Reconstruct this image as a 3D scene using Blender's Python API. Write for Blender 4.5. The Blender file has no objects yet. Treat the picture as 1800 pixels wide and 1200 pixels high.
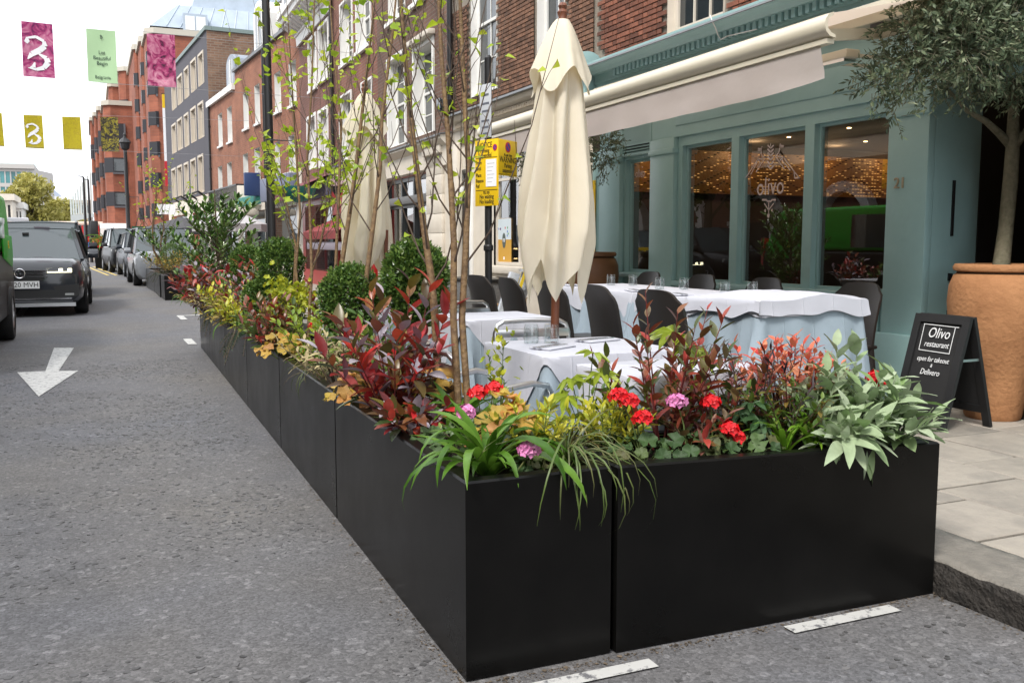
import bpy, bmesh, math, random
from mathutils import Vector, Matrix, Euler, noise as mnoise
random.seed(7)
R = math.radians
SC = bpy.context.scene
COL = SC.collection
# ------------------------------------------------------------------ camera
F_PX, HC = 1650.0, 1.2
PITCH, YAW = math.atan(172/1650), math.atan(736/math.hypot(1650, 172))
cd = bpy.data.cameras.new('camera'); cam = bpy.data.objects.new('camera', cd); COL.objects.link(cam)
cd.sensor_width = 36; cd.lens = F_PX*36/1800; cd.clip_end = 3000; cd.clip_start = .05
cam.location = (0, 0, HC); cam.rotation_euler = (math.pi/2-PITCH, 0, -YAW)
SC.camera = cam
# ------------------------------------------------------------------ sky and sun (bright overcast)
SUN_EL, SUN_AZ = 52, 235          # azimuth of the sun, degrees clockwise from +Y
w = bpy.data.worlds.new('World'); SC.world = w; w.use_nodes = True
nt = w.node_tree; bg = nt.nodes['Background']
sky = nt.nodes.new('ShaderNodeTexSky'); sky.sky_type = 'NISHITA'; sky.sun_disc = False
sky.sun_elevation = R(SUN_EL); sky.sun_rotation = R(SUN_AZ); sky.air_density = 1.0; sky.dust_density = 3.0
hs = nt.nodes.new('ShaderNodeHueSaturation'); hs.inputs['Saturation'].default_value = .22
nt.links.new(sky.outputs[0], hs.inputs['Color'])
mxw = nt.nodes.new('ShaderNodeMix'); mxw.data_type = 'RGBA'; mxw.inputs['Factor'].default_value = .72
nt.links.new(hs.outputs[0], mxw.inputs['A']); mxw.inputs['B'].default_value = (8.6, 8.9, 9.4, 1)   # the cloud sheet
nt.links.new(mxw.outputs['Result'], bg.inputs['Color']); bg.inputs['Strength'].default_value = .11
sd = bpy.data.lights.new('sun', 'SUN'); sun = bpy.data.objects.new('sun', sd); COL.objects.link(sun)
sd.energy = 1.5; sd.angle = R(14); sd.color = (1, .95, .88)
az = R(SUN_AZ)
sv = Vector((math.sin(az)*math.cos(R(SUN_EL)), math.cos(az)*math.cos(R(SUN_EL)), math.sin(R(SUN_EL))))
sun.rotation_euler = sv.to_track_quat('Z', 'Y').to_euler(); sun.location = (0, 0, 30)
SC.view_settings.view_transform = 'Standard'; SC.view_settings.look = 'None'
SC.view_settings.exposure = 1.24; SC.view_settings.gamma = 1
SC.render.resolution_x, SC.render.resolution_y = 1024, 682
# ------------------------------------------------------------------ survey: sight lines of the camera, used to measure the place
_fw = Vector((math.sin(YAW)*math.cos(PITCH), math.cos(YAW)*math.cos(PITCH), -math.sin(PITCH)))
_rt = Vector((math.cos(YAW), -math.sin(YAW), 0)); _up = _rt.cross(_fw); _C = Vector((0, 0, HC))
def ray(x, y): return _fw + _rt*((x-900)/F_PX) - _up*((y-600)/F_PX)
def gz(x, y, z=0.): d = ray(x, y); return _C + d*((z-HC)/d.z)
def gx(x, y, X): d = ray(x, y); return _C + d*(X/d.x)
def gy(x, y, Y): d = ray(x, y); return _C + d*(Y/d.y)
def gd(x, y, dep): return _C + ray(x, y)*dep
# ------------------------------------------------------------------ mesh helpers
class MB:
    def __init__(s): s.v = []; s.f = []; s.m = []; s.mi = 0
    def add(s, vs, fs):
        o = len(s.v); s.v += [tuple(p) for p in vs]
        for f in fs: s.f.append([i+o for i in f]); s.m.append(s.mi)
        return s
    def quad(s, *p): return s.add(p, [list(range(len(p)))])
    def box(s, x0, x1, y0, y1, z0, z1, T=None):
        vs = [Vector((x, y, z)) for z in (z0, z1) for y in (y0, y1) for x in (x0, x1)]
        if T is not None: vs = [T @ p for p in vs]
        return s.add(vs, [[0,2,3,1],[4,5,7,6],[0,1,5,4],[2,6,7,3],[0,4,6,2],[1,3,7,5]])
    def bar(s, a, b, w, h=None, up=(0,0,1)):
        a, b = Vector(a), Vector(b); h = h or w; d = (b-a).normalized(); u = Vector(up)
        if abs(d.dot(u)) > .98: u = Vector((1,0,0))
        x = d.cross(u).normalized(); y = x.cross(d)
        vs = [p+x*(w/2*i)+y*(h/2*j) for p in (a, b) for i, j in ((-1,-1),(1,-1),(1,1),(-1,1))]
        return s.add(vs, [[3,2,1,0],[4,5,6,7],[0,1,5,4],[1,2,6,5],[2,3,7,6],[3,0,4,7]])
    def tube(s, pts, rad, n=8, cap=True):
        pts = [Vector(p) for p in pts]
        if not isinstance(rad, (list, tuple)): rad = [rad]*len(pts)
        rings = []; u = None
        for i, p in enumerate(pts):
            d = (pts[min(i+1, len(pts)-1)]-pts[max(i-1, 0)])
            d = d.normalized() if d.length > 1e-9 else Vector((0,0,1))
            if u is None:
                u = d.cross(Vector((0,0,1)));  u = u if u.length > .05 else d.cross(Vector((1,0,0)))
            u = (u - d*u.dot(d)).normalized(); v = d.cross(u)
            rings.append([p+(u*math.cos(t)+v*math.sin(t))*rad[i] for t in [2*math.pi*k/n for k in range(n)]])
        vs = [q for r in rings for q in r]; fs = []
        for i in range(len(pts)-1):
            for k in range(n): fs.append([i*n+k, i*n+(k+1)%n, (i+1)*n+(k+1)%n, (i+1)*n+k])
        if cap: fs.append(list(range(n))[::-1]); fs.append([(len(pts)-1)*n+k for k in range(n)])
        return s.add(vs, fs)
    def lathe(s, prof, n=24, c=(0,0,0)):
        vs = []; fs = []
        for r, z in prof: vs += [(c[0]+r*math.cos(2*math.pi*k/n), c[1]+r*math.sin(2*math.pi*k/n), c[2]+z) for k in range(n)]
        for i in range(len(prof)-1):
            for k in range(n): fs.append([i*n+k, i*n+(k+1)%n, (i+1)*n+(k+1)%n, (i+1)*n+k])
        if prof[0][0] > 1e-5: fs.append(list(range(n))[::-1])
        if prof[-1][0] > 1e-5: fs.append([(len(prof)-1)*n+k for k in range(n)])
        return s.add(vs, fs)
    def prism(s, poly, a, b, axis=1):
        # poly: 2D outline; extruded from a to b along axis (0 x, 1 y, 2 z)
        def P(u, v, t): return {0: (t, u, v), 1: (u, t, v), 2: (u, v, t)}[axis]
        n = len(poly); vs = [P(u, v, a) for u, v in poly]+[P(u, v, b) for u, v in poly]
        return s.add(vs, [list(range(n))[::-1], [n+i for i in range(n)]]+[[i, (i+1)%n, n+(i+1)%n, n+i] for i in range(n)])
    def grid(s, fn, nu, nv, closed=False):
        vs = [fn(i/nu, j/nv) for j in range(nv+1) for i in range(nu+(0 if closed else 1))]
        W = nu if closed else nu+1
        fs = [[j*W+i, j*W+(i+1)%W, (j+1)*W+(i+1)%W, (j+1)*W+i] for j in range(nv) for i in range(nu)]
        return s.add(vs, fs)
    def walls(s, s0, s1, z0, z1, holes, y=0.):
        us = sorted({s0, s1, *[h[0] for h in holes], *[h[1] for h in holes]}); zs = sorted({z0, z1, *[h[2] for h in holes], *[h[3] for h in holes]})
        us = [u for u in us if s0-1e-6 <= u <= s1+1e-6]; zs = [z for z in zs if z0-1e-6 <= z <= z1+1e-6]
        for a, b in zip(us, us[1:]):
            for c, d in zip(zs, zs[1:]):
                mu, mz = (a+b)/2, (c+d)/2
                if any(h[0] < mu < h[1] and h[2] < mz < h[3] for h in holes): continue
                s.quad((a,y,c), (a,y,d), (b,y,d), (b,y,c))
        return s
    def mesh(s, name, mats, smooth=False):
        me = bpy.data.meshes.new(name); me.from_pydata(s.v, [], s.f)
        if not isinstance(mats, (list, tuple)): mats = [mats]
        for m in mats: me.materials.append(m)
        if len(mats) > 1: me.polygons.foreach_set('material_index', s.m)
        if smooth: me.polygons.foreach_set('use_smooth', [True]*len(me.polygons))
        me.update(); return me
    def build(s, name, mats, parent=None, smooth=False, bevel=0, loc=None, seg=2):
        me = s.mesh(name, mats, smooth)
        if bevel:
            bm = bmesh.new(); bm.from_mesh(me); bmesh.ops.remove_doubles(bm, verts=bm.verts, dist=1e-5)
            bmesh.ops.recalc_face_normals(bm, faces=bm.faces)
            es = [e for e in bm.edges if len(e.link_faces) == 2 and e.calc_face_angle(0) > .5]
            bmesh.ops.bevel(bm, geom=es, offset=bevel, segments=seg, affect='EDGES', profile=.5, clamp_overlap=True)
            for f in bm.faces: f.smooth = True
            bm.to_mesh(me); bm.free()
            try: me.set_sharp_from_angle(angle=R(40))
            except Exception: pass
        elif smooth:
            try: me.set_sharp_from_angle(angle=R(50))
            except Exception: pass
        return ob(name, me, parent, loc=loc)
def ob(name, me, parent=None, M4=None, loc=None):
    o = bpy.data.objects.new(name, me); COL.objects.link(o)
    if parent is not None: o.parent = parent
    if M4 is not None: o.matrix_basis = M4
    if loc is not None: o.location = loc
    return o
def tag(o, label, cat, group=None):
    o['label'] = label; o['category'] = cat
    if group: o['group'] = group
    return o
def thing(name, label, cat, loc=(0,0,0), rz=0., group=None):
    o = ob(name, None); o.location = loc; o.rotation_euler = (0, 0, rz); o.empty_display_size = .1
    return tag(o, label, cat, group)
def struct(o): o['kind'] = 'structure'; return o
def stuff(o): o['kind'] = 'stuff'; return o
def copy_tree(o, parent=None):
    c = o.copy(); COL.objects.link(c); c.parent = parent
    for ch in list(o.children): copy_tree(ch, c)
    return c
def text(name, body, size, m, parent, M4, align='CENTER', ext=.001, sx=1., shear=0., space=1.):
    cu = bpy.data.curves.new(name, 'FONT'); cu.body = body; cu.size = size; cu.align_x = align; cu.align_y = 'CENTER'
    cu.extrude = ext; cu.shear = shear; cu.space_character = space; cu.resolution_u = 3; cu.space_line = .95
    t = bpy.data.objects.new(name, cu); COL.objects.link(t)
    bpy.context.view_layer.update()
    me = bpy.data.meshes.new_from_object(t.evaluated_get(bpy.context.evaluated_depsgraph_get()))
    COL.objects.unlink(t); bpy.data.objects.remove(t)
    me.materials.clear(); me.materials.append(m)
    return ob(name, me, parent, M4 @ Matrix.Diagonal((sx, 1, 1, 1)))
def frame(o, x, y, z):      # matrix from origin and axes
    x, y, z = Vector(x).normalized(), Vector(y).normalized(), Vector(z).normalized()
    return Matrix(((x.x, y.x, z.x, o[0]), (x.y, y.y, z.y, o[1]), (x.z, y.z, z.z, o[2]), (0,0,0,1)))
# ------------------------------------------------------------------ materials
def nodes(name):
    m = bpy.data.materials.new(name); m.use_nodes = True; t = m.node_tree; b = t.nodes['Principled BSDF']
    return m, t, b, t.nodes.new, t.links.new
def rgba(c): return (c[0], c[1], c[2], 1)
def mat(name, c, r=.6, metal=0., var=0., vs=6., c2=None, bump=0., bs=60., obj=0., coat=0., spec=.5, island=0., streak=False, rvar=0.):
    m, t, b, N, L = nodes(name)
    b.inputs['Roughness'].default_value = r; b.inputs['Metallic'].default_value = metal
    b.inputs['Coat Weight'].default_value = coat; b.inputs['Coat Roughness'].default_value = .06
    b.inputs['Specular IOR Level'].default_value = spec
    tc = N('ShaderNodeTexCoord'); out = None
    b.inputs['Base Color'].default_value = rgba(c)
    if var:
        mp = N('ShaderNodeMapping'); L(tc.outputs['Object'], mp.inputs[0])
        if streak: mp.inputs['Scale'].default_value = (1, 1, .12)
        n = N('ShaderNodeTexNoise'); n.inputs['Scale'].default_value = vs; n.inputs['Detail'].default_value = 6; n.inputs['Roughness'].default_value = .65
        L(mp.outputs[0], n.inputs['Vector'])
        mr = N('ShaderNodeMapRange'); mr.inputs['From Min'].default_value = .3; mr.inputs['From Max'].default_value = .7
        L(n.outputs['Fac'], mr.inputs['Value'])
        mx = N('ShaderNodeMix'); mx.data_type = 'RGBA'; mx.inputs['A'].default_value = rgba(c)
        mx.inputs['B'].default_value = rgba(c2 if c2 else [k*(1-var) for k in c]); L(mr.outputs[0], mx.inputs['Factor'])
        out = mx.outputs['Result']; L(out, b.inputs['Base Color'])
        if rvar:
            m2 = N('ShaderNodeMapRange'); m2.inputs['To Min'].default_value = r-rvar; m2.inputs['To Max'].default_value = r+rvar
            L(n.outputs['Fac'], m2.inputs['Value']); L(m2.outputs[0], b.inputs['Roughness'])
    if obj or island:
        if obj: oi = N('ShaderNodeObjectInfo'); src = oi.outputs['Random']
        else: oi = N('ShaderNodeNewGeometry'); src = oi.outputs['Random Per Island']
        a = obj or island
        mr = N('ShaderNodeMapRange'); mr.inputs['To Min'].default_value = 1-a; mr.inputs['To Max'].default_value = 1+a
        L(src, mr.inputs['Value'])
        hs = N('ShaderNodeHueSaturation'); L(mr.outputs[0], hs.inputs['Value'])
        if out: L(out, hs.inputs['Color'])
        else: hs.inputs['Color'].default_value = rgba(c)
        L(hs.outputs[0], b.inputs['Base Color'])
    if bump:
        n2 = N('ShaderNodeTexNoise'); n2.inputs['Scale'].default_value = bs; n2.inputs['Detail'].default_value = 5; L(tc.outputs['Object'], n2.inputs['Vector'])
        bp = N('ShaderNodeBump'); bp.inputs['Strength'].default_value = bump; bp.inputs['Distance'].default_value = .02
        L(n2.outputs['Fac'], bp.inputs['Height']); L(bp.outputs[0], b.inputs['Normal'])
    return m
def leafmat(name, cols, trans=.35, rough=.45, island=False, spec=.4):
    m, t, b, N, L = nodes(name)
    if island: g = N('ShaderNodeNewGeometry'); src = g.outputs['Random Per Island']
    else: g = N('ShaderNodeObjectInfo'); src = g.outputs['Random']
    cr = N('ShaderNodeValToRGB'); e = cr.color_ramp.elements
    cr.color_ramp.interpolation = 'LINEAR'
    for i, c in enumerate(cols):
        p = i/(len(cols)-1) if len(cols) > 1 else 0
        el = e[i] if i < 2 else e.new(p)
        el.position = p; el.color = rgba(c)
    L(src, cr.inputs['Fac'])
    tc = N('ShaderNodeTexCoord'); n = N('ShaderNodeTexNoise'); n.inputs['Scale'].default_value = 30; L(tc.outputs['Object'], n.inputs['Vector'])
    mr = N('ShaderNodeMapRange'); mr.inputs['To Min'].default_value = .7; mr.inputs['To Max'].default_value = 1.3; L(n.outputs['Fac'], mr.inputs['Value'])
    hs = N('ShaderNodeHueSaturation'); L(cr.outputs[0], hs.inputs['Color']); L(mr.outputs[0], hs.inputs['Value'])
    L(hs.outputs[0], b.inputs['Base Color']); b.inputs['Roughness'].default_value = rough; b.inputs['Specular IOR Level'].default_value = spec
    if trans:
        tr = N('ShaderNodeBsdfTranslucent'); L(hs.outputs[0], tr.inputs['Color'])
        ms = N('ShaderNodeMixShader'); ms.inputs[0].default_value = trans
        L(b.outputs[0], ms.inputs[1]); L(tr.outputs[0], ms.inputs[2]); L(ms.outputs[0], t.nodes['Material Output'].inputs['Surface'])
    return m
def brickmat(name, c1, c2, mortar, scale=1., ms=.012, bw=.225, rh=.075, bias=0.):
    m, t, b, N, L = nodes(name)
    tc = N('ShaderNodeTexCoord'); sp = N('ShaderNodeSeparateXYZ'); L(tc.outputs['Object'], sp.inputs[0])
    ad = N('ShaderNodeMath'); ad.operation = 'ADD'; L(sp.outputs['X'], ad.inputs[0]); L(sp.outputs['Y'], ad.inputs[1])
    cb = N('ShaderNodeCombineXYZ'); L(ad.outputs[0], cb.inputs['X']); L(sp.outputs['Z'], cb.inputs['Y'])
    br = N('ShaderNodeTexBrick'); L(cb.outputs[0], br.inputs['Vector']); br.inputs['Scale'].default_value = scale
    br.inputs['Brick Width'].default_value = bw; br.inputs['Row Height'].default_value = rh; br.inputs['Mortar Size'].default_value = ms
    br.inputs['Mortar Smooth'].default_value = .2; br.inputs['Bias'].default_value = bias
    br.inputs['Color1'].default_value = rgba(c1); br.inputs['Color2'].default_value = rgba(c2); br.inputs['Mortar'].default_value = rgba(mortar)
    n = N('ShaderNodeTexNoise'); n.inputs['Scale'].default_value = .9; n.inputs['Detail'].default_value = 8; n.inputs['Roughness'].default_value = .7; L(tc.outputs['Object'], n.inputs['Vector'])
    mr = N('ShaderNodeMapRange'); mr.inputs['From Min'].default_value = .3; mr.inputs['From Max'].default_value = .7; mr.inputs['To Min'].default_value = .62; mr.inputs['To Max'].default_value = 1.25; L(n.outputs['Fac'], mr.inputs['Value'])
    hs = N('ShaderNodeHueSaturation'); L(br.outputs['Color'], hs.inputs['Color']); L(mr.outputs[0], hs.inputs['Value'])
    L(hs.outputs[0], b.inputs['Base Color']); b.inputs['Roughness'].default_value = .9
    bp = N('ShaderNodeBump'); bp.inputs['Strength'].default_value = .6; bp.inputs['Distance'].default_value = .01; bp.invert = True
    L(br.outputs['Fac'], bp.inputs['Height']); L(bp.outputs[0], b.inputs['Normal'])
    return m
def glassmat(name, ior=1.75, tint=(.82,.86,.86), rough=0.):
    m, t, b, N, L = nodes(name); t.nodes.remove(b)
    tr = N('ShaderNodeBsdfTransparent'); tr.inputs[0].default_value = rgba(tint)
    gl = N('ShaderNodeBsdfGlossy'); gl.inputs['Roughness'].default_value = rough; gl.inputs['Color'].default_value = (1,1,1,1)
    lw = N('ShaderNodeLayerWeight'); lw.inputs['Blend'].default_value = .5; pw = N('ShaderNodeMath'); pw.operation = 'POWER'; L(lw.outputs['Facing'], pw.inputs[0]); pw.inputs[1].default_value = 3.2
    f0 = ((ior-1)/(ior+1))**2*1.9; fr = N('ShaderNodeMapRange'); fr.inputs['To Min'].default_value = f0; fr.inputs['To Max'].default_value = 1.; L(pw.outputs[0], fr.inputs['Value'])
    tc = N('ShaderNodeTexCoord'); n = N('ShaderNodeTexNoise'); n.inputs['Scale'].default_value = 1.2; L(tc.outputs['Object'], n.inputs['Vector'])
    bp = N('ShaderNodeBump'); bp.inputs['Strength'].default_value = .03; bp.inputs['Distance'].default_value = .02; L(n.outputs['Fac'], bp.inputs['Height']); L(bp.outputs[0], gl.inputs['Normal'])
    ms = N('ShaderNodeMixShader'); L(fr.outputs[0], ms.inputs[0]); L(tr.outputs[0], ms.inputs[1]); L(gl.outputs[0], ms.inputs[2])
    L(ms.outputs[0], t.nodes['Material Output'].inputs['Surface']); return m
def clothmat(name, c, trans):
    m, t, b, N, L = nodes(name); b.inputs['Base Color'].default_value = rgba(c); b.inputs['Roughness'].default_value = .9; b.inputs['Specular IOR Level'].default_value = .15
    tr = N('ShaderNodeBsdfTranslucent'); tr.inputs['Color'].default_value = rgba((c[0], c[1]*.93, c[2]*.78)); ms = N('ShaderNodeMixShader'); ms.inputs[0].default_value = trans
    tc = N('ShaderNodeTexCoord'); n = N('ShaderNodeTexNoise'); n.inputs['Scale'].default_value = 7; n.inputs['Detail'].default_value = 4; L(tc.outputs['Object'], n.inputs['Vector']); bp = N('ShaderNodeBump'); bp.inputs['Strength'].default_value = .25; bp.inputs['Distance'].default_value = .03; L(n.outputs['Fac'], bp.inputs['Height']); L(bp.outputs[0], b.inputs['Normal'])
    L(b.outputs[0], ms.inputs[1]); L(tr.outputs[0], ms.inputs[2]); L(ms.outputs[0], t.nodes['Material Output'].inputs['Surface']); return m
def emat(name, c, s):
    m, t, b, N, L = nodes(name); b.inputs['Base Color'].default_value = rgba(c)
    b.inputs['Emission Color'].default_value = rgba(c); b.inputs['Emission Strength'].default_value = s; return m
m_white = mat('white_paint', (.78,.77,.74), .45, var=.12, vs=3)
m_cream = mat('cream_stucco', (.66,.60,.51), .6, var=.16, vs=2.5, bump=.05)
m_teal = mat('teal_paint', (.315,.49,.488), .42, var=.2, vs=1.6, bump=.05, bs=25, rvar=.08, c2=(.26,.42,.42))
m_black = mat('black_iron', (.012,.012,.013), .4)
m_lead = mat('lead_flashing', (.16,.17,.18), .55, var=.3, vs=8)
m_dark = mat('dark_joinery', (.015,.017,.018), .35)
m_pane = mat('window_glass_dark', (.03,.04,.045), .03, var=.5, vs=1.5, spec=1.0)
m_glass = glassmat('shop_glass')
m_int = mat('dark_interior', (.03,.026,.022), .8)
m_steel = mat('brushed_aluminium', (.72,.73,.74), .28, metal=1., var=.1, vs=20)
m_brass = mat('brass', (.52,.36,.17), .35, metal=1.)
m_rubber = mat('tyre_rubber', (.012,.012,.012), .75, bump=.2, bs=90)
m_paper = mat('white_paper', (.8,.81,.84), .7)
m_ink = mat('black_print', (.012,.012,.012), .6)
m_yellow = mat('yellow_sign', (.80,.52,.012), .4, var=.06)
# ================================================================== ground
def asphalt():
    m, t, b, N, L = nodes('asphalt'); tc = N('ShaderNodeTexCoord')
    def noise(sc, det=5, rough=.6): n = N('ShaderNodeTexNoise'); n.inputs['Scale'].default_value = sc; n.inputs['Detail'].default_value = det; n.inputs['Roughness'].default_value = rough; L(tc.outputs['Object'], n.inputs['Vector']); return n
    def rng(o, a, b_, c, d): r = N('ShaderNodeMapRange'); r.inputs['From Min'].default_value = a; r.inputs['From Max'].default_value = b_; r.inputs['To Min'].default_value = c; r.inputs['To Max'].default_value = d; L(o, r.inputs['Value']); return r.outputs[0]
    def mul(p, q): k = N('ShaderNodeMath'); k.operation = 'MULTIPLY'; L(p, k.inputs[0]); L(q, k.inputs[1]); return k.outputs[0]
    v = N('ShaderNodeTexVoronoi'); v.inputs['Scale'].default_value = 120; L(tc.outputs['Object'], v.inputs['Vector'])
    v2 = N('ShaderNodeTexVoronoi'); v2.inputs['Scale'].default_value = 46; L(tc.outputs['Object'], v2.inputs['Vector'])
    big, mid, fine = noise(.33, 4), noise(2.4, 7, .7), noise(420, 3)
    warm = N('ShaderNodeMix'); warm.data_type = 'RGBA'; warm.inputs['A'].default_value = (.112,.114,.125,1); warm.inputs['B'].default_value = (.128,.122,.117,1); L(rng(big.outputs['Fac'], .38, .62, 0, 1), warm.inputs['Factor'])
    sep = N('ShaderNodeSeparateColor'); L(v.outputs['Color'], sep.inputs[0]); sep2 = N('ShaderNodeSeparateColor'); L(v2.outputs['Color'], sep2.inputs[0])
    val = mul(mul(rng(sep.outputs[0], 0, 1, .72, 1.30), rng(mid.outputs['Fac'], .3, .7, .87, 1.12)), mul(rng(fine.outputs['Fac'], .25, .75, .70, 1.3), rng(sep2.outputs[0], .86, 1., 1., 1.55)))
    hs = N('ShaderNodeHueSaturation'); L(warm.outputs['Result'], hs.inputs['Color']); L(val, hs.inputs['Value']); L(hs.outputs[0], b.inputs['Base Color'])
    b.inputs['Roughness'].default_value = .8; b.inputs['Specular IOR Level'].default_value = .35
    bp = N('ShaderNodeBump'); bp.inputs['Strength'].default_value = .35; bp.inputs['Distance'].default_value = .004; L(v.outputs['Distance'], bp.inputs['Height']); bp.invert = True
    b2 = N('ShaderNodeBump'); b2.inputs['Strength'].default_value = .35; b2.inputs['Distance'].default_value = .003; L(fine.outputs['Fac'], b2.inputs['Height']); L(bp.outputs[0], b2.inputs['Normal'])
    L(b2.outputs[0], b.inputs['Normal']); return m
m_asph = asphalt()
m_ground = mat('far_ground', (.16,.155,.15), .9, var=.2, vs=.1)
def worn_paint(name, c, hole=(.14,.14,.15), th=.36):
    m, t, b, N, L = nodes(name); tc = N('ShaderNodeTexCoord')
    n = N('ShaderNodeTexNoise'); n.inputs['Scale'].default_value = 22; n.inputs['Detail'].default_value = 9; n.inputs['Roughness'].default_value = .75; L(tc.outputs['Object'], n.inputs['Vector'])
    mr = N('ShaderNodeMapRange'); mr.inputs['From Min'].default_value = th; mr.inputs['From Max'].default_value = th+.07; L(n.outputs['Fac'], mr.inputs['Value'])
    mx = N('ShaderNodeMix'); mx.data_type = 'RGBA'; mx.inputs['A'].default_value = rgba(hole); mx.inputs['B'].default_value = rgba(c); L(mr.outputs[0], mx.inputs['Factor'])
    L(mx.outputs['Result'], b.inputs['Base Color']); b.inputs['Roughness'].default_value = .7; return m
m_line = worn_paint('worn_white_road_paint', (.50,.50,.485), th=.40); m_yline = worn_paint('worn_yellow_road_paint', (.6,.45,.12))
struct(MB().quad((-900,-300,-.03), (900,-300,-.03), (900,1500,-.03), (-900,1500,-.03)).build('ground', m_ground))
WALL = [(5.106,-8), (5.106,13.8), (5.446,26.89), (3.837,52.85), (-.3,98.8), (-1.2,108)]
def off(i, d):
    p = [Vector(q) for q in WALL]
    a = (p[i]-p[i-1]).normalized() if i else (p[1]-p[0]).normalized()
    b = (p[i+1]-p[i]).normalized() if i < len(p)-1 else a
    t = (a+b).normalized(); n = Vector((-t.y, t.x)); return p[i]+n*d
mb = MB()
for i in range(len(WALL)-1):
    a, b = off(i, 2.51), off(i+1, 2.51); mb.quad((-22,a.y,0), (a.x,a.y,0), (b.x,b.y,0), (-22,b.y,0))
mb.quad((-60,-8,-.004), (-22,-8,-.004), (-22,108,-.004), (-60,108,-.004))
mb.quad((-60,108,0), (60,108,0), (60,135,0), (-60,135,0))
struct(mb.build('road', m_asph))
# loose flaky chippings worn out of the near road surface
mb = MB(); rr = random.Random(3)
m_chip = mat('stone_chippings', (.128,.126,.128), .75, island=.5, var=.25, vs=9)
n = 0
while n < 15000:
    t = rr.random()**1.6; y = .9+t*9.5; x = rr.uniform(-3.4, .84) if rr.random() < .8 or y > 2.2 else rr.uniform(.84, 2.5)
    if x > .84 and y > 2.15: continue
    if mnoise.noise((x*1.1, y*1.1, 3.)) + .35 < rr.random()*.9: continue
    n += 1; L_ = rr.uniform(.006, .019); a = rr.uniform(0, 6.28); k = rr.choice((4,5,5,6)); tilt = rr.uniform(-.0025, .0025); h = rr.uniform(.0007, .0026)
    top = []
    for i in range(k):
        an = a+i*6.283/k+rr.uniform(-.3,.3); q = L_*rr.uniform(.6,1.05)
        top.append((x+math.cos(an)*q, y+math.sin(an)*q*.75, h+tilt*math.cos(an)))
    o = len(mb.v); mb.v += top+[(p[0], p[1], -.002) for p in top]
    mb.f.append([o+i for i in range(k)]); mb.m.append(0)
    for i in range(k): mb.f.append([o+i, o+k+i, o+k+(i+1)%k, o+(i+1)%k]); mb.m.append(0)
o = stuff(mb.build('road_chippings', m_chip)); tag(o, 'loose flaky grey stone chippings worn into the near road surface', 'chippings')
# painted markings
def paint(name, pts, label, m=None, z=.006, cat='road marking'):
    o = MB().quad(*[(p[0], p[1], z) for p in pts]).build(name, m or m_line); struct(o); return o
def paintbox(name, x0, x1, y0, y1, m=None): return paint(name, [(x0,y0),(x1,y0),(x1,y1),(x0,y1)], '', m)
ap = [gz(*p) for p in ((68,698),(30,655),(80,653),(95,612),(130,612),(103,653),(138,652))]
mb = MB(); mb.add([(p.x, p.y, .006) for p in ap], [[0,6,5,2,1], [2,5,4,3]]); struct(mb.build('road_arrow_marking', m_line))
paintbox('bay_line_marking', .93, 1.42, 2.17, 2.225); paintbox('bay_line_marking', 1.93, 2.37, 2.195, 2.25)
p0, p1 = gz(33,556), gz(50,528); paint('lane_line_marking', [(p0.x-.06,p0.y),(p0.x+.06,p0.y),(p1.x+.06,p1.y+2),(p1.x-.06,p1.y+2)], '')
q = gz(311,556); paintbox('bay_line_marking', q.x, q.x+.55, q.y, q.y+.14); paintbox('bay_line_marking', q.x, q.x+.1, q.y-.8, q.y)
q = gz(333,600); paintbox('bay_line_marking', q.x-.05, q.x+.05, q.y-.4, q.y+.3)
for dx in (0, .28):
    q = gz(205,480); paint('yellow_line_marking', [(q.x+dx-.4,q.y-3),(q.x+dx-.3,q.y-3),(q.x+dx-1.1,q.y+12),(q.x+dx-1.2,q.y+12)], '', m_yline)
# kerb of rough granite stones
m_kerb = mat('granite_kerb', (.24,.22,.19), .85, var=.5, vs=14, c2=(.14,.13,.115), bump=.5, bs=70, obj=.15); m_kface = mat('tarry_kerb_face', (.055,.048,.042), .8, var=.6, vs=22, c2=(.02,.018,.016), bump=.8, bs=60)
kerb = struct(ob('kerb', None)); kerb.location = (0,0,0)
def kerb_mesh(seed):
    mb = MB(); L_ = .9
    def P(u, v):
        # v runs up the street face, round the arris and over the top
        x = u*L_+.004*(1-2*u)
        prof = [(.0,-.02),(.0,.04),(-.002,.085),(.002,.114),(.012,.1205),(.10,.122),(.295,.121),(.298,-.02)]
        t = v*(len(prof)-1); i = min(int(t), len(prof)-2); f = t-i
        d = prof[i][0]*(1-f)+prof[i+1][0]*f; z = prof[i][1]*(1-f)+prof[i+1][1]*f
        nz = mnoise.noise((x*9+seed*7, d*14, z*16)) + .5*mnoise.noise((x*24+seed*3, d*30, z*34))
        k = .016 if v < .55 else .0025
        return (d+nz*k*(1 if v < .5 else 0), x, z+nz*k*.5)
    mb.grid(P, 26, 21); mb.m = [1 if (k//26) < 9 else 0 for k in range(len(mb.f))]; return mb.mesh('kerb_stone', [m_kerb, m_kface], True)
kms = [kerb_mesh(i) for i in range(3)]
for i in range(15): o = ob('kerb_stone', kms[i%3], kerb); o.location = (2.6, -.1+i*.905, 0)
mb = MB()
for i in range(1, len(WALL)-1):
    a, b, c, d = off(i,2.5), off(i+1,2.5), off(i+1,2.2), off(i,2.2)
    mb.add([(a.x,a.y,-.02),(b.x,b.y,-.02),(b.x,b.y,.121),(a.x,a.y,.121),(c.x,c.y,.121),(d.x,d.y,.121)], [[0,1,2,3],[3,2,4,5]])
struct(mb.build('far_kerb', m_kerb))
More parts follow.
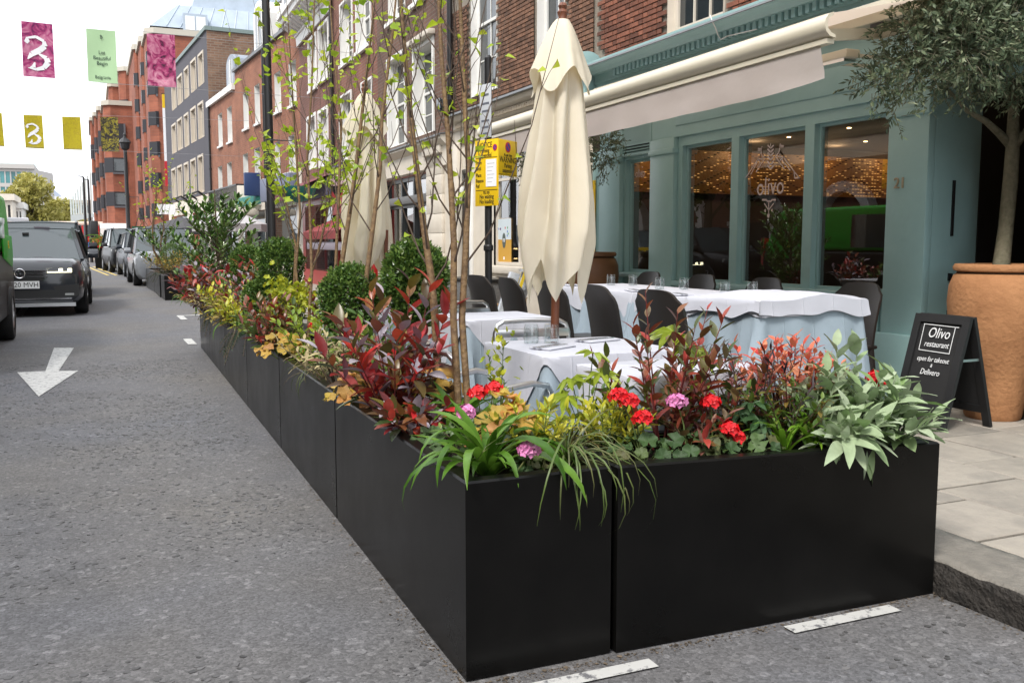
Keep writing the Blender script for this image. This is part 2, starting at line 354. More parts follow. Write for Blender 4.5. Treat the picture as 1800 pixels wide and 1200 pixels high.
# pavement of stone slabs
m_slab = mat('york_stone', (.33,.295,.25), .85, var=.38, vs=5, c2=(.22,.20,.175), bump=.25, bs=45, obj=.22)
m_bed = mat('slab_bedding', (.06,.055,.045), .95, var=.4, vs=20)
pave = MB()
for i in range(len(WALL)-1):
    a, b, c, d = off(i,2.24), off(i+1,2.24), off(i+1,-1.5 if i else -3.), off(i,-1.5 if i else -3.)
    z = .108 if i == 0 else .118
    pave.quad((a.x,a.y,z), (d.x,d.y,z), (c.x,c.y,z), (b.x,b.y,z)); pave.m[-1] = 0 if i == 0 else 1
pavement = struct(pave.build('pavement', [m_bed, m_slab]))
rr = random.Random(11); x = 2.905
def slabmesh(W, D):
    c = .007; mb = MB(); vs = []
    for z, k in ((.09, 0), (.114, 0), (.1205, c)): vs += [(k,k,z), (W-k,k,z), (W-k,D-k,z), (k,D-k,z)]
    fs = [[8,9,10,11]]
    for a in (0, 4): fs += [[a+i, a+(i+1)%4, a+4+(i+1)%4, a+4+i] for i in range(4)]
    mb.add(vs, fs); return mb.mesh('slab', m_slab)
strips = [.46,.52,.40,.5,.46,.55,.6]
sm = {}
for wi in strips:
    y = rr.uniform(-.9, -.3)
    while y < 14 and x < 6.2:
        d = rr.choice((.42,.55,.66,.78)); key = (wi, d)
        if key not in sm: sm[key] = slabmesh(wi-.018, d-.018)
        if y+d > .8 and not (x > 5.0 and y > 4.3):
            o = ob('slab', sm[key], pavement); o.location = (x, y, rr.uniform(-.003,.003)); o.rotation_euler = (rr.uniform(-.003,.003), rr.uniform(-.003,.003), 0)
        y += d
    x += wi
# ================================================================== black planters
m_plant = mat('black_planter_paint', (.0028,.0028,.0027), .31, var=.3, vs=2.6, c2=(.0062,.006,.0056), bump=.02, bs=5, spec=.2, rvar=.12)
m_soil = mat('compost', (.045,.03,.02), .95, var=.6, vs=40, bump=.9, bs=90)
def planter(label, p, hts, rim=.045):
    # p: footprint counter-clockwise, hts: height at each corner
    c = sum((Vector(q) for q in p), Vector((0,0)))/4
    t = thing('planter', label, 'planter', (c.x, c.y, 0), group='black planters of the dining terrace')
    q = [Vector(k)-c for k in p]; g = .004
    q = [v - v.normalized()*g for v in q]
    inn = [v - Vector((math.copysign(rim, v.x), math.copysign(rim, v.y))) for v in q]
    ch = .006
    chv = [v - Vector((math.copysign(ch, v.x), math.copysign(ch, v.y))) for v in q]
    vs = [(v.x, v.y, .004) for v in q]+[(v.x, v.y, h-ch) for v, h in zip(q, hts)]+[(v.x, v.y, h) for v, h in zip(chv, hts)]
    vs += [(v.x, v.y, h) for v, h in zip(inn, hts)]+[(v.x, v.y, .1) for v in inn]
    fs = [[a+i, a+(i+1)%4, a+4+(i+1)%4, a+4+i] for a in (0,4,8,12) for i in range(4)]
    MB().add(vs, fs).build('body', m_plant, t)
    h = min(hts)-.035; mb = MB(); a, b = inn[0], inn[2]
    mb.grid(lambda u, v: (a.x+(b.x-a.x)*u, a.y+(b.y-a.y)*v, h+.02*mnoise.noise((u*6+c.x*3, v*6+c.y*3, 1))), 12, 12)
    mb.build('soil', m_soil, t, smooth=True); return t
ROWX = lambda y: .886+(y-2.318)*.0225
seg = [(2.305,3.965,.562,.556,'black planter at the near corner of the terrace, long side to the road'), (3.975,5.50,.556,.555,'black planter second from the near corner, under the purple red shrub'), (5.51,7.04,.555,.55,'black planter third from the near corner, under the clipped box balls'),
       (7.05,8.59,.55,.535,'black planter with rosemary trailing over its road side'), (8.60,10.17,.535,.50,'black planter second from the far end of the terrace row'), (10.18,11.37,.50,.46,'black planter at the far end of the terrace row')]
for y0, y1, h0, h1, lb in seg:
    x0, x1 = ROWX(y0), ROWX(y1)
    planter(lb, [(x0,y0),(x0+.455,y0),(x1+.455,y1),(x1,y1)], [h0,h0,h1,h1])
planter('long black planter across the near end, beside the kerb', [(1.352,2.30),(2.597,2.27),(2.597,2.73),(1.352,2.76)], [.562,.532,.532,.56])
# grit and leaf litter swept against the planters and the kerb
mb = MB(); rr = random.Random(21); m_grit = mat('grit_and_litter', (.11,.085,.06), .9, island=.6)
for i in range(1500):
    u = rr.random()
    if u < .45: y = 2.3+9*rr.random()**1.8; x = ROWX(y)-abs(rr.gauss(0,.022))-.004
    elif u < .85: x = rr.uniform(.9,2.6); y = 2.29-.012*(x-.9)-abs(rr.gauss(0,.02))
    else: y = rr.uniform(.8,2.25); x = 2.59-abs(rr.gauss(0,.03))
    s_ = rr.uniform(.0015,.005)*(2 if rr.random() < .06 else 1); a = rr.uniform(0,6.28); k = rr.choice((3,4,5)); z = rr.uniform(.001,.004)
    mb.quad(*[(x+s_*math.cos(a+6.283*j/k)*rr.uniform(.6,1.2), y+s_*math.sin(a+6.283*j/k)*rr.uniform(.6,1.2), z+.001*(j%2)) for j in range(k)])
o = stuff(mb.build('street_grit', m_grit)); tag(o, 'fine grit and leaf litter along the foot of the planters and kerb', 'litter')
# ================================================================== facades
class Bld:
    def __init__(s, name, label, P, d, cat='building', group=None):
        d = Vector((d[0], d[1])).normalized(); s.P = Vector((P[0], P[1], 0)); s.d = Vector((d.x, d.y, 0)); s.n = Vector((-d.y, d.x, 0))
        s.o = thing(name, label, cat, s.P, math.atan2(d.y, d.x), group)
    def sz(s, x, y, out=0.):
        P = s.P+s.n*out; r = ray(x, y); t = ((P-_C).dot(s.n))/r.dot(s.n); q = _C+r*t
        return (q-P).dot(s.d), q.z
    def at(s, px, out=0.): return s.sz(px, 428, out)[0]
    def win(s, x0, x1, yt, yb, out=0.):
        # window measured at its far (left) edge
        a, zt = s.sz(x0, yt, out); _, zb = s.sz(x0, yb, out); b = s.sz(x1, (yt+yb)/2, out)[0]
        return (min(a,b), max(a,b), zb, zt)
def sash(o, h, dep=.14, cols=2, rows=2, mf=None, fw=.045, sill=True, liner=True, proud=.0, arch=0., pane=None, name='window', sur=0., bars=True):
    a, b, c, d = h; mf = mf or m_white; mb = MB()
    if liner:
        k = .004
        mb.quad((a+k,proud,c), (a+k,-dep,c), (a+k,-dep,d), (a+k,proud,d)); mb.quad((b-k,proud,c), (b-k,proud,d), (b-k,-dep,d), (b-k,-dep,c))
        mb.quad((a,proud,d-k), (a,-dep,d-k), (b,-dep,d-k), (b,proud,d-k)); mb.quad((a,proud,c+k), (b,proud,c+k), (b,-dep,c+k), (a,-dep,c+k))
    if sur:
        mb.box(a-sur, a, 0, .03, c, d+sur); mb.box(b, b+sur, 0, .03, c, d+sur); mb.box(a, b, 0, .03, d, d+sur)
    y0, y1 = -dep-.03, -dep+.012
    mb.box(a, a+fw, y0, y1, c, d); mb.box(b-fw, b, y0, y1, c, d); mb.box(a+fw, b-fw, y0, y1, d-fw, d); mb.box(a+fw, b-fw, y0, y1, c, c+fw*1.3)
    zm = (c+d)/2
    if rows > 1: mb.box(a+fw, b-fw, y0+.004, y1+.012, zm-.02, zm+.02)
    if bars:
        for i in range(1, cols):
            u = a+fw+(b-a-2*fw)*i/cols; mb.box(u-.009, u+.009, y0+.006, y1-.006, c+fw, d-fw)
        for i in range(1, rows*2 if rows > 1 else 1):
            if i == rows: continue
            z = c+(d-c)*i/(rows*2); mb.box(a+fw, b-fw, y0+.008, y1-.008, z-.009, z+.009)
    wn = mb.build(name, mf, o)
    p = pane or m_pane
    if rows > 1:
        MB().quad((a+fw,-dep-.012,c+fw), (a+fw,-dep-.012,zm), (b-fw,-dep-.012,zm), (b-fw,-dep-.012,c+fw)).build('pane', p, wn)
        MB().quad((a+fw,-dep-.004,zm), (a+fw,-dep-.004,d-fw), (b-fw,-dep-.004,d-fw), (b-fw,-dep-.004,zm)).build('pane', p, wn)
    else: MB().quad((a+fw,-dep-.012,c+fw), (a+fw,-dep-.012,d-fw), (b-fw,-dep-.012,d-fw), (b-fw,-dep-.012,c+fw)).build('pane', p, wn)
    if sill: MB().box(a-.05, b+.05, -.02, .07, c-.075, c-.003).build('sill', mf, wn)
    return wn
def pipe(o, s, z0, z1, y=.07, r=.045, name='drainpipe', m=None):
    mb = MB().tube([(s,y,z0), (s,y,z1)], r, 10)
    z = z0+.6
    while z < z1: mb.tube([(s,y,z), (s,y,z+.07)], r*1.3, 10); z += 1.7
    return mb.build(name, m or m_black, o, smooth=True)
def boxpart(o, name, m, *b, bevel=0):
    mb = MB()
    for q in b: mb.box(*q)
    return mb.build(name, m, o, bevel=bevel)
def cornice(o, name, m, prof, s0, s1):    # profile of (out, z) points swept along the facade
    n = len(prof); vs = [(s0,p[0],p[1]) for p in prof]+[(s1,p[0],p[1]) for p in prof]
    fs = [[i, i+1, n+i+1, n+i] for i in range(n-1)]+[list(range(n)), [n+i for i in range(n)][::-1]]
    return MB().add(vs, fs).build(name, m, o)
# ---- bricks laid one by one on the two near walls
m_brickA = mat('red_brown_stock_brick', (.23,.085,.05), .9, obj=.42, var=.35, vs=14, bump=.35, bs=120)
m_brickB = mat('brown_stock_brick', (.20,.10,.06), .9, obj=.42, var=.4, vs=14, bump=.35, bs=120)
m_brickBs = mat('brown_stock_brick_rest', (.20,.10,.06), .9, island=.42, var=.4, vs=14, bump=.35, bs=120)
m_mortar = mat('lime_mortar', (.30,.26,.21), .95, var=.3, vs=12, bump=.3, bs=150)
BW, RH = .170, .0525
def brick_mesh(w, m):
    c = .003; mb = MB(); h = RH-.010
    o = [(0,0),(w,0),(w,h),(0,h)]; i = [(c,c),(w-c,c),(w-c,h-c),(c,h-c)]
    mb.add([(p[0],0,p[1]) for p in o]+[(p[0],.007,p[1]) for p in o]+[(p[0],.010,p[1]) for p in i], [[8,9,10,11][::-1]]+[[a+k, a+4+k, a+4+(k+1)%4, a+(k+1)%4] for a in (0,4) for k in range(4)])
    return mb
def lay_bricks(o, s0, s1, z0, z1, holes, m, ms, seed, key):
    rr = random.Random(seed); full = brick_mesh(BW-.010, m).mesh('brick', m); half = brick_mesh(BW/2-.010, m).mesh('brick', m); L_ = []
    row = 0; z = z0
    while z+RH <= z1+1e-4:
        s = s0; hd = row % 2
        if hd: s += 0
        k = 0
        while s < s1-.04:
            wd = BW if (k+0) % 2 == (row % 2) else BW/2
            a, b = s, s+wd; k += 1; s = b
            if b > s1: continue
            if any(a < h[1]+.0 and b > h[0]-.0 and z < h[3] and z+RH > h[2] for h in holes): continue
            L_.append((a, z, wd, rr.uniform(-.0018,.0018)))
        z += RH; row += 1
    L_.sort(key=key)
    for a, z, wd, dy in L_[:298]:
        q = ob('brick', full if wd == BW else half, o); q.location = (a+.005, dy, z+.005)
    mb = MB()
    for a, z, wd, dy in L_[298:]:
        t = brick_mesh(wd-.010, m); mb.add([(p[0]+a+.005, p[1]+dy, p[2]+z+.005) for p in t.v], t.f)
    if mb.v: stuff(mb.build('farther_bricks', ms, o))
# ------------------------------------------------------------------ building A: the restaurant with the teal front
A = Bld('restaurant_building', 'red brick restaurant building with a teal painted shop front', (5.106,4.62), (0,1)); Ao = A.o
SY = lambda Y: Y-4.62
EA = SY(9.30)
zs, zt = .853, 2.112
bays = [(SY(5.0),SY(5.772),zs,zt), (SY(5.876),SY(6.70),zs,zt), (SY(6.803),SY(7.55),zs,zt)]
side = (SY(8.07), SY(8.585), .905, 2.06)
holes = bays+[side]
mb = MB().walls(0, EA, .1, 2.2, holes)
for a, b, c, d in holes:
    dp = -.09
    mb.quad((a,0,c),(a,dp,c),(a,dp,d),(a,0,d)); mb.quad((b,0,c),(b,0,d),(b,dp,d),(b,dp,c)); mb.quad((a,0,d),(a,dp,d),(b,dp,d),(b,0,d)); mb.quad((a,0,c),(b,0,c),(b,dp,c),(a,dp,c))
mb.quad((0,0,.1),(0,0,2.2),(0,-.16,2.2),(0,-.16,.1))
mb.build('shopfront_wall', m_teal, Ao)
for a, b, c, d in bays:
    f = MB(); k = .022; y0, y1 = -.085, -.05
    f.box(a, a+k, y0, y1, c, d); f.box(b-k, b, y0, y1, c, d); f.box(a+k, b-k, y0, y1, d-k, d); f.box(a+k, b-k, y0, y1, c, c+k)
    wn = f.build('shop_window', m_teal, Ao); MB().quad((a+k,-.068,c+k), (a+k,-.068,d-k), (b-k,-.068,d-k), (b-k,-.068,c+k)).build('pane', m_glass, wn)
a, b, c, d = side; f = MB(); k = .03
f.box(a, a+k, -.085, -.05, c, d); f.box(b-k, b, -.085, -.05, c, d); f.box(a+k, b-k, -.085, -.05, d-k, d); f.box(a+k, b-k, -.085, -.05, c, c+k)
wn = f.build('shop_window', m_teal, Ao); MB().quad((a+k,-.068,c+k), (a+k,-.068,d-k), (b-k,-.068,d-k), (b-k,-.068,c+k)).build('pane', m_glass, wn)
# pilasters with plinths, sill, stall riser panels
for s0, s1, lo in ((0.0,.345,.115), (SY(7.62),SY(8.03),.10), (SY(8.62),SY(9.05),.10)):
    p = boxpart(Ao, 'pilaster', m_teal, (s0, s1, .0, lo*.55, .12, 2.2), bevel=.004)
    boxpart(p, 'plinth', m_teal, (s0-.02, s1+.025, .0, lo*.55+.03, .118, .58), bevel=.008)
    boxpart(p, 'capital', m_teal, (s0-.012, s1+.015, .0, lo*.55+.02, 2.05, 2.10), bevel=.006)
boxpart(Ao, 'window_sill', m_teal, (.36, SY(7.60), -.0, .075, .80, .848), bevel=.008)
boxpart(Ao, 'window_sill', m_teal, (SY(8.05), SY(8.60), -.0, .06, .855, .90), bevel=.008)
for s0, s1 in ((.42,1.13),(1.2,2.05),(2.12,2.92)):
    boxpart(Ao, 'riser_panel', m_teal, (s0, s1, 0, .02, .22, .74), bevel=.006)
# louvred vent above the side window
lv = boxpart(Ao, 'louvre_vent', m_dark, (SY(8.08), SY(8.60), .001, .004, 2.14, 2.40))
for i in range(9):
    z = 2.152+i*.028
    MB().add([(SY(8.08),.008,z),(SY(8.60),.008,z),(SY(8.60),.03,z-.014),(SY(8.08),.03,z-.014),(SY(8.08),.008,z+.006),(SY(8.60),.008,z+.006),(SY(8.60),.03,z-.008),(SY(8.08),.03,z-.008)], [[0,1,2,3],[4,7,6,5],[3,2,6,7],[0,3,7,4],[1,5,6,2]]).build('slat', m_teal, lv)
boxpart(lv, 'vent_frame', m_teal, (SY(8.05),SY(8.08),.0,.035,2.12,2.42), (SY(8.60),SY(8.63),.0,.035,2.12,2.42), (SY(8.05),SY(8.63),.0,.036,2.42,2.45), (SY(8.05),SY(8.63),.0,.036,2.09,2.12))
# fascia, dentil cornice, end bracket
ST = -1.4
zf0 = 2.2
boxpart(Ao, 'fascia', m_teal, (ST, EA-.22, -.16, .03, zf0, 2.86))
boxpart(Ao, 'fascia_panel', m_teal, (.1, SY(7.62), .031, .045, 2.30, 2.80), bevel=.01)
d0 = A.sz(1310, 59, .11)[1]; d1 = A.sz(1310, 44, .11)[1]; c1 = A.sz(1310, 19, .26)[1]
cornice(Ao, 'cornice', m_teal, [(-.1,d0-.06),(.05,d0-.06),(.06,d0-.02),(.075,d0-.02),(.075,d1),(.15,d1),(.17,d1+.03),(.23,d1+.05),(.26,d1+.10),(.26,c1),(-.1,c1+.05)], ST, EA-.16)
nd = 60; pit = .078
dm = MB().box(0, .042, .0755, .125, d0, d1-.001).mesh('dentil', m_teal)
for i in range(nd):
    s = -.6+i*pit
    if s < EA-.26: o = ob('dentil', dm, Ao); o.location = (s, 0, 0)
cornice(Ao, 'lead_capping', m_lead, [(-.1,c1+.062),(-.1,c1+.052),(.265,c1+.004),(.285,c1-.012),(.29,c1-.006),(.272,c1+.016)], ST, EA-.15)
bk = MB(); s0, s1 = EA-.17, EA+.01
bk.prism([(.0,2.42),(.10,2.46),(.14,2.56),(.16,2.70),(.19,2.75),(.19,3.0),(.0,3.0)], s0+.02, s1-.02, axis=0)
bk.build('console_bracket', m_teal, Ao, bevel=.006)
bk = MB(); pr = [(.0,3.005)]+[(.30,3.005),(.33,3.03)]+[(.33,3.13)]+[(.165+.165*math.cos(t), 3.13+.12*math.sin(t)) for t in [i*math.pi/8 for i in range(1,8)]]+[(.0,3.13)]
bk.prism(pr, s0-.02, s1+.02, axis=0); bk.build('bracket_cap', m_teal, Ao, bevel=.004)
# upper wall with its sash windows
uw = [(A.at(1262), A.at(1166), A.sz(1190,50)[1], 4.9)]
a0, a1 = uw[0][0], uw[0][1]
U = [(a0, a1, c1+.10, 4.7), (a0-2.2, a1-2.2, c1+.10, 4.7)]
UWA = MB().walls(ST-3, EA, 2.86, 7.5, U, y=-.02); UWA.mi = 0
UWA.quad((EA,-.02,0),(EA,-5,0),(EA,-5,7.5),(EA,-.02,7.5)); UWA.quad((ST-3,-.02,7.5),(EA,-.02,7.5),(EA,-5,7.5),(ST-3,-5,7.5))
UWA.build('upper_wall', m_mortar, Ao)
for h in U: sash(Ao, h, dep=.09, cols=3, rows=2, fw=.07, sill=False, proud=.0, mf=m_cream, sur=0)
lay_bricks(Ao, .6, EA-.003, c1+.06, 4.35, U+[(EA-.2,EA+.1,2.4,3.26)], m_brickA, m_brickBs, 5, lambda b: (b[1]-3.0)*1.2+abs(b[0]-3.9))
# entrance recess at the near end
m_door = mat('black_door_panel', (.016,.014,.014), .55, var=.2)
rec = MB(); rec.quad((0,-.16,.1),(0,-.16,2.4),(0,-.42,2.4),(0,-.42,.1)); rec.build('door_return', m_teal, Ao)
boxpart(Ao, 'open_door', m_door, (-.002, .05, -1.12, -.425, .14, 2.38))
for q in ((-.012, -.002, -.19, -.17, 1.25, 1.62), (-.012,-.002,-.2,-.165,.95,1.0), (-.012,-.002,-.19,-.17,.5,.75)): boxpart(Ao, 'door_fitting', m_black, q)
boxpart(Ao, 'far_pilaster', m_teal, (-1.35, -1.02, -.16, .07, .12, 2.2), bevel=.004)
boxpart(Ao, 'end_pier', m_teal, (-4.4, -1.35, -.16, .0, .12, 2.2), bevel=.004)
# interior: dark room, pierced lit panel, downlights
m_ceil = mat('dark_ceiling', (.05,.043,.036), .8); m_floorin = mat('dark_wood_floor', (.03,.02,.014), .5)
R0, R1, RD, RZ = -1.35, EA-.05, -4.8, 2.36
rm = MB()
rm.quad((R0,-.17,RZ),(R1,-.17,RZ),(R1,RD,RZ),(R0,RD,RZ)); rm.quad((R0,RD,.1),(R0,RD,RZ),(R1,RD,RZ),(R1,RD,.1))
rm.quad((R0,-.16,.1),(R0,RD,.1),(R0,RD,RZ),(R0,-.16,RZ)); rm.quad((R1,-.1,.1),(R1,-.1,RZ),(R1,RD,RZ),(R1,RD,.1))
rm.build('dining_room', [m_ceil], Ao)
MB().quad((R0,-.1,.125),(R0,RD,.125),(R1,RD,.125),(R1,-.1,.125)).build('room_floor', m_floorin, Ao)
m_gold = mat('gilded_panel', (.30,.15,.04), .45, var=.3, vs=4)
lp = boxpart(Ao, 'pierced_panel', m_gold, (R1-.05, R1-.02, RD+.1, -.15, 1.78, 2.27))
m_led = emat('panel_lamp', (1,.56,.18), .42); m_slot = mat('panel_slot', (.02,.012,.006), .8)
rr = random.Random(2); mb = MB(); mk = MB()
for i in range(102):
    for j in range(23):
        y = -.2-i*.045; z = 1.795+j*.0205
        k = abs((i % 22)-11); on = (k+j) % 9 == 0 or (k-j) % 8 == 0 or ((i//11) % 3 == 1 and j % 2 == 0)
        if on and rr.random() < .6: mb.box(R1-.054, R1-.05, y-.028, y, z, z+.0042)
        elif (k+j) % 6 == 0: mk.box(R1-.053, R1-.05, y-.034, y, z, z+.010)
stuff(mb.build('lit_slots', m_led, lp)); stuff(mk.build('dark_slots', m_slot, lp))
m_warm = emat('downlight_lamp', (1,.6,.25), 9)
for s in (.2, 1.0, 1.9, 2.8, 3.7, -.5, -1.0):
    for y in (-.8, -1.9, -3.0): MB().lathe([(.0,-.004),(.022,-.004),(.022,-.001)], 10, (s, y, RZ-.002)).build('downlight', m_warm, Ao)
pl = bpy.data.lights.new('pendant_light', 'POINT'); pl.energy = 2.6; pl.color = (1,.6,.3); pl.shadow_soft_size = .1
for y in (-.7, -1.9, -3.1, -4.2):
    q = ob('ceiling_lamp_light', pl, Ao); q.location = (R1-.35, y, RZ-.06)
# counter inside the door
boxpart(Ao, 'counter', mat('counter_wood', (.30,.17,.08), .5, var=.3), (-1.2, -.25, RD+1.1, RD+1.5, 1.0, 1.04), bevel=.005)
# ---- decals on the middle pane
m_decal = mat('grey_pink_decal', (.60,.49,.47), .8)
def PA(x, y, out=-.062): s, z = A.sz(x, y, out); return Vector((s, out, z))
def strip(mb, pts, w):
    for p, q in zip(pts, pts[1:]):
        p, q = Vector(p), Vector(q); d = (q-p).normalized(); n = Vector((d.z, 0, -d.x))*w/2
        mb.quad(p-n, p+n, q+n, q-n)
zx = lambda x, y: PA(1290+x/7.5, 240+y/7.5)
dec = MB(); WD = .009
for g in ([(120,600),(360,235),(412,285),(365,360),(290,470)], [(360,235),(310,300),(365,360)], [(225,500),(310,330)], [(360,235),(362,150),(375,130)], [(315,160),(372,162)], [(318,182),(368,182)],
          [(860,545),(800,470),(605,195),(550,262),(600,330),(665,430)], [(605,195),(655,265),(600,330)], [(745,450),(630,300)], [(605,195),(605,130),(612,95)], [(605,120),(660,122)], [(605,142),(655,140)],
          [(485,90),(485,130)], [(330,300),(390,290)], [(575,260),(640,270)], [(795,470),(800,550),(870,545)]): strip(dec, [zx(*p) for p in g], WD)
for yy in (115,165,215,265,330,385): strip(dec, [zx(445,yy), zx(485,yy+42), zx(525,yy)], WD*1.6)
strip(dec, [zx(370,835), zx(430,835), zx(440,855), zx(490,855), zx(500,835), zx(555,835)], WD*1.6); strip(dec, [zx(400,880), zx(458,970), zx(525,880)], WD); strip(dec, [zx(460,850), zx(458,1020)], WD)
for cx_, cy_, r_ in ((412,978,.010), (503,973,.010), (455,1042,.016)):
    c = zx(cx_, cy_); dec.quad(*[c+Vector((math.cos(t)*r_, 0, math.sin(t)*r_*1.3)) for t in [k*math.pi/5 for k in range(10)]])
stuff(dec.build('window_emblem', m_decal, Ao))
c = zx(478, 660); l = zx(195,690); r_ = zx(760,640)
text('window_lettering', 'olivo', .205, m_decal, Ao, frame(zx(478,665), (-1,0,0), (0,0,1), (0,1,0)), sx=.86)
dc = PA(1125, 305); text('window_lettering', 'olivo', .115, m_decal, Ao, frame(dc, (-1,0,0), (0,0,1), (0,1,0)), sx=.8)
nb = Vector((A.at(1590), .068, A.sz(1590,322,.065)[1])); text('house_number', '21', .105, mat('dull_brass_numeral', (.36,.30,.20), .5), Ao, frame(nb, (-1,0,0), (0,0,1), (0,1,0)), ext=.006)
# ---- awning over the pavement
m_canvas = clothmat('awning_canvas', (.62,.55,.525), .5); m_awn = mat('cream_awning_metal', (.66,.60,.47), .3, var=.08, vs=4)
aw = thing('awning', 'cream awning with a pale valance stretched out over the terrace tables', 'awning', (0,0,0))
e0, e1 = gz(1465,50,2.3), Vector((3.66,9.0,2.3)); Xw, Zw = 5.0, 2.79
def awp(y): t = (y-e0.y)/(e1.y-e0.y); return e0.x+(e1.x-e0.x)*t
mb = MB(); prof = [(.0,.075),(-.035,.062),(-.062,.03),(-.068,-.01),(-.055,-.045),(-.025,-.07),(.02,-.078),(.02,-.06),(-.012,-.05),(-.038,-.028),(-.046,.0),(-.04,.03),(-.02,.045),(.0,.055)]
prof = [(p[0]*.84, p[1]*.84) for p in prof]; n = len(prof); ys = [e0.y, e1.y]; mb.add([(awp(y)+p[0], y, 2.32+p[1]) for y in ys for p in prof], [[i, (i+1)%n, n+(i+1)%n, n+i] for i in range(n)]+[list(range(n))[::-1], [n+i for i in range(n)]])
mb.build('front_rail', m_awn, aw, smooth=True)
mb = MB(); mb.add([(awp(y)+dx, y, 2.32+dz) for y in (e0.y+.02, e1.y) for dx, dz in ((-.025,-.067),(.025,-.067),(.025,-.092),(-.025,-.092))], [[0,1,5,4],[1,2,6,5],[2,3,7,6],[3,0,4,7],[3,2,1,0],[4,5,6,7]]); mb.build('valance_channel', m_awn, aw)
mb = MB()
def val(u, v):
    y = e0.y+.08+(e1.y-e0.y-.08)*u; wv = .006*math.sin(u*70)*v+.012*mnoise.noise((u*9,v*2,0))*v
    droop = .025*max(0,1-u*14)*v
    return (awp(y)-.012+wv-.02*v, y-(.06*v*max(0,1-u*5)), 2.23-.205*v+droop)
mb.grid(val, 90, 5); mb.build('valance', m_canvas, aw, smooth=True)
mb = MB(); mb.grid(lambda u, v: (awp(e0.y+.06+(e1.y-e0.y-.1)*u)*(1-v)+Xw*v, e0.y+.06+(e1.y-e0.y-.1)*u, 2.385*(1-v)+Zw*v-.03*math.sin(v*math.pi)), 24, 6); mb.build('canopy', m_canvas, aw, smooth=True)
for y in (e0.y+.18, e0.y+2.4, e1.y-.3):
    mb = MB(); el = Vector(((awp(y)+Xw)/2+.1, y+.35, 2.45)); mb.bar((Xw-.05,y+.1,2.66), el, .05, .07); mb.bar(el, (awp(y)+.02,y,2.30), .045, .06)
    mb.build('folding_arm', m_awn, aw)
MB().box(Xw-.06, Xw+.05, e0.y, e1.y, 2.70, 2.84).build('wall_cassette', m_awn, aw, bevel=.01)
tp = gx(1050,199,3.6); text('valance_lettering', 'olivo', .13, mat('grey_print', (.33,.28,.28), .8), aw, frame((awp(8.0)-.045, tp.y-.02, 2.115), (0,-1,0), (0,0,1), (-1,0,0)), ext=.002)
# patio heaters under the awning, camera box on the fascia
m_heat = mat('heater_reflector', (.75,.75,.75), .15, metal=1.)
for (xa, ya, xb, yb), lb in zip(((1178,182,1268,163), (1412,128,1500,104)), ('slim silver patio heater bar under the middle of the awning', 'slim silver patio heater bar near the olive tree under the awning')):
    p, q = gx(xa,ya,4.55), gx(xb,yb,4.55); t = thing('patio_heater', lb, 'heater', p, group='patio heaters')
    L_ = (q-p).y
    MB().box(-.06,.06,L_,0,.02,.075).build('housing', m_awn, t, bevel=.01); MB().box(-.05,.05,L_+.03,-.03,.0,.02).build('reflector', m_heat, t)
    MB().box(-.01,.5,-.12,-.09,.05,.07).box(-.01,.5,L_+.09,L_+.12,.05,.07).build('bracket', m_awn, t)
p = gx(1548,35,5.0); t = thing('speaker_box', 'small black speaker box fixed high on the teal fascia', 'speaker', p)
MB().box(-.04,.07,-.06,.06,-.09,.08).build('cabinet', m_black, t, bevel=.01); MB().box(.07,.09,-.02,.02,-.02,.02).build('bracket', m_black, t)
# cable looped over the cornice
q = [gx(1248,27,4.83), gx(1252,38,4.84), gx(1258,50,4.9), gx(1262,62,4.95), gx(1267,70,4.97), gx(1278,64,4.97), gx(1330,52,4.97)]
tag(MB().tube(q, .005, 6).build('cable', m_white), 'thin white cable hanging over the teal dentil cornice', 'cable')
# ------------------------------------------------------------------ building B: cream shop with brick above
B = Bld('cream_shop_building', 'brown brick building with a cream shop front and tall sash windows', (5.106,9.30), (0,1)); Bo = B.o
EB = B.at(793)
zc = B.sz(900,165,.12)[1]
U = [B.win(827,872,-60,173), B.win(944,991,-120,138)]
U = [(a,b,c,5.3) for a,b,c,d in U]
mb = MB().walls(0, EB, zc, 8, U, y=-.02); mb.quad((0,-.02,8),(EB,-.02,8),(EB,-5,8),(0,-5,8)); mb.build('upper_wall', m_mortar, Bo)
for h in U: sash(Bo, h, dep=.12, cols=2, rows=2, fw=.06, sill=False)
lay_bricks(Bo, 0.003, EB-.003, zc+.02, 4.7, U, m_brickB, m_brickBs, 8, lambda b: (b[1]-3)*1.1+b[0]*.9)
mb = MB().walls(EA*0, EB, 4.72, 7.98, U, y=.002)
# ledge, cornice, fascia
cornice(Bo, 'shop_cornice', m_cream, [(-.1,zc-.42),(.04,zc-.42),(.05,zc-.24),(.09,zc-.22),(.09,zc-.15),(.16,zc-.11),(.19,zc-.06),(.19,zc-.03),(-.1,zc-.01)], .02, EB-.3)
cornice(Bo, 'lead_capping', m_lead, [(-.1,zc+.016),(-.1,zc),(.2,zc-.028),(.215,zc-.05),(.225,zc-.045),(.21,zc-.012)], .0, EB-.3)
boxpart(Bo, 'dentil_band', mat('buff_stone', (.45,.38,.29), .8), *[(s*.05+.1, s*.05+.125, .09, .125, zc-.215, zc-.155) for s in range(int((EB-.6)/.05))])  # dentils in one even buff, darker than the cream stucco
zf = zc-.42
gl = B.win(868,1030,250,465); dr = B.win(800,828,342,470)
gl = (.42, B.at(868), B.sz(868,466)[1], B.sz(868,300)[1]+.25)
dr = (B.at(829), B.at(799), .14, B.sz(799,343)[1])
tr = (B.at(829), B.at(806), B.sz(806,328)[1], B.sz(806,300)[1])
mb = MB().walls(0, EB, .1, zf, [gl, dr, tr]); mb.build('shopfront_wall', m_cream, Bo)
wn = MB(); a, b, c, d = gl
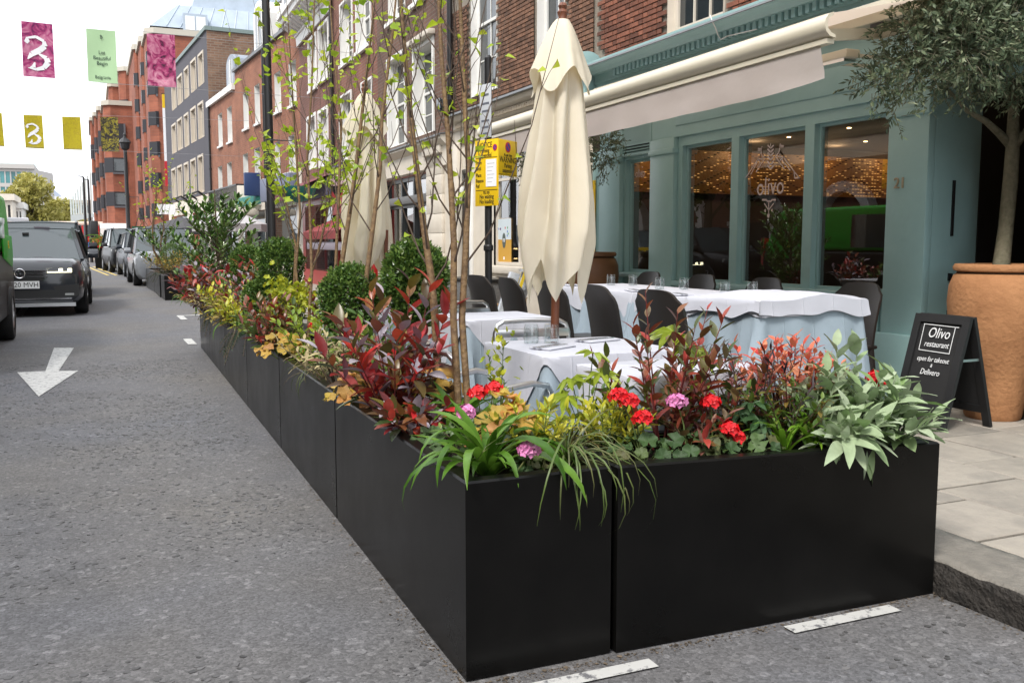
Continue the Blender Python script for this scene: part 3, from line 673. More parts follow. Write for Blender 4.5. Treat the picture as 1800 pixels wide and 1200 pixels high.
for u in (a, a+(b-a)*.33, a+(b-a)*.66, b-.05): wn.box(u, u+.05, -.09, -.03, c, d)
wn.box(a, b, -.088, -.032, c, c+.05); wn.box(a, b, -.088, -.032, d-.05, d); wn.box(a, b, -.086, -.034, c+(d-c)*.74, c+(d-c)*.74+.035)
wn = wn.build('shop_window', m_cream, Bo)
for i in range(3):
    u0, u1 = a+(b-a)*.33*i+.05, a+(b-a)*.33*(i+1); MB().quad((u0,-.06,c+.05),(u0,-.06,d-.05),(u1,-.06,d-.05),(u1,-.06,c+.05)).build('pane', m_glass, wn)
boxpart(Bo, 'window_sill', m_cream, (a-.06,b+.06,0,.11,c-.10,c-.003), (a-.03,b+.03,0,.07,c-.15,c-.103), bevel=.006)
boxpart(Bo, 'sill_bracket', m_cream, (b-.25,b-.15,0,.09,c-.30,c-.155), bevel=.01); boxpart(Bo, 'sill_bracket', m_cream, (a+.3,a+.4,0,.09,c-.30,c-.155), bevel=.01)
rm = MB(); rm.quad((0.05,-.98,.1),(0.05,-.98,2.9),(EB-.05,-.98,2.9),(EB-.05,-.98,.1)); rm.quad((.05,-.1,.12),(.05,-.98,.12),(EB,-.98,.12),(EB,-.1,.12)); rm.quad((.05,-.1,2.6),(EB,-.1,2.6),(EB,-.98,2.6),(.05,-.98,2.6)); rm.quad((.04,-.1,.1),(.04,-.98,.1),(.04,-.98,2.6),(.04,-.1,2.6)); rm.quad((EB-.04,-.1,.1),(EB-.04,-.1,2.6),(EB-.04,-.98,2.6),(EB-.04,-.98,.1))
rm.build('shop_interior', mat('pale_shop_interior', (.26,.24,.21), .8, var=.5, vs=2), Bo)
for z in (1.1,1.35,1.6,1.85): boxpart(Bo, 'shelf', mat('shelf_grey', (.2,.2,.2), .6), (.3, EB-.9, -.9, -.6, z, z+.02))
a, b, c, d = dr; dmb = boxpart(Bo, 'door', mat('grey_door', (.085,.088,.092), .4), (a, b, -.13, -.08, c, d)); 
for z0, z1 in ((c+.12,c+.75),(c+.85,d-.12)): boxpart(dmb, 'door_panel', mat('grey_door_panel', (.07,.073,.077), .4), (a+.06,b-.06,-.08,-.07,z0,z1), bevel=.005)
boxpart(Bo, 'door_surround', m_white, (a-.09,a,0,.04,.12,d+.1), (b,b+.1,0,.04,.12,d+.1), (a,b,0,.045,d,d+.1), bevel=.005)
a, b, c, d = tr; sash(Bo, tr, dep=.06, cols=1, rows=1, sill=False, bars=False, name='fanlight')
pb = (B.at(1060)-.0, .36); boxpart(Bo, 'pilaster', m_cream, (.06,.36,0,.09,.12,zf), bevel=.006); boxpart(Bo, 'pilaster', m_cream, (EB-.5,EB-.3,0,.08,.12,zf), bevel=.006)
pipe(Bo, B.at(793,.07), zc+.1, 8)
# notices behind the shop glass
def poster(b, name, x0, y0, x1, y1, m, out=-.05):
    s0, z1_ = b.sz(x0, y0, out); s1, z0_ = b.sz(x1, y1, out); z1_ = b.sz((x0+x1)/2, y0, out)[1]; z0_ = b.sz((x0+x1)/2, y1, out)[1]
    a, c = min(s0,s1), max(s0,s1); return MB().box(a, c, out, out+.002, z0_, z1_).build(name, m, b.o), (a, c, z0_, z1_)
m_mus = mat('mustard_print', (.55,.30,.04), .6); m_pale = mat('pale_blue_print', (.55,.62,.66), .6)
def posterFB():
    p, (a, c, z0, z1) = poster(B, 'poster', 874, 384, 899, 468, m_mus); h = z1-z0
    MB().box(a+.002,c-.002,-.0475,-.0465,z0+h*.56,z1-.003).build('poster_top', m_pale, p)
    k = (a+c)/2; MB().prism([(k+.06*math.cos(t), z0+h*.54+.105*math.sin(t)) for t in [i*math.pi/8 for i in range(16)]], -.046, -.0455, axis=1).build('poster_badge', mat('grey_green_print', (.08,.10,.09), .6), p)
    text('poster_lettering', 'FB', .07, m_paper, p, frame((k,-.044,z0+h*.54), (-1,0,0), (0,0,1), (0,1,0)))
    MB().box(k-.02,k+.02,-.0470,-.0460,z0+h*.14,z0+h*.20).build('poster_mark', m_paper, p)
    rr = random.Random(4)
    for i in range(9):
        u, z = a+.03+rr.random()*(c-a-.06), z0+h*(.62+.2*rr.random()); col = rr.choice(((.5,.08,.05),(.1,.2,.5),(.1,.3,.1)))
        MB().prism([(u+.018*math.cos(t), z+.018*math.sin(t)) for t in [i*math.pi/3 for i in range(6)]], -.046, -.0458, axis=1).build('poster_flower', mat('poster_print', col, .6), p)
posterFB()
def poster_open():
    p, (a, c, z0, z1) = poster(B, 'poster', 1030, 318, 1046, 448, m_yellow, out=.01); h = z1-z0; k = (a+c)/2
    a, c = a-.0, c
    for t, z, s in (("'RE", .66, .12), ('EN', .54, .12)): text('poster_lettering', t, s, m_ink, p, frame((a+.13,.013,z0+h*z), (-1,0,0), (0,0,1), (0,1,0)), sx=.8)
    MB().box(a+.03,a+.22,.0125,.0132,z0+h*.32,z0+h*.42).build('poster_notice', m_paper, p); MB().box(a+.03,a+.22,.0125,.0132,z0+h*.18,z0+h*.28).build('poster_notice', m_paper, p)
    MB().box(a+.1,a+.22,.0125,.0132,z0+h*.8,z0+h*.92).build('poster_emblem', mat('blue_print', (.03,.07,.22), .6), p)
poster_open()
# ------------------------------------------------------------------ building C: brown brick, dark shop with stone surround
D2 = (.026, 1)
bm_C = brickmat('dark_brown_brickwork', (.125,.062,.045), (.165,.085,.055), (.16,.125,.10), ms=.008, bw=.19, rh=.062)
bm_D = brickmat('red_brown_brickwork', (.19,.068,.045), (.235,.09,.058), (.20,.14,.11), ms=.008, bw=.19, rh=.062)
bm_E = brickmat('deep_red_brickwork', (.165,.06,.045), (.21,.08,.055), (.17,.12,.10), ms=.008, bw=.19, rh=.062)
bm_F = brickmat('orange_red_brickwork', (.25,.085,.045), (.31,.115,.06), (.22,.15,.11), ms=.008, bw=.2, rh=.066)
Cb = Bld('brown_brick_building', 'brown brick building with stone trimmed dark shop front and door', (5.106,9.30+EB), D2); Co = Cb.o
EC = Cb.at(668)
zl = Cb.sz(690,262,.1)[1]
U = [Cb.win(681,712,-70,45), Cb.win(724,748,-80,12), Cb.win(683,713,112,262), Cb.win(729,762,92,243)]
mb = MB().walls(0, EC, zl, 9, U); mb.quad((0,0,9),(EC,0,9),(EC,-6,9),(0,-6,9)); mb.build('upper_wall', bm_C, Co)
for i, h in enumerate(U): sash(Co, h, dep=.16, cols=2, rows=2, fw=.06, sill=i < 2, sur=.0 if i < 2 else .07)
hood = U[3]; boxpart(Co, 'window_hood', m_cream, (hood[0]-.12, hood[1]+.12, 0, .13, hood[3]+.075, hood[3]+.16), bevel=.01)
cornice(Co, 'shop_cornice', m_cream, [(-.1,zl-.5),(.05,zl-.5),(.05,zl-.2),(.1,zl-.16),(.16,zl-.1),(.16,zl-.05),(-.1,zl-.01)], .02, EC-.02)
cornice(Co, 'lead_capping', m_lead, [(-.1,zl+.012),(-.1,zl),(.17,zl-.045),(.185,zl-.06),(.18,zl-.03)], .0, EC)
sh = (Cb.at(752), Cb.at(671), .14, zl-.52)
mb = MB().walls(0, EC, .1, zl-.45, [sh]); mb.build('shopfront_wall', m_cream, Co)
a, b, c, d = sh
sf = MB()
for u in (a, a+(b-a)*.36, a+(b-a)*.62, b-.08): sf.box(u, u+.08, -.2, -.1, c, d)
for z in (c, c+.42, d-.55, d-.08): sf.box(a, b, -.195, -.105, z, z+.07)
sf = sf.build('dark_shopfront', m_dark, Co)
for i, (f0, f1) in enumerate(((0,.36),(.36,.62),(.62,1))):
    u0, u1 = a+(b-a)*f0+.08, a+(b-a)*f1; MB().quad((u0,-.15,c+.45),(u0,-.15,d-.08),(u1,-.15,d-.08),(u1,-.15,c+.45)).build('pane', m_glass, sf)
MB().quad((a,-.9,c),(a,-.9,d),(b,-.9,d),(b,-.9,c)).quad((a,-.2,c),(a,-.9,c),(a,-.9,d),(a,-.2,d)).quad((b,-.2,c),(b,-.2,d),(b,-.9,d),(b,-.9,c)).build('shop_interior', mat('olive_interior', (.10,.10,.055), .8, var=.6, vs=2), Co)
boxpart(sf, 'awning_box', mat('grey_awning_box', (.12,.12,.12), .5), (a, b, -.1, .02, d-.5, d-.36), bevel=.01)
for i in range(8):
    z = .13+i*.31; boxpart(Co, 'pier_block', m_cream, (Cb.at(782), Cb.at(755), .0, .05, z, z+.303), bevel=.003)
boxpart(Co, 'pier_capital', m_cream, (Cb.at(784), Cb.at(753), .0, .1, 2.62, 2.74), bevel=.01)
boxpart(Co, 'end_pier', m_cream, (EC-.35, EC-.03, 0, .06, .12, zl-.5), bevel=.008)
fl = thing('floodlight', 'black floodlight on the ledge beside the drainpipe', 'floodlight', gx(788,185,4.95))
MB().box(-.14,.04,-.1,.1,-.1,.08).build('housing', m_black, fl, bevel=.03); MB().box(-.16,-.14,-.08,.08,-.06,.09).build('front_glass', m_pane, fl); MB().box(-.05,.2,-.02,.02,-.16,-.1).build('bracket', m_black, fl)
# ------------------------------------------------------------------ building D: red shop
PD = Co.location+Cb.d*EC
Db = Bld('red_shop_building', 'red brick building with white windows over a red shop front', (PD.x,PD.y), D2); Do = Db.o
ED = Db.at(592)
zr = Db.sz(610,300,.05)[1]
U = [Db.win(599,620,13,118), Db.win(627,652,-22,95), Db.win(598,619,175,290), Db.win(637,655,150,275)]
mb = MB().walls(0, ED, zr, 10.6, U); mb.quad((0,0,10.6),(ED,0,10.6),(ED,-6,10.6),(0,-6,10.6)); mb.build('upper_wall', bm_D, Do)
for i, h in enumerate(U): sash(Do, h, dep=.17, cols=2, rows=2, fw=.06, sill=i < 2, sur=.05)
pipe(Do, ED-.12, .2, 10.5)
m_red = mat('red_shop_paint', (.38,.02,.018), .35, var=.2, vs=2); m_redd = mat('dull_red_awning', (.24,.03,.03), .7, var=.25, vs=2)
mb = MB().walls(0, ED, .1, zr, [(.3,ED-.35,.6,1.9)]); mb.build('shopfront_wall', m_red, Do)
MB().quad((.3,-.3,.6),(.3,-.3,1.9),(ED-.35,-.3,1.9),(ED-.35,-.3,.6)).build('shop_pane', m_pane, Do)
for i in range(4): boxpart(Do, 'red_column', m_red, (.25+i*(ED-.8)/3, .45+i*(ED-.8)/3, -.05, .09, .12, 2.0), bevel=.02)
boxpart(Do, 'fascia_board', m_red, (.1, ED-.1, 0, .12, zr-.95, zr-.12), bevel=.01)
boxpart(Do, 'fascia_top', mat('pale_pink_board', (.62,.42,.42), .6), (.05, ED-.05, 0, .16, zr-.30, zr-.06), bevel=.01)
boxpart(Do, 'railing', m_black, (.0, ED, .15, .17, zr+.12, zr+.16), (.0, ED, .15, .17, zr-.02, zr+.01), *[(i*.14, i*.14+.018, .15, .168, zr, zr+.13) for i in range(int(ED/.14))])
mb = MB(); zr2 = zr-1.0; mb.add([(.1,0,zr2),(ED-.1,0,zr2),(ED-.1,.8,zr2-.35),(.1,.8,zr2-.35),(.1,.8,zr2-.52),(ED-.1,.8,zr2-.52)], [[0,1,2,3],[3,2,5,4]]); mb.build('shop_awning', m_redd, Do)
boxpart(Do, 'grey_shade_board', mat('mauve_grey', (.28,.25,.30), .6), (.2, ED-.2, .05, .75, zr2-.75, zr2-.58), bevel=.02)
for s in (.9, 2.6):
    mb = MB().lathe([(.0,-.16),(.05,-.14),(.10,-.06),(.13,.04),(.14,.07),(.0,.07)], 14, (s,.28,zr-.42)); mb.build('wall_lamp', m_black, Do, smooth=True)
# ------------------------------------------------------------------ building E: white bracketed cornice
PE = Do.location+Db.d*ED
Eb = Bld('white_cornice_building', 'narrow dark red brick building with white bracketed cornice', (PE.x,PE.y), D2); Eo = Eb.o
EE = Eb.at(533); zk = Eb.sz(537,70)[1]; zq = Eb.sz(536,300)[1]
U = [Eb.win(543,557,76,163), Eb.win(561,578,54,147), Eb.win(541,556,212,300), Eb.win(561,577,201,296)]
mb = MB().walls(0, EE, zq-.4, zk+.7, U); mb.quad((EE,0,0),(EE,0,zk+.7),(EE,-6,zk+.7),(EE,-6,0)); mb.build('upper_wall', bm_E, Eo)
for i, h in enumerate(U): sash(Eo, h, dep=.17, cols=2, rows=2, fw=.06, sill=i < 2, sur=.08)
cornice(Eo, 'cornice', m_white, [(0,zk),(.06,zk),(.08,zk+.22),(.12,zk+.24),(.12,zk+.5),(.5,zk+.52),(.52,zk+.62),(.58,zk+.66),(.58,zk+.78),(0,zk+.86)], 0, EE)
nb_ = 13
bmesh_ = MB().prism([(.121,zk+.27),(.30,zk+.36),(.44,zk+.45),(.44,zk+.519),(.121,zk+.519)], 0, .13, axis=0).mesh('cornice_bracket', m_white)
for i in range(nb_): o = ob('cornice_bracket', bmesh_, Eo); o.location = (.1+i*(EE-.25)/(nb_-1), 0, 0)
mb = MB().walls(0, EE, zk+.8, zk+2.6, [], y=-.5); mb.quad((EE,-.5,zk+.8),(EE,-.5,zk+2.6),(EE,-5,zk+2.6),(EE,-5,zk+.8)); mb.build('attic', m_white, Eo)
mb = MB().walls(0, EE, .1, zq-.39, [(.4,EE-.4,.5,2.2)], y=.002); mb.build('shopfront_wall', m_red, Eo); MB().quad((.4,-.3,.5),(.4,-.3,2.2),(EE-.4,-.3,2.2),(EE-.4,-.3,.5)).build('shop_pane', m_pane, Eo)
boxpart(Eo, 'fascia_board', mat('slate_blue_board', (.12,.13,.2), .5), (.1, EE-.1, 0, .2, 2.35, zq-.45), bevel=.01)
mb = MB(); mb.add([(.1,.0,2.9),(EE-.1,.0,2.9),(EE-.1,.9,2.5),(.1,.9,2.5),(.1,.9,2.3),(EE-.1,.9,2.3)], [[0,1,2,3],[3,2,5,4]]); mb.build('shop_awning', mat('maroon_awning', (.16,.03,.04), .7), Eo)
# ------------------------------------------------------------------ building F: long red brick terrace
PF = Eo.location+Eb.d*EE; DF = (-.062, 1)
Fb = Bld('brick_terrace', 'orange red brick terrace with slate mansard and dormers behind the lamp post', (PF.x,PF.y), DF); Fo = Fb.o
EF = Fb.at(375); EF1 = Fb.at(421)
zp = Fb.sz(470,82)[1]; zp2 = Fb.sz(376,184)[1]
U = [Fb.win(507,521,112,189), Fb.win(482,494,131,200), Fb.win(447,457,152,220), Fb.win(427,437,166,229), Fb.win(399,408,191,252), Fb.win(383,391,202,259),
     Fb.win(507,521,240,318), Fb.win(483,493,251,330), Fb.win(447,458,262,358), Fb.win(427,437,272,362), Fb.win(399,408,287,352), Fb.win(383,391,294,345)]
U = [u for u in U]
zg = 3.3
mb = MB().walls(0, EF1, zg, zp, U); mb.walls(EF1, EF, zg, zp2, U)
mb.quad((EF1,0,zp2),(EF1,0,zp),(EF1,-4,zp),(EF1,-4,zp2)); mb.build('upper_wall', bm_F, Fo)
for h in U: sash(Fo, h, dep=.2, cols=2, rows=2, fw=.06)
m_slate = mat('slate_roof', (.055,.045,.045), .8, var=.4, vs=4, bump=.3); m_zinc = mat('zinc_roof', (.34,.40,.47), .45, var=.2, vs=1.5)
boxpart(Fo, 'gutter', m_lead, (0, EF1, 0, .1, zp-.0, zp+.1)); boxpart(Fo, 'white_coping', m_white, (EF1+.02, EF, -.1, .12, zp2, zp2+.22))
mb = MB(); mb.quad((0,-.3,zp+.05),(EF1,-.3,zp+.05),(EF1,-1.3,zp+2.3),(0,-1.3,zp+2.3)); mb.quad((EF1,-.3,zp2+.05),(EF,-.3,zp2+.05),(EF,-1.1,zp2+1.6),(EF1,-1.1,zp2+1.6)); mb.quad((EF1,-.3,zp),(EF1,-1.3,zp+2.3),(EF1,-5,zp+2.3),(EF1,-5,zp)); mb.quad((0,-1.3,zp+2.3),(EF1,-1.3,zp+2.3),(EF1,-5,zp+2.5),(0,-5,zp+2.5)); mb.quad((EF1,-1.1,zp2+1.6),(EF,-1.1,zp2+1.6),(EF,-5,zp2+1.7),(EF1,-5,zp2+1.7)); mb.build('mansard_roof', m_slate, Fo)
def dormer(o, s, z, w, h, d, m):
    mb = MB(); n = 8; arc = [(s+w/2+w/2*math.cos(t), z+h*.7+h*.3*math.sin(t)) for t in [i*math.pi/n for i in range(n+1)]]
    mb.prism([(s,z),(s+w,z)]+arc, -d, -.12, axis=1); dm = mb.build('dormer', m, o)
    MB().box(s+w*.18, s+w*.82, -.119, -.115, z+.12, z+h*.85).build('pane', m_pane, dm); MB().box(s+w*.47, s+w*.53, -.114, -.1, z+.12, z+h*.85).build('glazing_bar', m_white, dm); return dm
for px_ in (505, 452): dormer(Fo, Fb.at(px_+14), zp+.2, 1.35, 1.55, 2.0, m_white)
dormer(Fo, Fb.at(416), zp2+.25, 1.6, 1.2, 1.8, mat('lead_dormer', (.22,.25,.30), .5))
mb = MB().box(.8,2.6,-3.5,-1.4,zp,zp+4.2); mb.box(6.5,8.5,-3.8,-2.2,zp,zp+4.4); mb.build('chimney_stack', brickmat('yellow_brickwork', (.22,.13,.055), (.30,.19,.085), (.16,.12,.09), bw=.2, rh=.066), Fo)
pipe(Fo, EF-.3, .2, zp2+.1); pipe(Fo, Fb.at(474), .2, zp)
mb = MB().walls(0, EF, .1, zg, [(.6,3.4,.5,2.3),(4.6,8.0,.5,2.3),(9,EF-.6,.5,2.3)], y=.003); mb.build('shopfront_wall', m_cream, Fo)
for a, b in ((.6,3.4),(4.6,8.0),(9,EF-.6)): MB().quad((a,-.25,.5),(a,-.25,2.3),(b,-.25,2.3),(b,-.25,.5)).build('shop_pane', m_pane, Fo)
bs0, bs1 = Fb.at(457), Fb.at(402); zb = Fb.sz(430,366,.5)[1]
bl = boxpart(Fo, 'balcony', m_cream, (bs0, bs1, 0, .75, zb-.22, zb), bevel=.04)
boxpart(bl, 'railing', m_black, (bs0, bs1, .7, .73, zb+.75, zb+.8), (bs0, bs0+.03, 0, .73, zb+.75, zb+.8), *[(bs0+i*.14, bs0+i*.14+.02, .705, .725, zb, zb+.76) for i in range(int((bs1-bs0)/.14))])
boxpart(Fo, 'shop_sign', mat('teal_shop_sign', (.02,.20,.17), .5), (Fb.at(462), Fb.at(425), .02, .2, 2.5, 2.8), bevel=.02)
bsn = boxpart(Fo, 'hanging_sign', mat('blue_hanging_sign', (.015,.04,.13), .5), (Fb.at(463), Fb.at(461), .05, .55, 2.75, 3.5), bevel=.02)
boxpart(Fo, 'fascia_board', mat('grey_blue_fascia', (.14,.16,.24), .5), (.3, Fb.at(476), .02, .3, 2.5, 3.2), bevel=.02)
# ------------------------------------------------------------------ building G: dark grey rendered block
PG = Fo.location+Fb.d*EF
Gb = Bld('grey_rendered_building', 'dark grey rendered block with cream framed windows and brick flank', (PG.x,PG.y), DF); Go = Gb.o
m_grey = mat('dark_grey_render', (.075,.072,.085), .85, var=.15, vs=1, bump=.1, bs=30); m_frame = mat('stone_window_frame', (.52,.46,.38), .7)
EG = Gb.at(299); zgp = Gb.sz(374,40)[1]; zgf = Gb.sz(374,338)[1]
U = []
for (xa, xb, t1, b1, t2, b2, t3, b3) in ((349,358,101,154,187,246,278,340), (336,345,113,165,196,253,285,343), (324.5,332,126,176,206,260,291,347), (312.5,321,140,187,215,266,296,349), (302.5,310,152,196,224,272,301,351)):
    for t, b in ((t1,b1),(t2,b2),(t3,b3)): U.append(Gb.win(xa, xb, t, b))
mb = MB().walls(0, EG, zgf, zgp, U); mb.build('front_wall', m_grey, Go)
bm_G = brickmat('flank_brickwork', (.16,.085,.055), (.24,.14,.09), (.22,.17,.13), bw=.3, rh=.1, ms=.016)
MB().quad((0,0,0),(0,-9,0),(0,-9,zgp),(0,0,zgp)).build('flank_wall', bm_G, Go); MB().quad((0,0,zgp),(0,-9,zgp),(EG,-9,zgp),(EG,0,zgp)).build('roof', m_lead, Go)
boxpart(Go, 'coping', mat('green_grey_coping', (.16,.21,.20), .6), (-.05, EG, -.2, .08, zgp, zgp+.16), (-.06, -.0, -9, -.21, zgp, zgp+.16))
for h in U: sash(Go, h, dep=.12, cols=2, rows=1, fw=.1, mf=m_frame, sill=False, sur=.1, bars=True)
mb = MB().walls(0, EG, .1, zgf-.02, [(1,5,.4,2.6),(6.5,EG-1,.4,2.6)], y=.01); mb.build('shopfront_wall', m_cream, Go)
for a, b in ((1,5),(6.5,EG-1)): MB().quad((a,-.25,.4),(a,-.25,2.6),(b,-.25,2.6),(b,-.25,.4)).build('shop_pane', m_pane, Go)
for i in range(5): MB().tube([(1.2+i*2.4,.0,zgf-.15),(1.2+i*2.4,.35,zgf+.1),(1.2+i*2.4,.6,zgf-.0)], .05, 6).build('sign_lamp', m_black, Go)
# vertical banner on its corner
bn = thing('wall_banner', 'tall white and red vertical banner at the corner of the grey block', 'banner', Go.location+Gb.d*(EG+.05)+Gb.n*(-.12), Go.rotation_euler.z)
zhi = Gb.sz(297,158)[1]; zlo = Gb.sz(297,326)[1]
MB().box(-.02,.02,0,.24,zlo,zhi).build('cloth', m_paper, bn); MB().box(-.024,.024,0,.243,zlo-.02,zlo+1.3).build('red_panel', mat('red_banner', (.5,.02,.03), .6), bn); MB().box(-.024,.024,0,.242,zhi-.7,zhi+.01).build('yellow_panel', m_yellow, bn)
MB().tube([(0,-.1,zhi+.03),(0,.3,zhi+.03)], .02, 6).build('pole', m_black, bn)
# ------------------------------------------------------------------ building H: stepped orange brick block far down the street
bm_H = brickmat('orange_brickwork', (.23,.072,.042), (.28,.09,.05), (.20,.09,.06), bw=.3, rh=.1, ms=.01)
m_hcop = mat('pale_stone_coping', (.42,.39,.33), .8); m_hglass = mat('dark_bronze_window', (.018,.018,.022), .25, spec=.35); m_hfr = mat('grey_window_frame', (.09,.09,.10), .5)
Ho = thing('stepped_brick_building', 'orange brick office block with stepped canted bays and blue grey zinc roof', 'building', (0,0,0))
steps = [(58,258,302,58), (62,247,258,73), (66,235,247,87), (72,181,233,184), (76,209,240,124), (77,172,181,194), (79,191,209,152), (82,165,172,204), (88,158,165,212)]
rowsz = [gy(262,y,58).z for y in (380,357,328,303,272,248,219,195,165,140,112,88)]
rowpairs = list(zip(rowsz[0::2], rowsz[1::2]))
r72 = [gy(200,y,72).z for y in (362,337,303,277,246,217)]; rp72 = list(zip(r72[0::2], r72[1::2]))
rp72 += [(a+ (rp72[2][0]-rp72[1][0])*k, b+(rp72[2][0]-rp72[1][0])*k) for k, (a, b) in ((1, rp72[2]), (2, rp72[2]))]
for (Y, xl, xr, yt) in steps:
    a, b, z = gy(xl,yt,Y).x, gy(xr,yt,Y).x, gy(xl,yt,Y).z; ch = min(.45, (b-a)*.35)
    fp = [(a+ch,Y), (b+9,Y), (b+9,Y+12), (a,Y+12), (a,Y+ch)]
    MB().prism(fp, 0, z, axis=2).build('stepped_wall', bm_H, Ho)
    cp = MB().prism([(a+ch-.1,Y-.12), (b+9,Y-.12), (b+9,Y+12), (a-.12,Y+12), (a-.12,Y+ch-.1)], z, z+.32, axis=2).build('coping', m_hcop, Ho)
    for z0, z1 in (rowpairs if Y < 70 else rp72):
        if z1 > z-.3: continue
        w0, w1 = a+ch*.3, a+(b-a)*.86
        if Y == 58: w1 = gy(278,300,Y).x
        if Y == 72: w1 = gy(222,300,Y).x
        if Y == 76: w1 = gy(224,160,Y).x
        wn = MB()
        fpw = [(w0+ch*.75,Y-.05), (w1,Y-.05), (w1,Y+.02), (w0+ch*.8,Y+.02), (a-.03,Y+ch+1.1), (a-.06,Y+ch*1.1)]
        wn.prism(fpw, z0, z1, axis=2); wn = wn.build('window', m_hglass, Ho); MB().box(w0+ch*.7, w1+.04, Y-.1, Y+.01, z0-.12, z0-.005).build('sill', m_hfr, wn)
        nb = max(1, int((w1-w0)/.75))
        for i in range(nb):
            u0 = w0+ch*.78+(w1-w0-ch*.78)*i/nb+.06; u1 = w0+ch*.78+(w1-w0-ch*.78)*(i+1)/nb-.06
            if u1 > u0:
                MB().box(u0, u1, Y-.06, Y-.052, z0+.1, z1-.1).build('pane', m_pane if (i+int(z0)) % 3 == 0 else m_hglass, wn); MB().box(u1, u1+.12, Y-.09, Y-.052, z0, z1).build('mullion', m_hfr, wn)
# zinc mansard with its window
zr0 = gy(262,57,59).z; xa = gy(263,57,59).x
mb = MB(); f = lambda X0, X1, Y0, Y1, Z0, ix, Z1: mb.add([(X0,Y0,Z0),(X1,Y0,Z0),(X1,Y1,Z0),(X0,Y1,Z0),(X0+ix,Y0+ix*.5,Z1),(X1-ix,Y0+ix*.5,Z1),(X1-ix,Y1-ix,Z1),(X0+ix,Y1-ix,Z1)], [[0,1,5,4],[1,2,6,5],[2,3,7,6],[3,0,4,7],[4,5,6,7]])
f(xa, xa+13, 58.6, 72, zr0+.3, 1.6, gy(300,5,59).z); f(xa+2.4, xa+13, 60, 72, gy(300,5,59).z-.05, 1.4, gy(300,5,59).z+4)
mb.build('zinc_roof', m_zinc, Ho)
for i in range(16): MB().bar((xa+.9+i*.75,58.62,zr0+.35),(xa+1.7+i*.65,59.4,gy(300,5,59).z), .06).build('roof_seam', m_zinc, Ho)
w0, w1, wz0, wz1 = gy(326,52,58.5).x, gy(361,52,58.5).x, gy(326,53,58.5).z, gy(326,29,58.5).z
dw = MB().box(w0-.12,w1+.12,58.35,60.5,wz0-.1,wz1+.15).build('roof_dormer', m_zinc, Ho)
for u0, u1 in ((w0,(w0+w1)/2-.05), ((w0+w1)/2+.05,w1)): MB().box(u0,u1,58.32,58.345,wz0,wz1).build('pane', m_white, dw)
cz = gy(176,415,71.5).z; MB().add([(gy(176,400,70).x,70,cz),(gy(228,400,70).x,70,cz),(gy(228,400,70).x,72,cz+.9),(gy(176,400,70).x,72,cz+.9),(gy(176,400,70).x,70,cz+.55),(gy(228,400,70).x,70,cz+.55)], [[0,1,5,4],[4,5,2,3]]).build('entrance_canopy', m_white, Ho)
MB().box(gy(183,420,71.9).x, gy(226,420,71.9).x, 71.85, 71.95, .15, cz+.4).build('red_entrance', mat('red_entrance_wall', (.4,.03,.02), .5), Ho)
# white slatted canopy beyond
co = thing('slatted_canopy', 'white slatted canopy jutting over the road beside the orange block', 'canopy', (0,0,0))
Y = 104; a, b = gy(123,360,Y).x, gy(164,360,Y).x; z0, z1 = gy(130,378,Y).z, gy(130,350,Y).z
MB().add([(a,Y,z0),(b,Y-6,z0),(b,Y+10,z0),(a,Y+10,z0),(a,Y,z0-.7),(b,Y-6,z0-.3)], [[0,3,2,1],[4,5,1,0]]).build('soffit', mat('grey_soffit', (.3,.32,.32), .7), co)
for i in range(9):
    t = i/9; u = a+(b-a)*t; MB().box(u, u+(b-a)/9*.7, Y-6*t-.1, Y-6*t+.1, z0+.02, z1+2.6*t).build('slat', mat('canopy_slat', (.5,.55,.54), .6), co)
MB().tube([(b-.3,Y+2,0),(b-.3,Y+2,z0)], .25, 8).build('column', m_white, co)
# ------------------------------------------------------------------ far left: office block, white terrace, trees
def farblock(name, label, Y, xl, xr, yt, yb, dep, mw, cols, rows, mpan, side=0, frame_=.25, roof=None):
    a, b, z = gy(xl,yt,Y).x, gy(xr,yt,Y).x, gy((xl+xr)/2,yt,Y).z; t = thing(name, label, 'building', ((a+b)/2,Y,0))
    W = (b-a)/2; mb = MB(); hs = []
    cw = 2*W/cols; rh = (z-1.)/rows
    for i in range(cols):
        for j in range(rows): hs.append((-W+cw*i+cw*frame_/2, -W+cw*(i+1)-cw*frame_/2, .8+rh*j+rh*.12, .8+rh*(j+1)-rh*.12))
    mb.walls(-W, W, 0, z, hs); mb.v = [(x,-y,zz) for x,y,zz in mb.v]
    mb.quad((W,0,0),(W,dep,0),(W,dep,z),(W,0,z)); mb.quad((-W,0,0),(-W,0,z),(-W,dep,z),(-W,dep,0)); mb.quad((-W,0,z),(W,0,z),(W,dep,z),(-W,dep,z)); mb.build('wall', mw, t)
    for h in hs: MB().box(h[0],h[1],.1,.16,h[2],h[3]).build('window', mpan, t)
    boxpart(t, 'parapet', mw, (-W-.3,W+.3,-.4,dep,z,z+.7))
    return t, W, z
m_offc = mat('concrete_frame', (.42,.40,.38), .8); m_teal_g = mat('teal_curtain_glass', (.05,.20,.21), .2, spec=.7, obj=.4)
t, W, z = farblock('office_block', 'glass fronted office block with concrete fins beyond the trees', 170, -22, 57, 296, 440, 14, m_offc, 8, 5, m_teal_g, frame_=.22)
MB().prism([(W,0),(W+2.5,9),(W+2.5,14),(W,14)], 0, z, axis=2).build('corner_bay', m_offc, t)
for i in range(int((z-3)/2.9)): MB().box(W+.6,W+1.2,2.1,2.3,2+i*2.9,4+i*2.9).build('window', m_hglass, t)
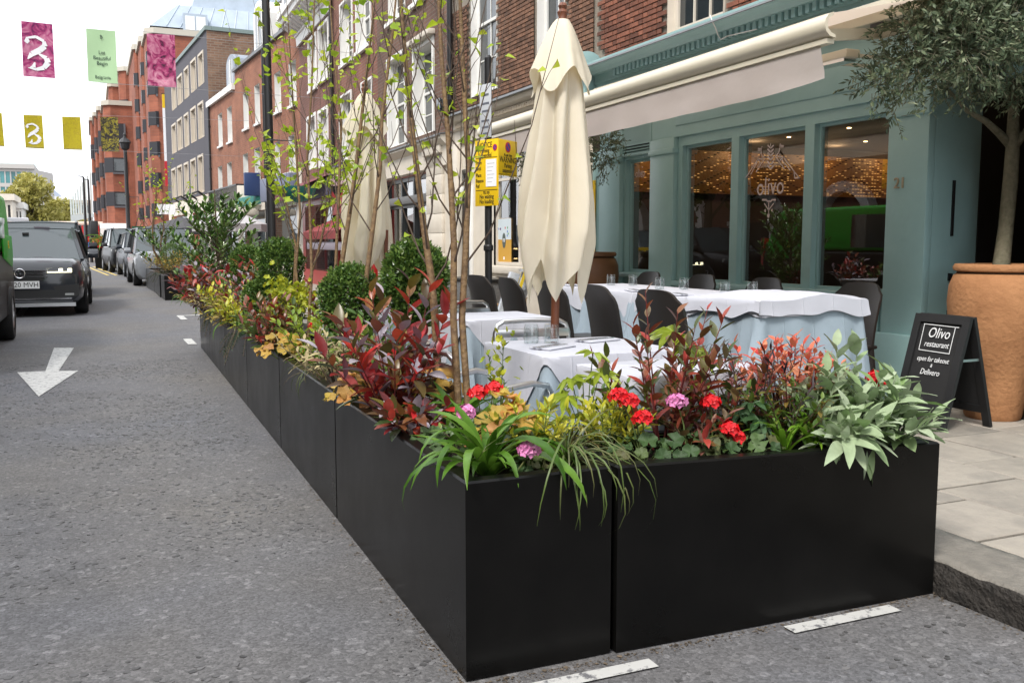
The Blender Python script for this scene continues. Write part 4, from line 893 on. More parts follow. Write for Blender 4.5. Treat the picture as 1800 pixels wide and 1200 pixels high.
MB().add([(-W,2,z+.7),(W-1,2,z+.7),(W+1.5,9,z+.7),(-W,12,z+.7),(-W,4,z+1.9),(W-3,4,z+1.9),(W-1,9,z+1.9),(-W,11,z+1.9)], [[0,1,5,4],[1,2,6,5],[4,5,6,7]]).build('roof_plant', mat('pale_green_roof', (.35,.42,.42), .6), t)
t, W, z = farblock('white_terrace', 'white stucco terrace with grey mansard far behind the trees', 190, 66, 110, 352, 450, 12, m_white, 6, 5, m_hglass, frame_=.5)
MB().add([(-W,.5,z+.7),(W,.5,z+.7),(W,10,z+.7),(-W,10,z+.7),(-W,2,z+3.0),(W-1.5,2,z+2.2),(W-1.5,8,z+2.2),(-W,8,z+3)], [[0,1,5,4],[1,2,6,5],[4,5,6,7],[3,0,4,7]]).build('mansard_roof', mat('blue_grey_slate', (.20,.23,.29), .7), t)
farblock('cream_corner_house', 'low cream stucco house at the far left behind the van', 120, -14, 21, 352, 430, 10, m_cream, 3, 2, m_hglass, frame_=.6)
farblock('white_corner_house', 'low white house with small windows beside the far trees', 126, 21, 38, 366, 430, 10, m_white, 3, 3, m_hglass, frame_=.6)
farblock('distant_block', 'tan flat roofed block on the skyline beside the canopy', 230, 109, 160, 357, 430, 10, mat('tan_block', (.40,.32,.24), .8), 5, 4, m_hglass, frame_=.6)
# trees: tapered trunk with limbs, crown of leaf clusters
m_bark = mat('tree_bark', (.09,.07,.05), .9, var=.4, vs=12, bump=.5, bs=40)
def cloud_crown(rng, blobs, n, size, droop=0.):
    mb = MB(); tot = sum(b[3]*b[4]*b[5] for b in blobs)
    for (cx, cy, cz, rx, ry, rz) in blobs:
        k = int(n*rx*ry*rz/tot)
        for _ in range(k):
            d = Vector((rng.gauss(0,1), rng.gauss(0,1), rng.gauss(0,1))).normalized(); r = rng.random()**.38
            p = Vector((cx+d.x*rx*r, cy+d.y*ry*r, cz+d.z*rz*r))
            if mnoise.noise(p*(1.6/max(rx,.2))) < -.12: continue
            s = size*rng.uniform(.6,1.4); a = Vector((rng.uniform(-1,1), rng.uniform(-1,1), rng.uniform(-.6,.6)-droop)).normalized(); b = a.cross(Vector((rng.uniform(-1,1), rng.uniform(-1,1), rng.uniform(-1,1)))).normalized()
            mb.quad(p-a*s, p+b*s*.42, p+a*s, p-b*s*.42)
    return mb
def far_tree(label, x, y, h, rx, seed, m, trunk_r=.25, n=5000, size=.22, group='street trees far down the road'):
    rng = random.Random(seed); t = thing('street_tree', label, 'tree', (x,y,0), group=group); mb = MB()
    mb.tube([(0,0,0),(.05,0,h*.25),(.0,.05,h*.45),(.1,0,h*.8)], [trunk_r,trunk_r*.8,trunk_r*.6,trunk_r*.15], 8)
    bl = []
    for i in range(9):
        a = i*2.4+seed; r = rx*rng.uniform(.25,.7); zz = h*rng.uniform(.42,.85); p = (math.cos(a)*r, math.sin(a)*r, zz)
        mb.tube([(0,0,h*.3+i*.03*h), (p[0]*.5,p[1]*.5,(h*.35+zz)/2), p], [trunk_r*.4,trunk_r*.25,trunk_r*.08], 6); bl.append((*p, rx*rng.uniform(.35,.55), rx*rng.uniform(.35,.55), h*rng.uniform(.12,.22)))
    bl.append((0,0,h*.82,rx*.5,rx*.5,h*.17)); mb.build('trunk', m_bark, t, smooth=True)
    stuff(cloud_crown(rng, bl, n, size, .5).build('crown', m, t)); return t
m_willow = leafmat('olive_spring_foliage', [(.26,.25,.06),(.36,.33,.08),(.46,.41,.13)], .35, island=True)
q = gy(60,428,135); far_tree('broad olive green tree in front of the glass office block', q.x, q.y, 10.2, 3.6, 3, m_willow, n=7000, size=.3)
q = gy(30,428,138); far_tree('rounded olive green tree at the left of the far tree row', q.x, q.y, 8.6, 2.6, 9, m_willow, n=4500, size=.3)
q = gy(95,428,142); far_tree('lower olive green tree beside the slatted canopy', q.x, q.y, 7.6, 3.2, 5, m_willow, n=5000, size=.3)
q = gy(122,428,150); far_tree('small olive green tree behind the red bus', q.x, q.y, 5.6, 2.6, 6, m_willow, n=3000, size=.3)
# ------------------------------------------------------------------ the other side of the street (seen in the shop glass)
Ob = thing('arcade_terrace', 'brick terrace with white arched porches across the street', 'building', (-10.5,-22,0), math.pi/2)
OL = 62; hs = []; arcs = []
for i in range(15):
    s = 1.5+i*4.1; arcs.append(s)
    for z in (3.9, 6.3): hs += [(s, s+.95, z, z+1.5), (s+1.9, s+2.85, z, z+1.5)]
mb = MB().walls(0, OL, 0, 8.2, hs); mb.quad((0,0,8.2),(0,5,8.2),(OL,5,8.2),(OL,0,8.2)); mb.v = [(x,-y if y else 0,z) for x,y,z in mb.v]
mb.build('wall', bm_E, Ob)
for h in hs:
    MB().box(h[0],h[1],.02,.06,h[2],h[3]).build('window', m_pane, Ob)
for s in arcs:
    pts = [(s+1.45-1.2*math.cos(t), 1.9+1.15*math.sin(t)) for t in [k*math.pi/10 for k in range(11)]]
    inn = [(s+1.45-.9*math.cos(t), 1.9+.85*math.sin(t)) for t in [k*math.pi/10 for k in range(11)]]
    mb = MB()
    for (p, q), (u, v) in zip(zip(pts, pts[1:]), zip(inn, inn[1:])): mb.add([(p[0],-.35,p[1]),(q[0],-.35,q[1]),(v[0],-.35,v[1]),(u[0],-.35,u[1]),(p[0],0,p[1]),(q[0],0,q[1]),(v[0],0,v[1]),(u[0],0,u[1])], [[0,1,2,3],[0,4,5,1],[3,2,6,7]])
    mb.box(s+.2,s+.6,-.36,0,0,1.9); mb.box(s+2.3,s+2.7,-.36,0,0,1.9); mb.box(s+.15,s+.65,-.4,0,1.8,1.95); mb.box(s+2.25,s+2.75,-.4,0,1.8,1.95); mb.build('arched_porch', m_white, Ob)
    MB().box(s+.6,s+2.3,-.02,.0,0,1.9).build('porch_door', m_dark, Ob)
struct(MB().box(-10.5,-7.2,-22,40,-.02,.12).build('opposite_pavement', m_slab))
m_dkleaf = leafmat('dark_street_foliage', [(.03,.05,.015),(.06,.09,.02),(.09,.13,.03)], .3, island=True)
for i, (x, y) in enumerate(((-8.2,11.0),(-8.2,15.8),(-8.2,25.8),(-8.2,32))):
    far_tree(['leafy street tree across the road nearest the camera','leafy street tree across the road opposite the restaurant','leafy street tree across the road opposite the brick terrace','leafy street tree across the road opposite the red shop'][i], x, y, 6.6, 2.0, 20+i, m_dkleaf, trunk_r=.16, n=3500, size=.16, group='street trees across the road')
Nb = thing('neighbouring_building', 'brick building on the near side of the restaurant', 'building', (5.106,-16,0)); MB().box(0,6,0,14.4,0,9).build('wall', bm_D, Nb)
for i in range(6):
    for z in (.6,3.6,6.2): MB().box(-.02,.0,1+i*2.2,2+i*2.2,z,z+1.6).build('window', m_pane, Nb)
# ------------------------------------------------------------------ vehicles
def carpaint(name, c, coat=.18, r=.45): return mat(name, c, r, metal=0., coat=coat, spec=.2)
m_cglass = mat('car_glass', (.045,.06,.065), .04, spec=1.); m_chrome = mat('chrome', (.8,.8,.82), .12, metal=1.); m_trim = mat('black_plastic_trim', (.014,.014,.015), .5)
m_lamp = mat('headlamp_lens', (.30,.31,.31), .12, spec=.8, coat=1); m_drl = emat('daytime_running_lamp', (1,.93,.62), 2.2); m_tail = mat('red_lamp_lens', (.35,.01,.01), .15, coat=1); m_plate = mat('number_plate', (.72,.73,.74), .4)
def wheel(parent, x, y, r, w, side):
    t = MB(); s = side
    pr = [(r*.62,0),(r*.93,0.0),(r,.03),(r,w-.03),(r*.93,w),(r*.62,w)]
    n = 28; vs = []; fs = []
    for q, d in pr: vs += [(x+q*math.cos(2*math.pi*k/n), y+s*(d-w*.5), r+q*math.sin(2*math.pi*k/n)) for k in range(n)]
    for i in range(len(pr)-1):
        for k in range(n): fs.append([i*n+k, i*n+(k+1)%n, (i+1)*n+(k+1)%n, (i+1)*n+k])
    t.add(vs, fs); wh = t.build('wheel', m_rubber, parent, smooth=True)
    rm = MB(); yo = y+s*(w*.42)
    for k in range(10):
        a = 2*math.pi*k/10; rm.bar((x+.05*math.cos(a),yo,r+.05*math.sin(a)), (x+r*.6*math.cos(a+.1),yo-s*.015,r+r*.6*math.sin(a+.1)), .03, .03, up=(0,1,0))
    ring = [(x+r*.62*math.cos(2*math.pi*k/24), yo-s*.01, r+r*.62*math.sin(2*math.pi*k/24)) for k in range(25)]; rm.tube(ring, .018, 6, cap=False); rm.tube([(x,yo-s*.03,r),(x,yo+s*.012,r)], .06, 10)
    rm.build('rim', m_steel, wh, smooth=True)
    MB().tube([(x,y-s*.1,r),(x,y+s*w*.2,r)], r*.62, 20).build('hub_backing', m_trim, wh)
    return wh
def loft(mb, secs):
    n = len(secs[0]); vs = [p for s in secs for p in s]; fs = []
    for i in range(len(secs)-1):
        for k in range(n-1): fs.append([i*n+k, i*n+k+1, (i+1)*n+k+1, (i+1)*n+k])
    fs.append(list(range(n))[::-1]); fs.append([(len(secs)-1)*n+k for k in range(n)]); mb.add(vs, fs)
def car(name, label, loc, rz, L, W, H, col, belt=.62, hood=.56, hl=.23, ws=.16, rear=.08, boot=.0, r=.34, clear=.2, group=None, front=True, fw=.93, cat='car'):
    # x forward, sections from tail to nose; belt/hood as fractions of H, hl bonnet length fraction
    t = thing(name, label, cat, loc, rz, group); hw = W/2; zb = belt*H; zh = hood*H
    x0, x1 = -L/2, L/2
    def sec(x, wf, zt, zl, crown=.03):
        h = zt-zl
        half = [(0,zl),(hw*wf*.86,zl),(hw*wf*.97,zl+h*.16),(hw*wf,zl+h*.42),(hw*wf*.985,zl+h*.72),(hw*wf*.93,zl+h*.95),(hw*wf*.80,zt+crown*.5),(hw*wf*.4,zt+crown),(0,zt+crown*1.15)]
        return [(x,y,z) for y,z in half]+[(x,-y,z) for y,z in half[-2:0:-1]]+[(x,0,zl)]
    xs = [x0, x0+.06, x0+.2, x0+L*.16, -L*.1, x1-L*hl-.15, x1-L*hl*.6, x1-L*hl*.25, x1-.14, x1-.03, x1]
    wf = [.86,.94,.98,1,1,1,.995,.98,.95,fw-.02,fw-.1]
    zt = [zb*.95,zb,zb,zb,zb,zb*.995,(zb+zh)/2+.02,zh+.015,zh-.02,zh-.09,zh-.14]
    zl = [clear+.18,clear+.1,clear+.03,clear,clear,clear,clear,clear,clear+.02,clear+.04,clear+.1]
    mb = MB(); loft(mb, [sec(*q) for q in zip(xs, wf, zt, zl)]); body = mb.build('body', col, t, smooth=True)
    # cabin: glass with painted roof and pillars
    xa = x1-L*hl-.05; xb = xa-L*ws; xr = x0+L*rear+boot*.3; xr0 = x0+.04+boot
    rw = hw*.76; bw_ = hw*.925
    def csec(x, zlow, ztop, wl, wt): 
        m_ = (zlow+ztop)/2; return [(x,wl,zlow),(x,(wl+wt)/2+.025,m_),(x,wt,ztop),(x,-wt,ztop),(x,-(wl+wt)/2-.025,m_),(x,-wl,zlow)]
    zr_ = H-.03
    A1, A2 = (xa, zb-.03), (xb, zr_); B2, B1 = (xr, zr_-.02), (xr0, zb-.03)
    gl = MB(); gw = lambda z: bw_+(rw-bw_)*(z-zb)/(zr_-zb)
    P = lambda xz, s: (xz[0], s*gw(xz[1]), xz[1])
    gl.grid(lambda u, v: (A1[0]+(A2[0]-A1[0])*v+.10*(1-(2*u-1)**2)*(1-.5*v), (1-2*u)*gw(A1[1]+(A2[1]-A1[1])*v), A1[1]+(A2[1]-A1[1])*v+.03*(1-(2*u-1)**2)*v), 12, 4); gl.quad(P(B1,1),P(B2,1),P(B2,-1),P(B1,-1))
    for s in (1,-1): gl.quad(P(A1,s),P(A2,s),P(B2,s),P(B1,s))
    gl.build('glazing', m_cglass, t)
    rf = MB(); n = 10
    def roofp(u, v):
        x = xb+.03+(xr-.04-xb-.03)*u+.07*(1-(2*v-1)**2)*(1-u); e = math.sin(math.pi*min(max(u,0.0),1)); y = (v*2-1)*(rw+.012); return (x, y, zr_-.012+.035*(1-abs(v*2-1)**3)*(.4+.6*e)+.0)
    rf.grid(roofp, 10, 10); rf.build('roof', col, t, smooth=True)
    for s in (1,-1):
        pil = MB()
        for p, q, wd in ((A1,A2,.055), (B1,B2,.11)): pil.bar(Vector(P(p,s))+Vector((0,s*.004,0)), Vector(P(q,s))+Vector((0,s*.004,0)), wd, .05)
        pil.bar(Vector(P(A2,s)), Vector(P(B2,s)), .04, .03); pil.build('window_frame', col, t)
    for s in (1,-1):
        for f in (.36,.70):
            xt = A2[0]+(B2[0]-A2[0])*f; xbm = A1[0]+(B1[0]-A1[0])*(f*.75+.17); bp_ = MB(); bp_.bar(Vector(P((xbm,zb),s))+Vector((0,s*.005,0)), Vector(P((xt,zr_-.02),s))+Vector((0,s*.005,0)), .07, .02); bp_.build('door_pillar', m_trim, t)
    for s in (1,-1):
        for x in (x1-L*.185, x0+L*.185):
            arch = MB(); k = 14; rr_ = r*1.17
            vs = [(x+rr_*math.cos(a_), s*(hw*.988), r+rr_*math.sin(a_)) for a_ in [i*math.pi/k for i in range(k+1)]]
            arch.add(vs+[(x+rr_,s*hw*.988,clear-.02),(x-rr_,s*hw*.988,clear-.02)], [list(range(k+1))+[k+2,k+1]]); arch.build('wheel_arch', m_trim, t)
            wheel(t, x, s*(hw-.095), r, .22, s)
        mr = MB(); xm = xa-.1; mr.prism([(xm-.06,zb+.0),(xm+.08,zb+.0),(xm+.1,zb+.08),(xm+.02,zb+.16),(xm-.08,zb+.14)], s*(hw+.03), s*(hw+.21), axis=1); mr.build('wing_mirror', col, t, bevel=.02)
        MB().bar((xm,s*(hw-.05),zb),(xm,s*(hw+.06),zb+.03), .05).build('mirror_arm', m_trim, t)
        hl_ = MB(); zz = zh-.20; hl_.add([(x1-.045,s*hw*.40,zz+.02),(x1-.03,s*hw*.40,zz+.10),(x1-.12,s*hw*.80,zz+.135),(x1-.33,s*hw*.955,zz+.15),(x1-.33,s*hw*.962,zz+.06),(x1-.13,s*hw*.83,zz+.0)], [[0,1,2,5],[5,2,3,4]])
        for i in range(len(hl_.v)): v_ = hl_.v[i]; hl_.v[i] = (v_[0]+.045, v_[1]*1.0, v_[2])
        hl_.build('headlight', m_lamp, t)
        MB().box(x0-.015,x0+.06,s*hw*.62,s*hw*.88,zb-.22,zb-.02).build('tail_lamp', m_tail, t, bevel=.01)
        MB().box(-L*.05,L*.0,s*(hw-.005),s*(hw+.012),zb-.14,zb-.11).build('door_handle', col, t)
    MB().box(x1-.06,x1+.006,-hw*.36,hw*.36,zh-.30,zh-.14).build('grille', m_trim, t); MB().box(x1-.1,x1+.002,-hw*.62,hw*.62,clear+.1,clear+.24).build('lower_intake', m_trim, t)
    return t, dict(x1=x1, hw=hw, zh=zh, zb=zb, clear=clear)
m_suv = carpaint('gunmetal_paint', (.016,.019,.025), 1., .3); m_blackp = carpaint('black_paint', (.008,.008,.01)); m_silver = carpaint('silver_paint', (.20,.215,.235), .5, .35); m_whitep = carpaint('white_vehicle_paint', (.6,.61,.62)); m_yelp = carpaint('yellow_green_paint', (.42,.36,.03)); m_navy = carpaint('navy_paint', (.02,.025,.035))
HEAD = -math.pi/2     # facing the camera down the street
suv, g = car('parked_suv', 'dark grey SUV facing the camera with headlights on, beside the van', (-1.07,19.35,0), HEAD-.02, 4.3, 1.92, 1.50, m_suv, belt=.63, hood=.60, hl=.22, ws=.17, r=.34, group='cars in the street')
x1, hw, zh = g['x1'], g['hw'], g['zh']
for i, z in enumerate((zh-.155, zh-.20, zh-.25)): MB().box(x1+.006,x1+.018,-hw*.42,hw*.42,z,z+.02).build('grille_bar', m_chrome, suv)
for s in (1,-1):
    [MB().box(x1-.02,x1+.012,s*hw*u0,s*hw*u1,zh+v0,zh+v1).build('running_lamp', m_drl, suv) for u0, u1, v0, v1 in ((.42,.80,-.172,-.160),(.60,.66,-.158,-.11),(.74,.80,-.158,-.11))]
    MB().box(x1-.05,x1+.008,s*hw*.68,s*hw*.82,g['clear']+.15,g['clear']+.185).build('fog_lamp', m_lamp, suv)
    MB().prism([(s*hw*.58,g['clear']+.1),(s*hw*.9,g['clear']+.14),(s*hw*.9,g['clear']+.34),(s*hw*.5,g['clear']+.3)], x1-.08, x1+.003, axis=0).build('side_intake', m_trim, suv)
MB().box(x1-.02,x1+.02,-hw*.78,hw*.78,g['clear']+.085,g['clear']+.105).build('bumper_trim', m_chrome, suv); MB().box(x1-.05,x1+.015,-hw*.84,hw*.84,g['clear']-.03,g['clear']+.03).build('skid_plate', m_steel, suv)
em = MB(); bz = zh-.185; bx = x1+.022
em.tube([(bx,.075*math.cos(2*math.pi*k/20),bz+.075*math.sin(2*math.pi*k/20)) for k in range(21)], .009, 6, cap=False)
for a_, b_ in (((-.03,.062),(0,.005)), ((.03,.062),(0,.005)), ((-.062,.035),(-.03,-.055)), ((-.03,-.055),(0,.005)), ((0,.005),(.03,-.055)), ((.03,-.055),(.062,.035))): em.bar((bx,a_[0],bz+a_[1]),(bx,b_[0],bz+b_[1]), .012)
em.build('badge', m_chrome, suv)
pz = zh-.37; MB().box(x1+.01,x1+.024,-.28,.28,pz-.06,pz+.06).build('number_plate', m_plate, suv)
text('plate_lettering', 'O20 MVH', .112, m_ink, suv, frame((x1+.026,.045,pz-.002), (0,1,0), (0,0,1), (1,0,0)), sx=.95, ext=.002)
MB().box(.62,.70,-.05,.05,1.35,1.39).build('mirror_housing', m_trim, suv)
t, _ = car('parked_suv', 'black people carrier with silver roof line queued behind the grey SUV', (-1.1,25.2,0), HEAD, 4.7, 1.95, 1.72, m_blackp, belt=.62, hood=.58, group='cars in the street')
MB().tube([(1.4,.75,1.70),(-1.6,.75,1.73)], .025, 8).build('roof_rail', m_steel, t); MB().tube([(1.4,-.75,1.70),(-1.6,-.75,1.73)], .025, 8).build('roof_rail', m_steel, t)
t, _ = car('taxi', 'white taxi with a roof light showing above the SUV', (-2.2,31.5,0), HEAD, 4.6, 1.85, 1.78, m_whitep, group='cars in the street'); MB().box(.3,.6,-.5,.5,1.80,1.95).build('roof_light', m_paper, t, bevel=.03)
q = gz(228,479); t, _ = car('parked_car', 'black people carrier with roof rails parked before the orange block', (q.x+.1,q.y+2.2,0), HEAD+.08, 4.5, 1.95, 1.85, m_blackp, belt=.58, hood=.55, hl=.2, group='cars in the street')
MB().tube([(1.2,.72,1.84),(-1.7,.72,1.86)], .03, 8).build('roof_rail', m_steel, t); MB().tube([(1.2,-.72,1.84),(-1.7,-.72,1.86)], .03, 8).build('roof_rail', m_steel, t)
q = gz(256,487); t, _ = car('parked_car', 'dark hatchback parked half behind the far planters', (q.x+.15,q.y+2.0,0), HEAD+.06, 4.2, 1.85, 1.62, m_navy, group='cars in the street')
t, _ = car('parked_car', 'silver car parked behind the far planter shrubs', (1.85,30.3,0), HEAD+.03, 4.2, 1.75, 1.68, m_silver, belt=.55, group='cars in the street')
t, _ = car('parked_car', 'small yellow green car parked across the road by the arches', (-4.2,15.2,0), HEAD, 3.7, 1.7, 1.55, m_yelp, group='cars in the street')
t, _ = car('parked_car', 'black estate car parked across the road behind the SUV', (-4.2,20.5,0), HEAD, 4.7, 1.85, 1.6, m_blackp, group='cars in the street')
# the two tone van at the left edge; its tail is to the far end of the street
m_green = carpaint('bright_green_paint', (.03,.36,.03), .1, .5)
wp = gz(12,597); van = thing('van', 'green and black van cut off by the left edge of the picture', 'van', (wp.x-.8,wp.y-1.2,0), HEAD)
VW_ = .86
low = [(-2.05,.30),(-2.02,.95),(-1.98,1.08),(2.3,1.08),(2.45,.9),(2.48,.3)]; upp = [(-1.98,1.085),(-1.84,1.45),(-1.66,1.72),(-1.5,1.80),(1.0,1.80),(1.2,1.72),(1.9,1.085)]
MB().prism(low, -VW_, VW_, axis=1).build('lower_body', m_blackp, van, bevel=.06, seg=3); MB().prism(upp, -VW_+.06, VW_-.02, axis=1).build('upper_body', m_green, van, bevel=.07, seg=3)
MB().prism([(-1.9,1.1),(-1.83,1.3),(-.5,1.3),(-.6,1.02),(-1.7,.9),(-1.86,.95)], VW_-.01, VW_+.012, axis=1).build('green_flank', m_green, van, bevel=.01)
for s in (1,-1): MB().prism([(.2,1.14),(.2,1.66),(.95,1.66),(1.55,1.14)], s*(VW_-.07), s*(VW_-.012), axis=1).build('side_window', m_cglass, van)
MB().prism([(-1.965,1.14),(-1.955,1.14),(-1.70,1.66),(-1.71,1.66)], -.6, .6, axis=1).build('rear_window', m_cglass, van)
for s in (1,-1):
    for x in (-1.2,1.55):
        k = 14; rr_ = .41; arch = MB(); vs = [(x+rr_*math.cos(a_), s*(VW_+.004), .34+rr_*math.sin(a_)) for a_ in [i*math.pi/k for i in range(k+1)]]; arch.add(vs, [list(range(k+1))]); arch.build('wheel_arch', m_trim, van); wheel(van, x, s*(VW_-.07), .335, .21, s)
    MB().box(-2.075,-1.98,s*.72,s*.85,.8,1.3).build('tail_lamp', m_tail, van, bevel=.01)
MB().box(-2.14,-1.95,-VW_+.02,VW_-.02,.32,.55).build('rear_bumper', m_trim, van, bevel=.04)
text('van_lettering', 'ar', .52, m_paper, van, frame((-.62,VW_+.004-.0,1.42), (-1,0,0), (0,0,1), (0,1,0)), ext=.012)
text('van_lettering', 'ES', .14, m_yellow, van, frame((-1.25,VW_+.013,1.18), (-1,0,0), (0,0,1), (0,1,0)), ext=.004)
# bus crossing at the far junction
Yb = 79; a, b = gy(117,420,Yb).x, gy(200,420,Yb).x; bus = thing('bus', 'red bus with cream roof crossing at the far junction', 'bus', ((a+b)/2,Yb,0)); Wb = (b-a)/2+1.5
m_bus = carpaint('bus_red', (.45,.012,.012)); zt_ = gy(130,389,Yb).z
MB().prism([(-Wb,.3),(-Wb-.15,1.2),(-Wb,zt_-.35),(Wb,zt_-.35),(Wb,.3)], 0, 2.4, axis=1).build('body', m_bus, bus, bevel=.1)
MB().box(-Wb+.1,Wb,.1,2.3,zt_-.36,zt_).build('roof', mat('cream_roof', (.62,.5,.42), .5), bus, bevel=.15)
for i in range(5): MB().box(-Wb+.5+i*1.1,-Wb+1.45+i*1.1,-.03,.0,1.75,2.6).build('window', m_cglass, bus)
MB().box(-Wb-.14,-Wb+.05,.2,2.2,1.4,2.55).build('windscreen', m_cglass, bus); MB().box(-Wb+2.6,-Wb+3.2,-.04,0,.95,1.3).build('blue_panel', mat('blue_advert', (.03,.1,.45), .5), bus)
for x in (-Wb+1.6,Wb-1.5): wheel(bus, x, .05, .45, .25, -1)
# ------------------------------------------------------------------ lamp posts and posts
def lamp_post(label, x, y, h, r=.06, head=True, rings=True):
    t = thing('lamp_post', label, 'lamp post', (x,y,.1), group='black lamp posts')
    MB().lathe([(r*2.2,0),(r*2.2,.25),(r*1.7,.3),(r*1.7,.95),(r*1.9,1.0),(r*1.2,1.08),(r,1.2),(r*.8,h)], 14).build('column', m_black, t, smooth=True)
    if rings:
        for z in (.62,.78,.97): MB().lathe([(r*1.9,z),(r*2.05,z+.02),(r*1.9,z+.04)], 14).build('gold_band', m_brass, t)
    if head:
        MB().lathe([(.0,h-.05),(.10,h),(.22,h+.1),(.26,h+.35),(.30,h+.4)], 10).build('lantern_cage', m_black, t); MB().lathe([(.1,h+.02),(.21,h+.12),(.25,h+.34)], 10).build('lantern_glass', m_lamp, t)
        MB().lathe([(.32,h+.4),(.22,h+.55),(.08,h+.65),(.06,h+.75),(.09,h+.8),(.0,h+.95)], 10).build('lantern_cap', m_black, t)
    return t
q = gx(478,428,2.86); lamp_post('tall black lamp post with gold bands before the brick terrace', q.x, q.y, 11, r=.075, head=False)
q = gy(227,428,54); lamp_post('black lamp post with glass lantern in front of the orange block', q.x, q.y, gy(227,268,54).z, r=.11, rings=False)
for x_, yt_, lb in ((152,283,'slim black street light pole at the far junction, arm to the left'), (160,288,'slim black pole beside the street light at the junction')):
    q = gy(x_,428,66); z = gy(x_,yt_+28,66).z; t = thing('street_light', lb, 'street light', (q.x,q.y,0)); MB().tube([(0,0,0),(0,0,z)], [.10,.06], 8).build('pole', m_black, t); MB().bar((0,0,z),(-.3,0,z+.04), .1, .06).build('lamp_arm', m_black, t)
q = gy(164,428,64); t = thing('traffic_light', 'black traffic signal seen from behind at the junction', 'traffic light', (q.x+.1,q.y,0)); MB().tube([(0,0,0),(0,0,2.2)], .07, 8).build('pole', m_black, t); MB().box(-.22,.22,-.15,.15,1.5,2.6).build('signal_head', m_black, t, bevel=.03)
# hanging basket on the far lamp post
q = gy(246,400,54); t = thing('hanging_basket', 'dark green hanging basket below the far lantern', 'basket', q); MB().lathe([(.0,-.25),(.25,-.18),(.4,0),(.42,.06),(.0,.06)], 14).build('bowl', mat('basket_green', (.01,.10,.05), .6), t, smooth=True)
for a_ in (0,2.1,4.2): MB().tube([(.4*math.cos(a_),.4*math.sin(a_),.06),(0,0,.85)], .012, 5).build('chain', m_black, t)
MB().tube([(0,0,.85),(0,0,1.6),(-.62,0,1.6)], .02, 5).build('hanger', m_black, t)
q = gx(518,334,2.9); t = thing('hanging_basket', 'teal hanging basket on the lamp post with the gold bands', 'basket', (q.x+.05,q.y,q.z)); MB().lathe([(.0,-.2),(.2,-.14),(.28,0),(.29,.05),(.0,.05)], 14).build('bowl', mat('basket_teal', (.005,.12,.10), .6), t, smooth=True)
MB().tube([(.0,0,.0),(.0,0,.75),(-.4,.0,.75)], .012, 5).build('hanger', m_black, t)
# ================================================================== terrace furniture
m_linen = mat('white_table_linen', (.50,.51,.57), .75, var=.05, vs=6, bump=.12, bs=9); m_under = mat('blue_grey_linen', (.30,.37,.43), .8, var=.12, vs=5, bump=.08, bs=14)
m_wood = mat('umbrella_wood', (.20,.065,.03), .45, var=.35, vs=9, streak=True); m_canv = clothmat('cream_umbrella_canvas', (.86,.80,.66), .3)
m_choc = mat('dark_brown_plastic', (.022,.018,.016), .42, bump=.02, bs=60); m_tum = glassmat('drinking_glass', 1.5, (.93,.95,.95))
for _m in (m_linen, m_under):      # ironed fold lines
    _t = _m.node_tree; _b = _t.nodes['Principled BSDF']; _old = _b.inputs['Normal'].links[0].from_socket
    _tc = _t.nodes.new('ShaderNodeTexCoord'); _br = _t.nodes.new('ShaderNodeTexBrick'); _br.offset = 0; _br.inputs['Scale'].default_value = 1; _br.inputs['Brick Width'].default_value = .21; _br.inputs['Row Height'].default_value = .19; _br.inputs['Mortar Size'].default_value = .006; _br.inputs['Mortar Smooth'].default_value = 1
    _t.links.new(_tc.outputs['Object'], _br.inputs['Vector']); _bp = _t.nodes.new('ShaderNodeBump'); _bp.inputs['Strength'].default_value = .35; _bp.inputs['Distance'].default_value = .006; _t.links.new(_br.outputs['Fac'], _bp.inputs['Height']); _t.links.new(_old, _bp.inputs['Normal']); _t.links.new(_bp.outputs[0], _b.inputs['Normal'])
m_cut = mat('cutlery_steel', (.75,.75,.76), .2, metal=1.)
def perim(hx, hy, r, n):
    # points and normals round a rounded rectangle, n per side group
    P = []
    for cx, cy, a0 in ((hx-r,hy-r,0),(-hx+r,hy-r,90),(-hx+r,-hy+r,180),(hx-r,-hy+r,270)):
        for k in range(4): a = R(a0+30*k); P.append((cx+r*math.cos(a), cy+r*math.sin(a), math.cos(a), math.sin(a), True))
        nxt = {0:(-hx+r,hy,0,1),90:(-hx,-hy+r,-1,0),180:(hx-r,-hy,0,-1),270:(hx,hy-r,1,0)}[a0]; last = P[-1]
        for k in range(1, n): t = k/n; P.append((last[0]+(nxt[0]-last[0])*t, last[1]+(nxt[1]-last[1])*t, nxt[2], nxt[3], False))
    return P
def cloth(o, name, m, hx, hy, z, hang, rng, flare=.05, wave=.012, rows=6, r=.02, corner=0.):
    P = perim(hx, hy, r, 26); N = len(P); mb = MB(); ph = rng.random()*9
    vs = [(p[0], p[1], z) for p in P]; fs = [list(range(N))]
    ring0 = [(p[0], p[1], z) for p in P]
    for j in range(1, rows+1):
        v = j/rows
        for i, p in enumerate(P):
            h = hang(p[0]/hx, p[1]/hy, i/N)
            w_ = wave*v*(math.sin(i*.5+ph)+.8*math.sin(i*.21+ph*2)+.5*math.sin(i*1.05+ph*3)) + (corner*v if p[4] else 0)
            o_ = .004+flare*v*h+w_*min(1, h*4)
            vs.append((p[0]+p[2]*o_, p[1]+p[3]*o_, z-h*v+(.004 if j == 1 else 0)))
        for i in range(N): fs.append([(j-1)*N+i, j*N+i, j*N+(i+1)%N, (j-1)*N+(i+1)%N])
    mb.add(vs, fs); return mb.build(name, m, o, smooth=True)
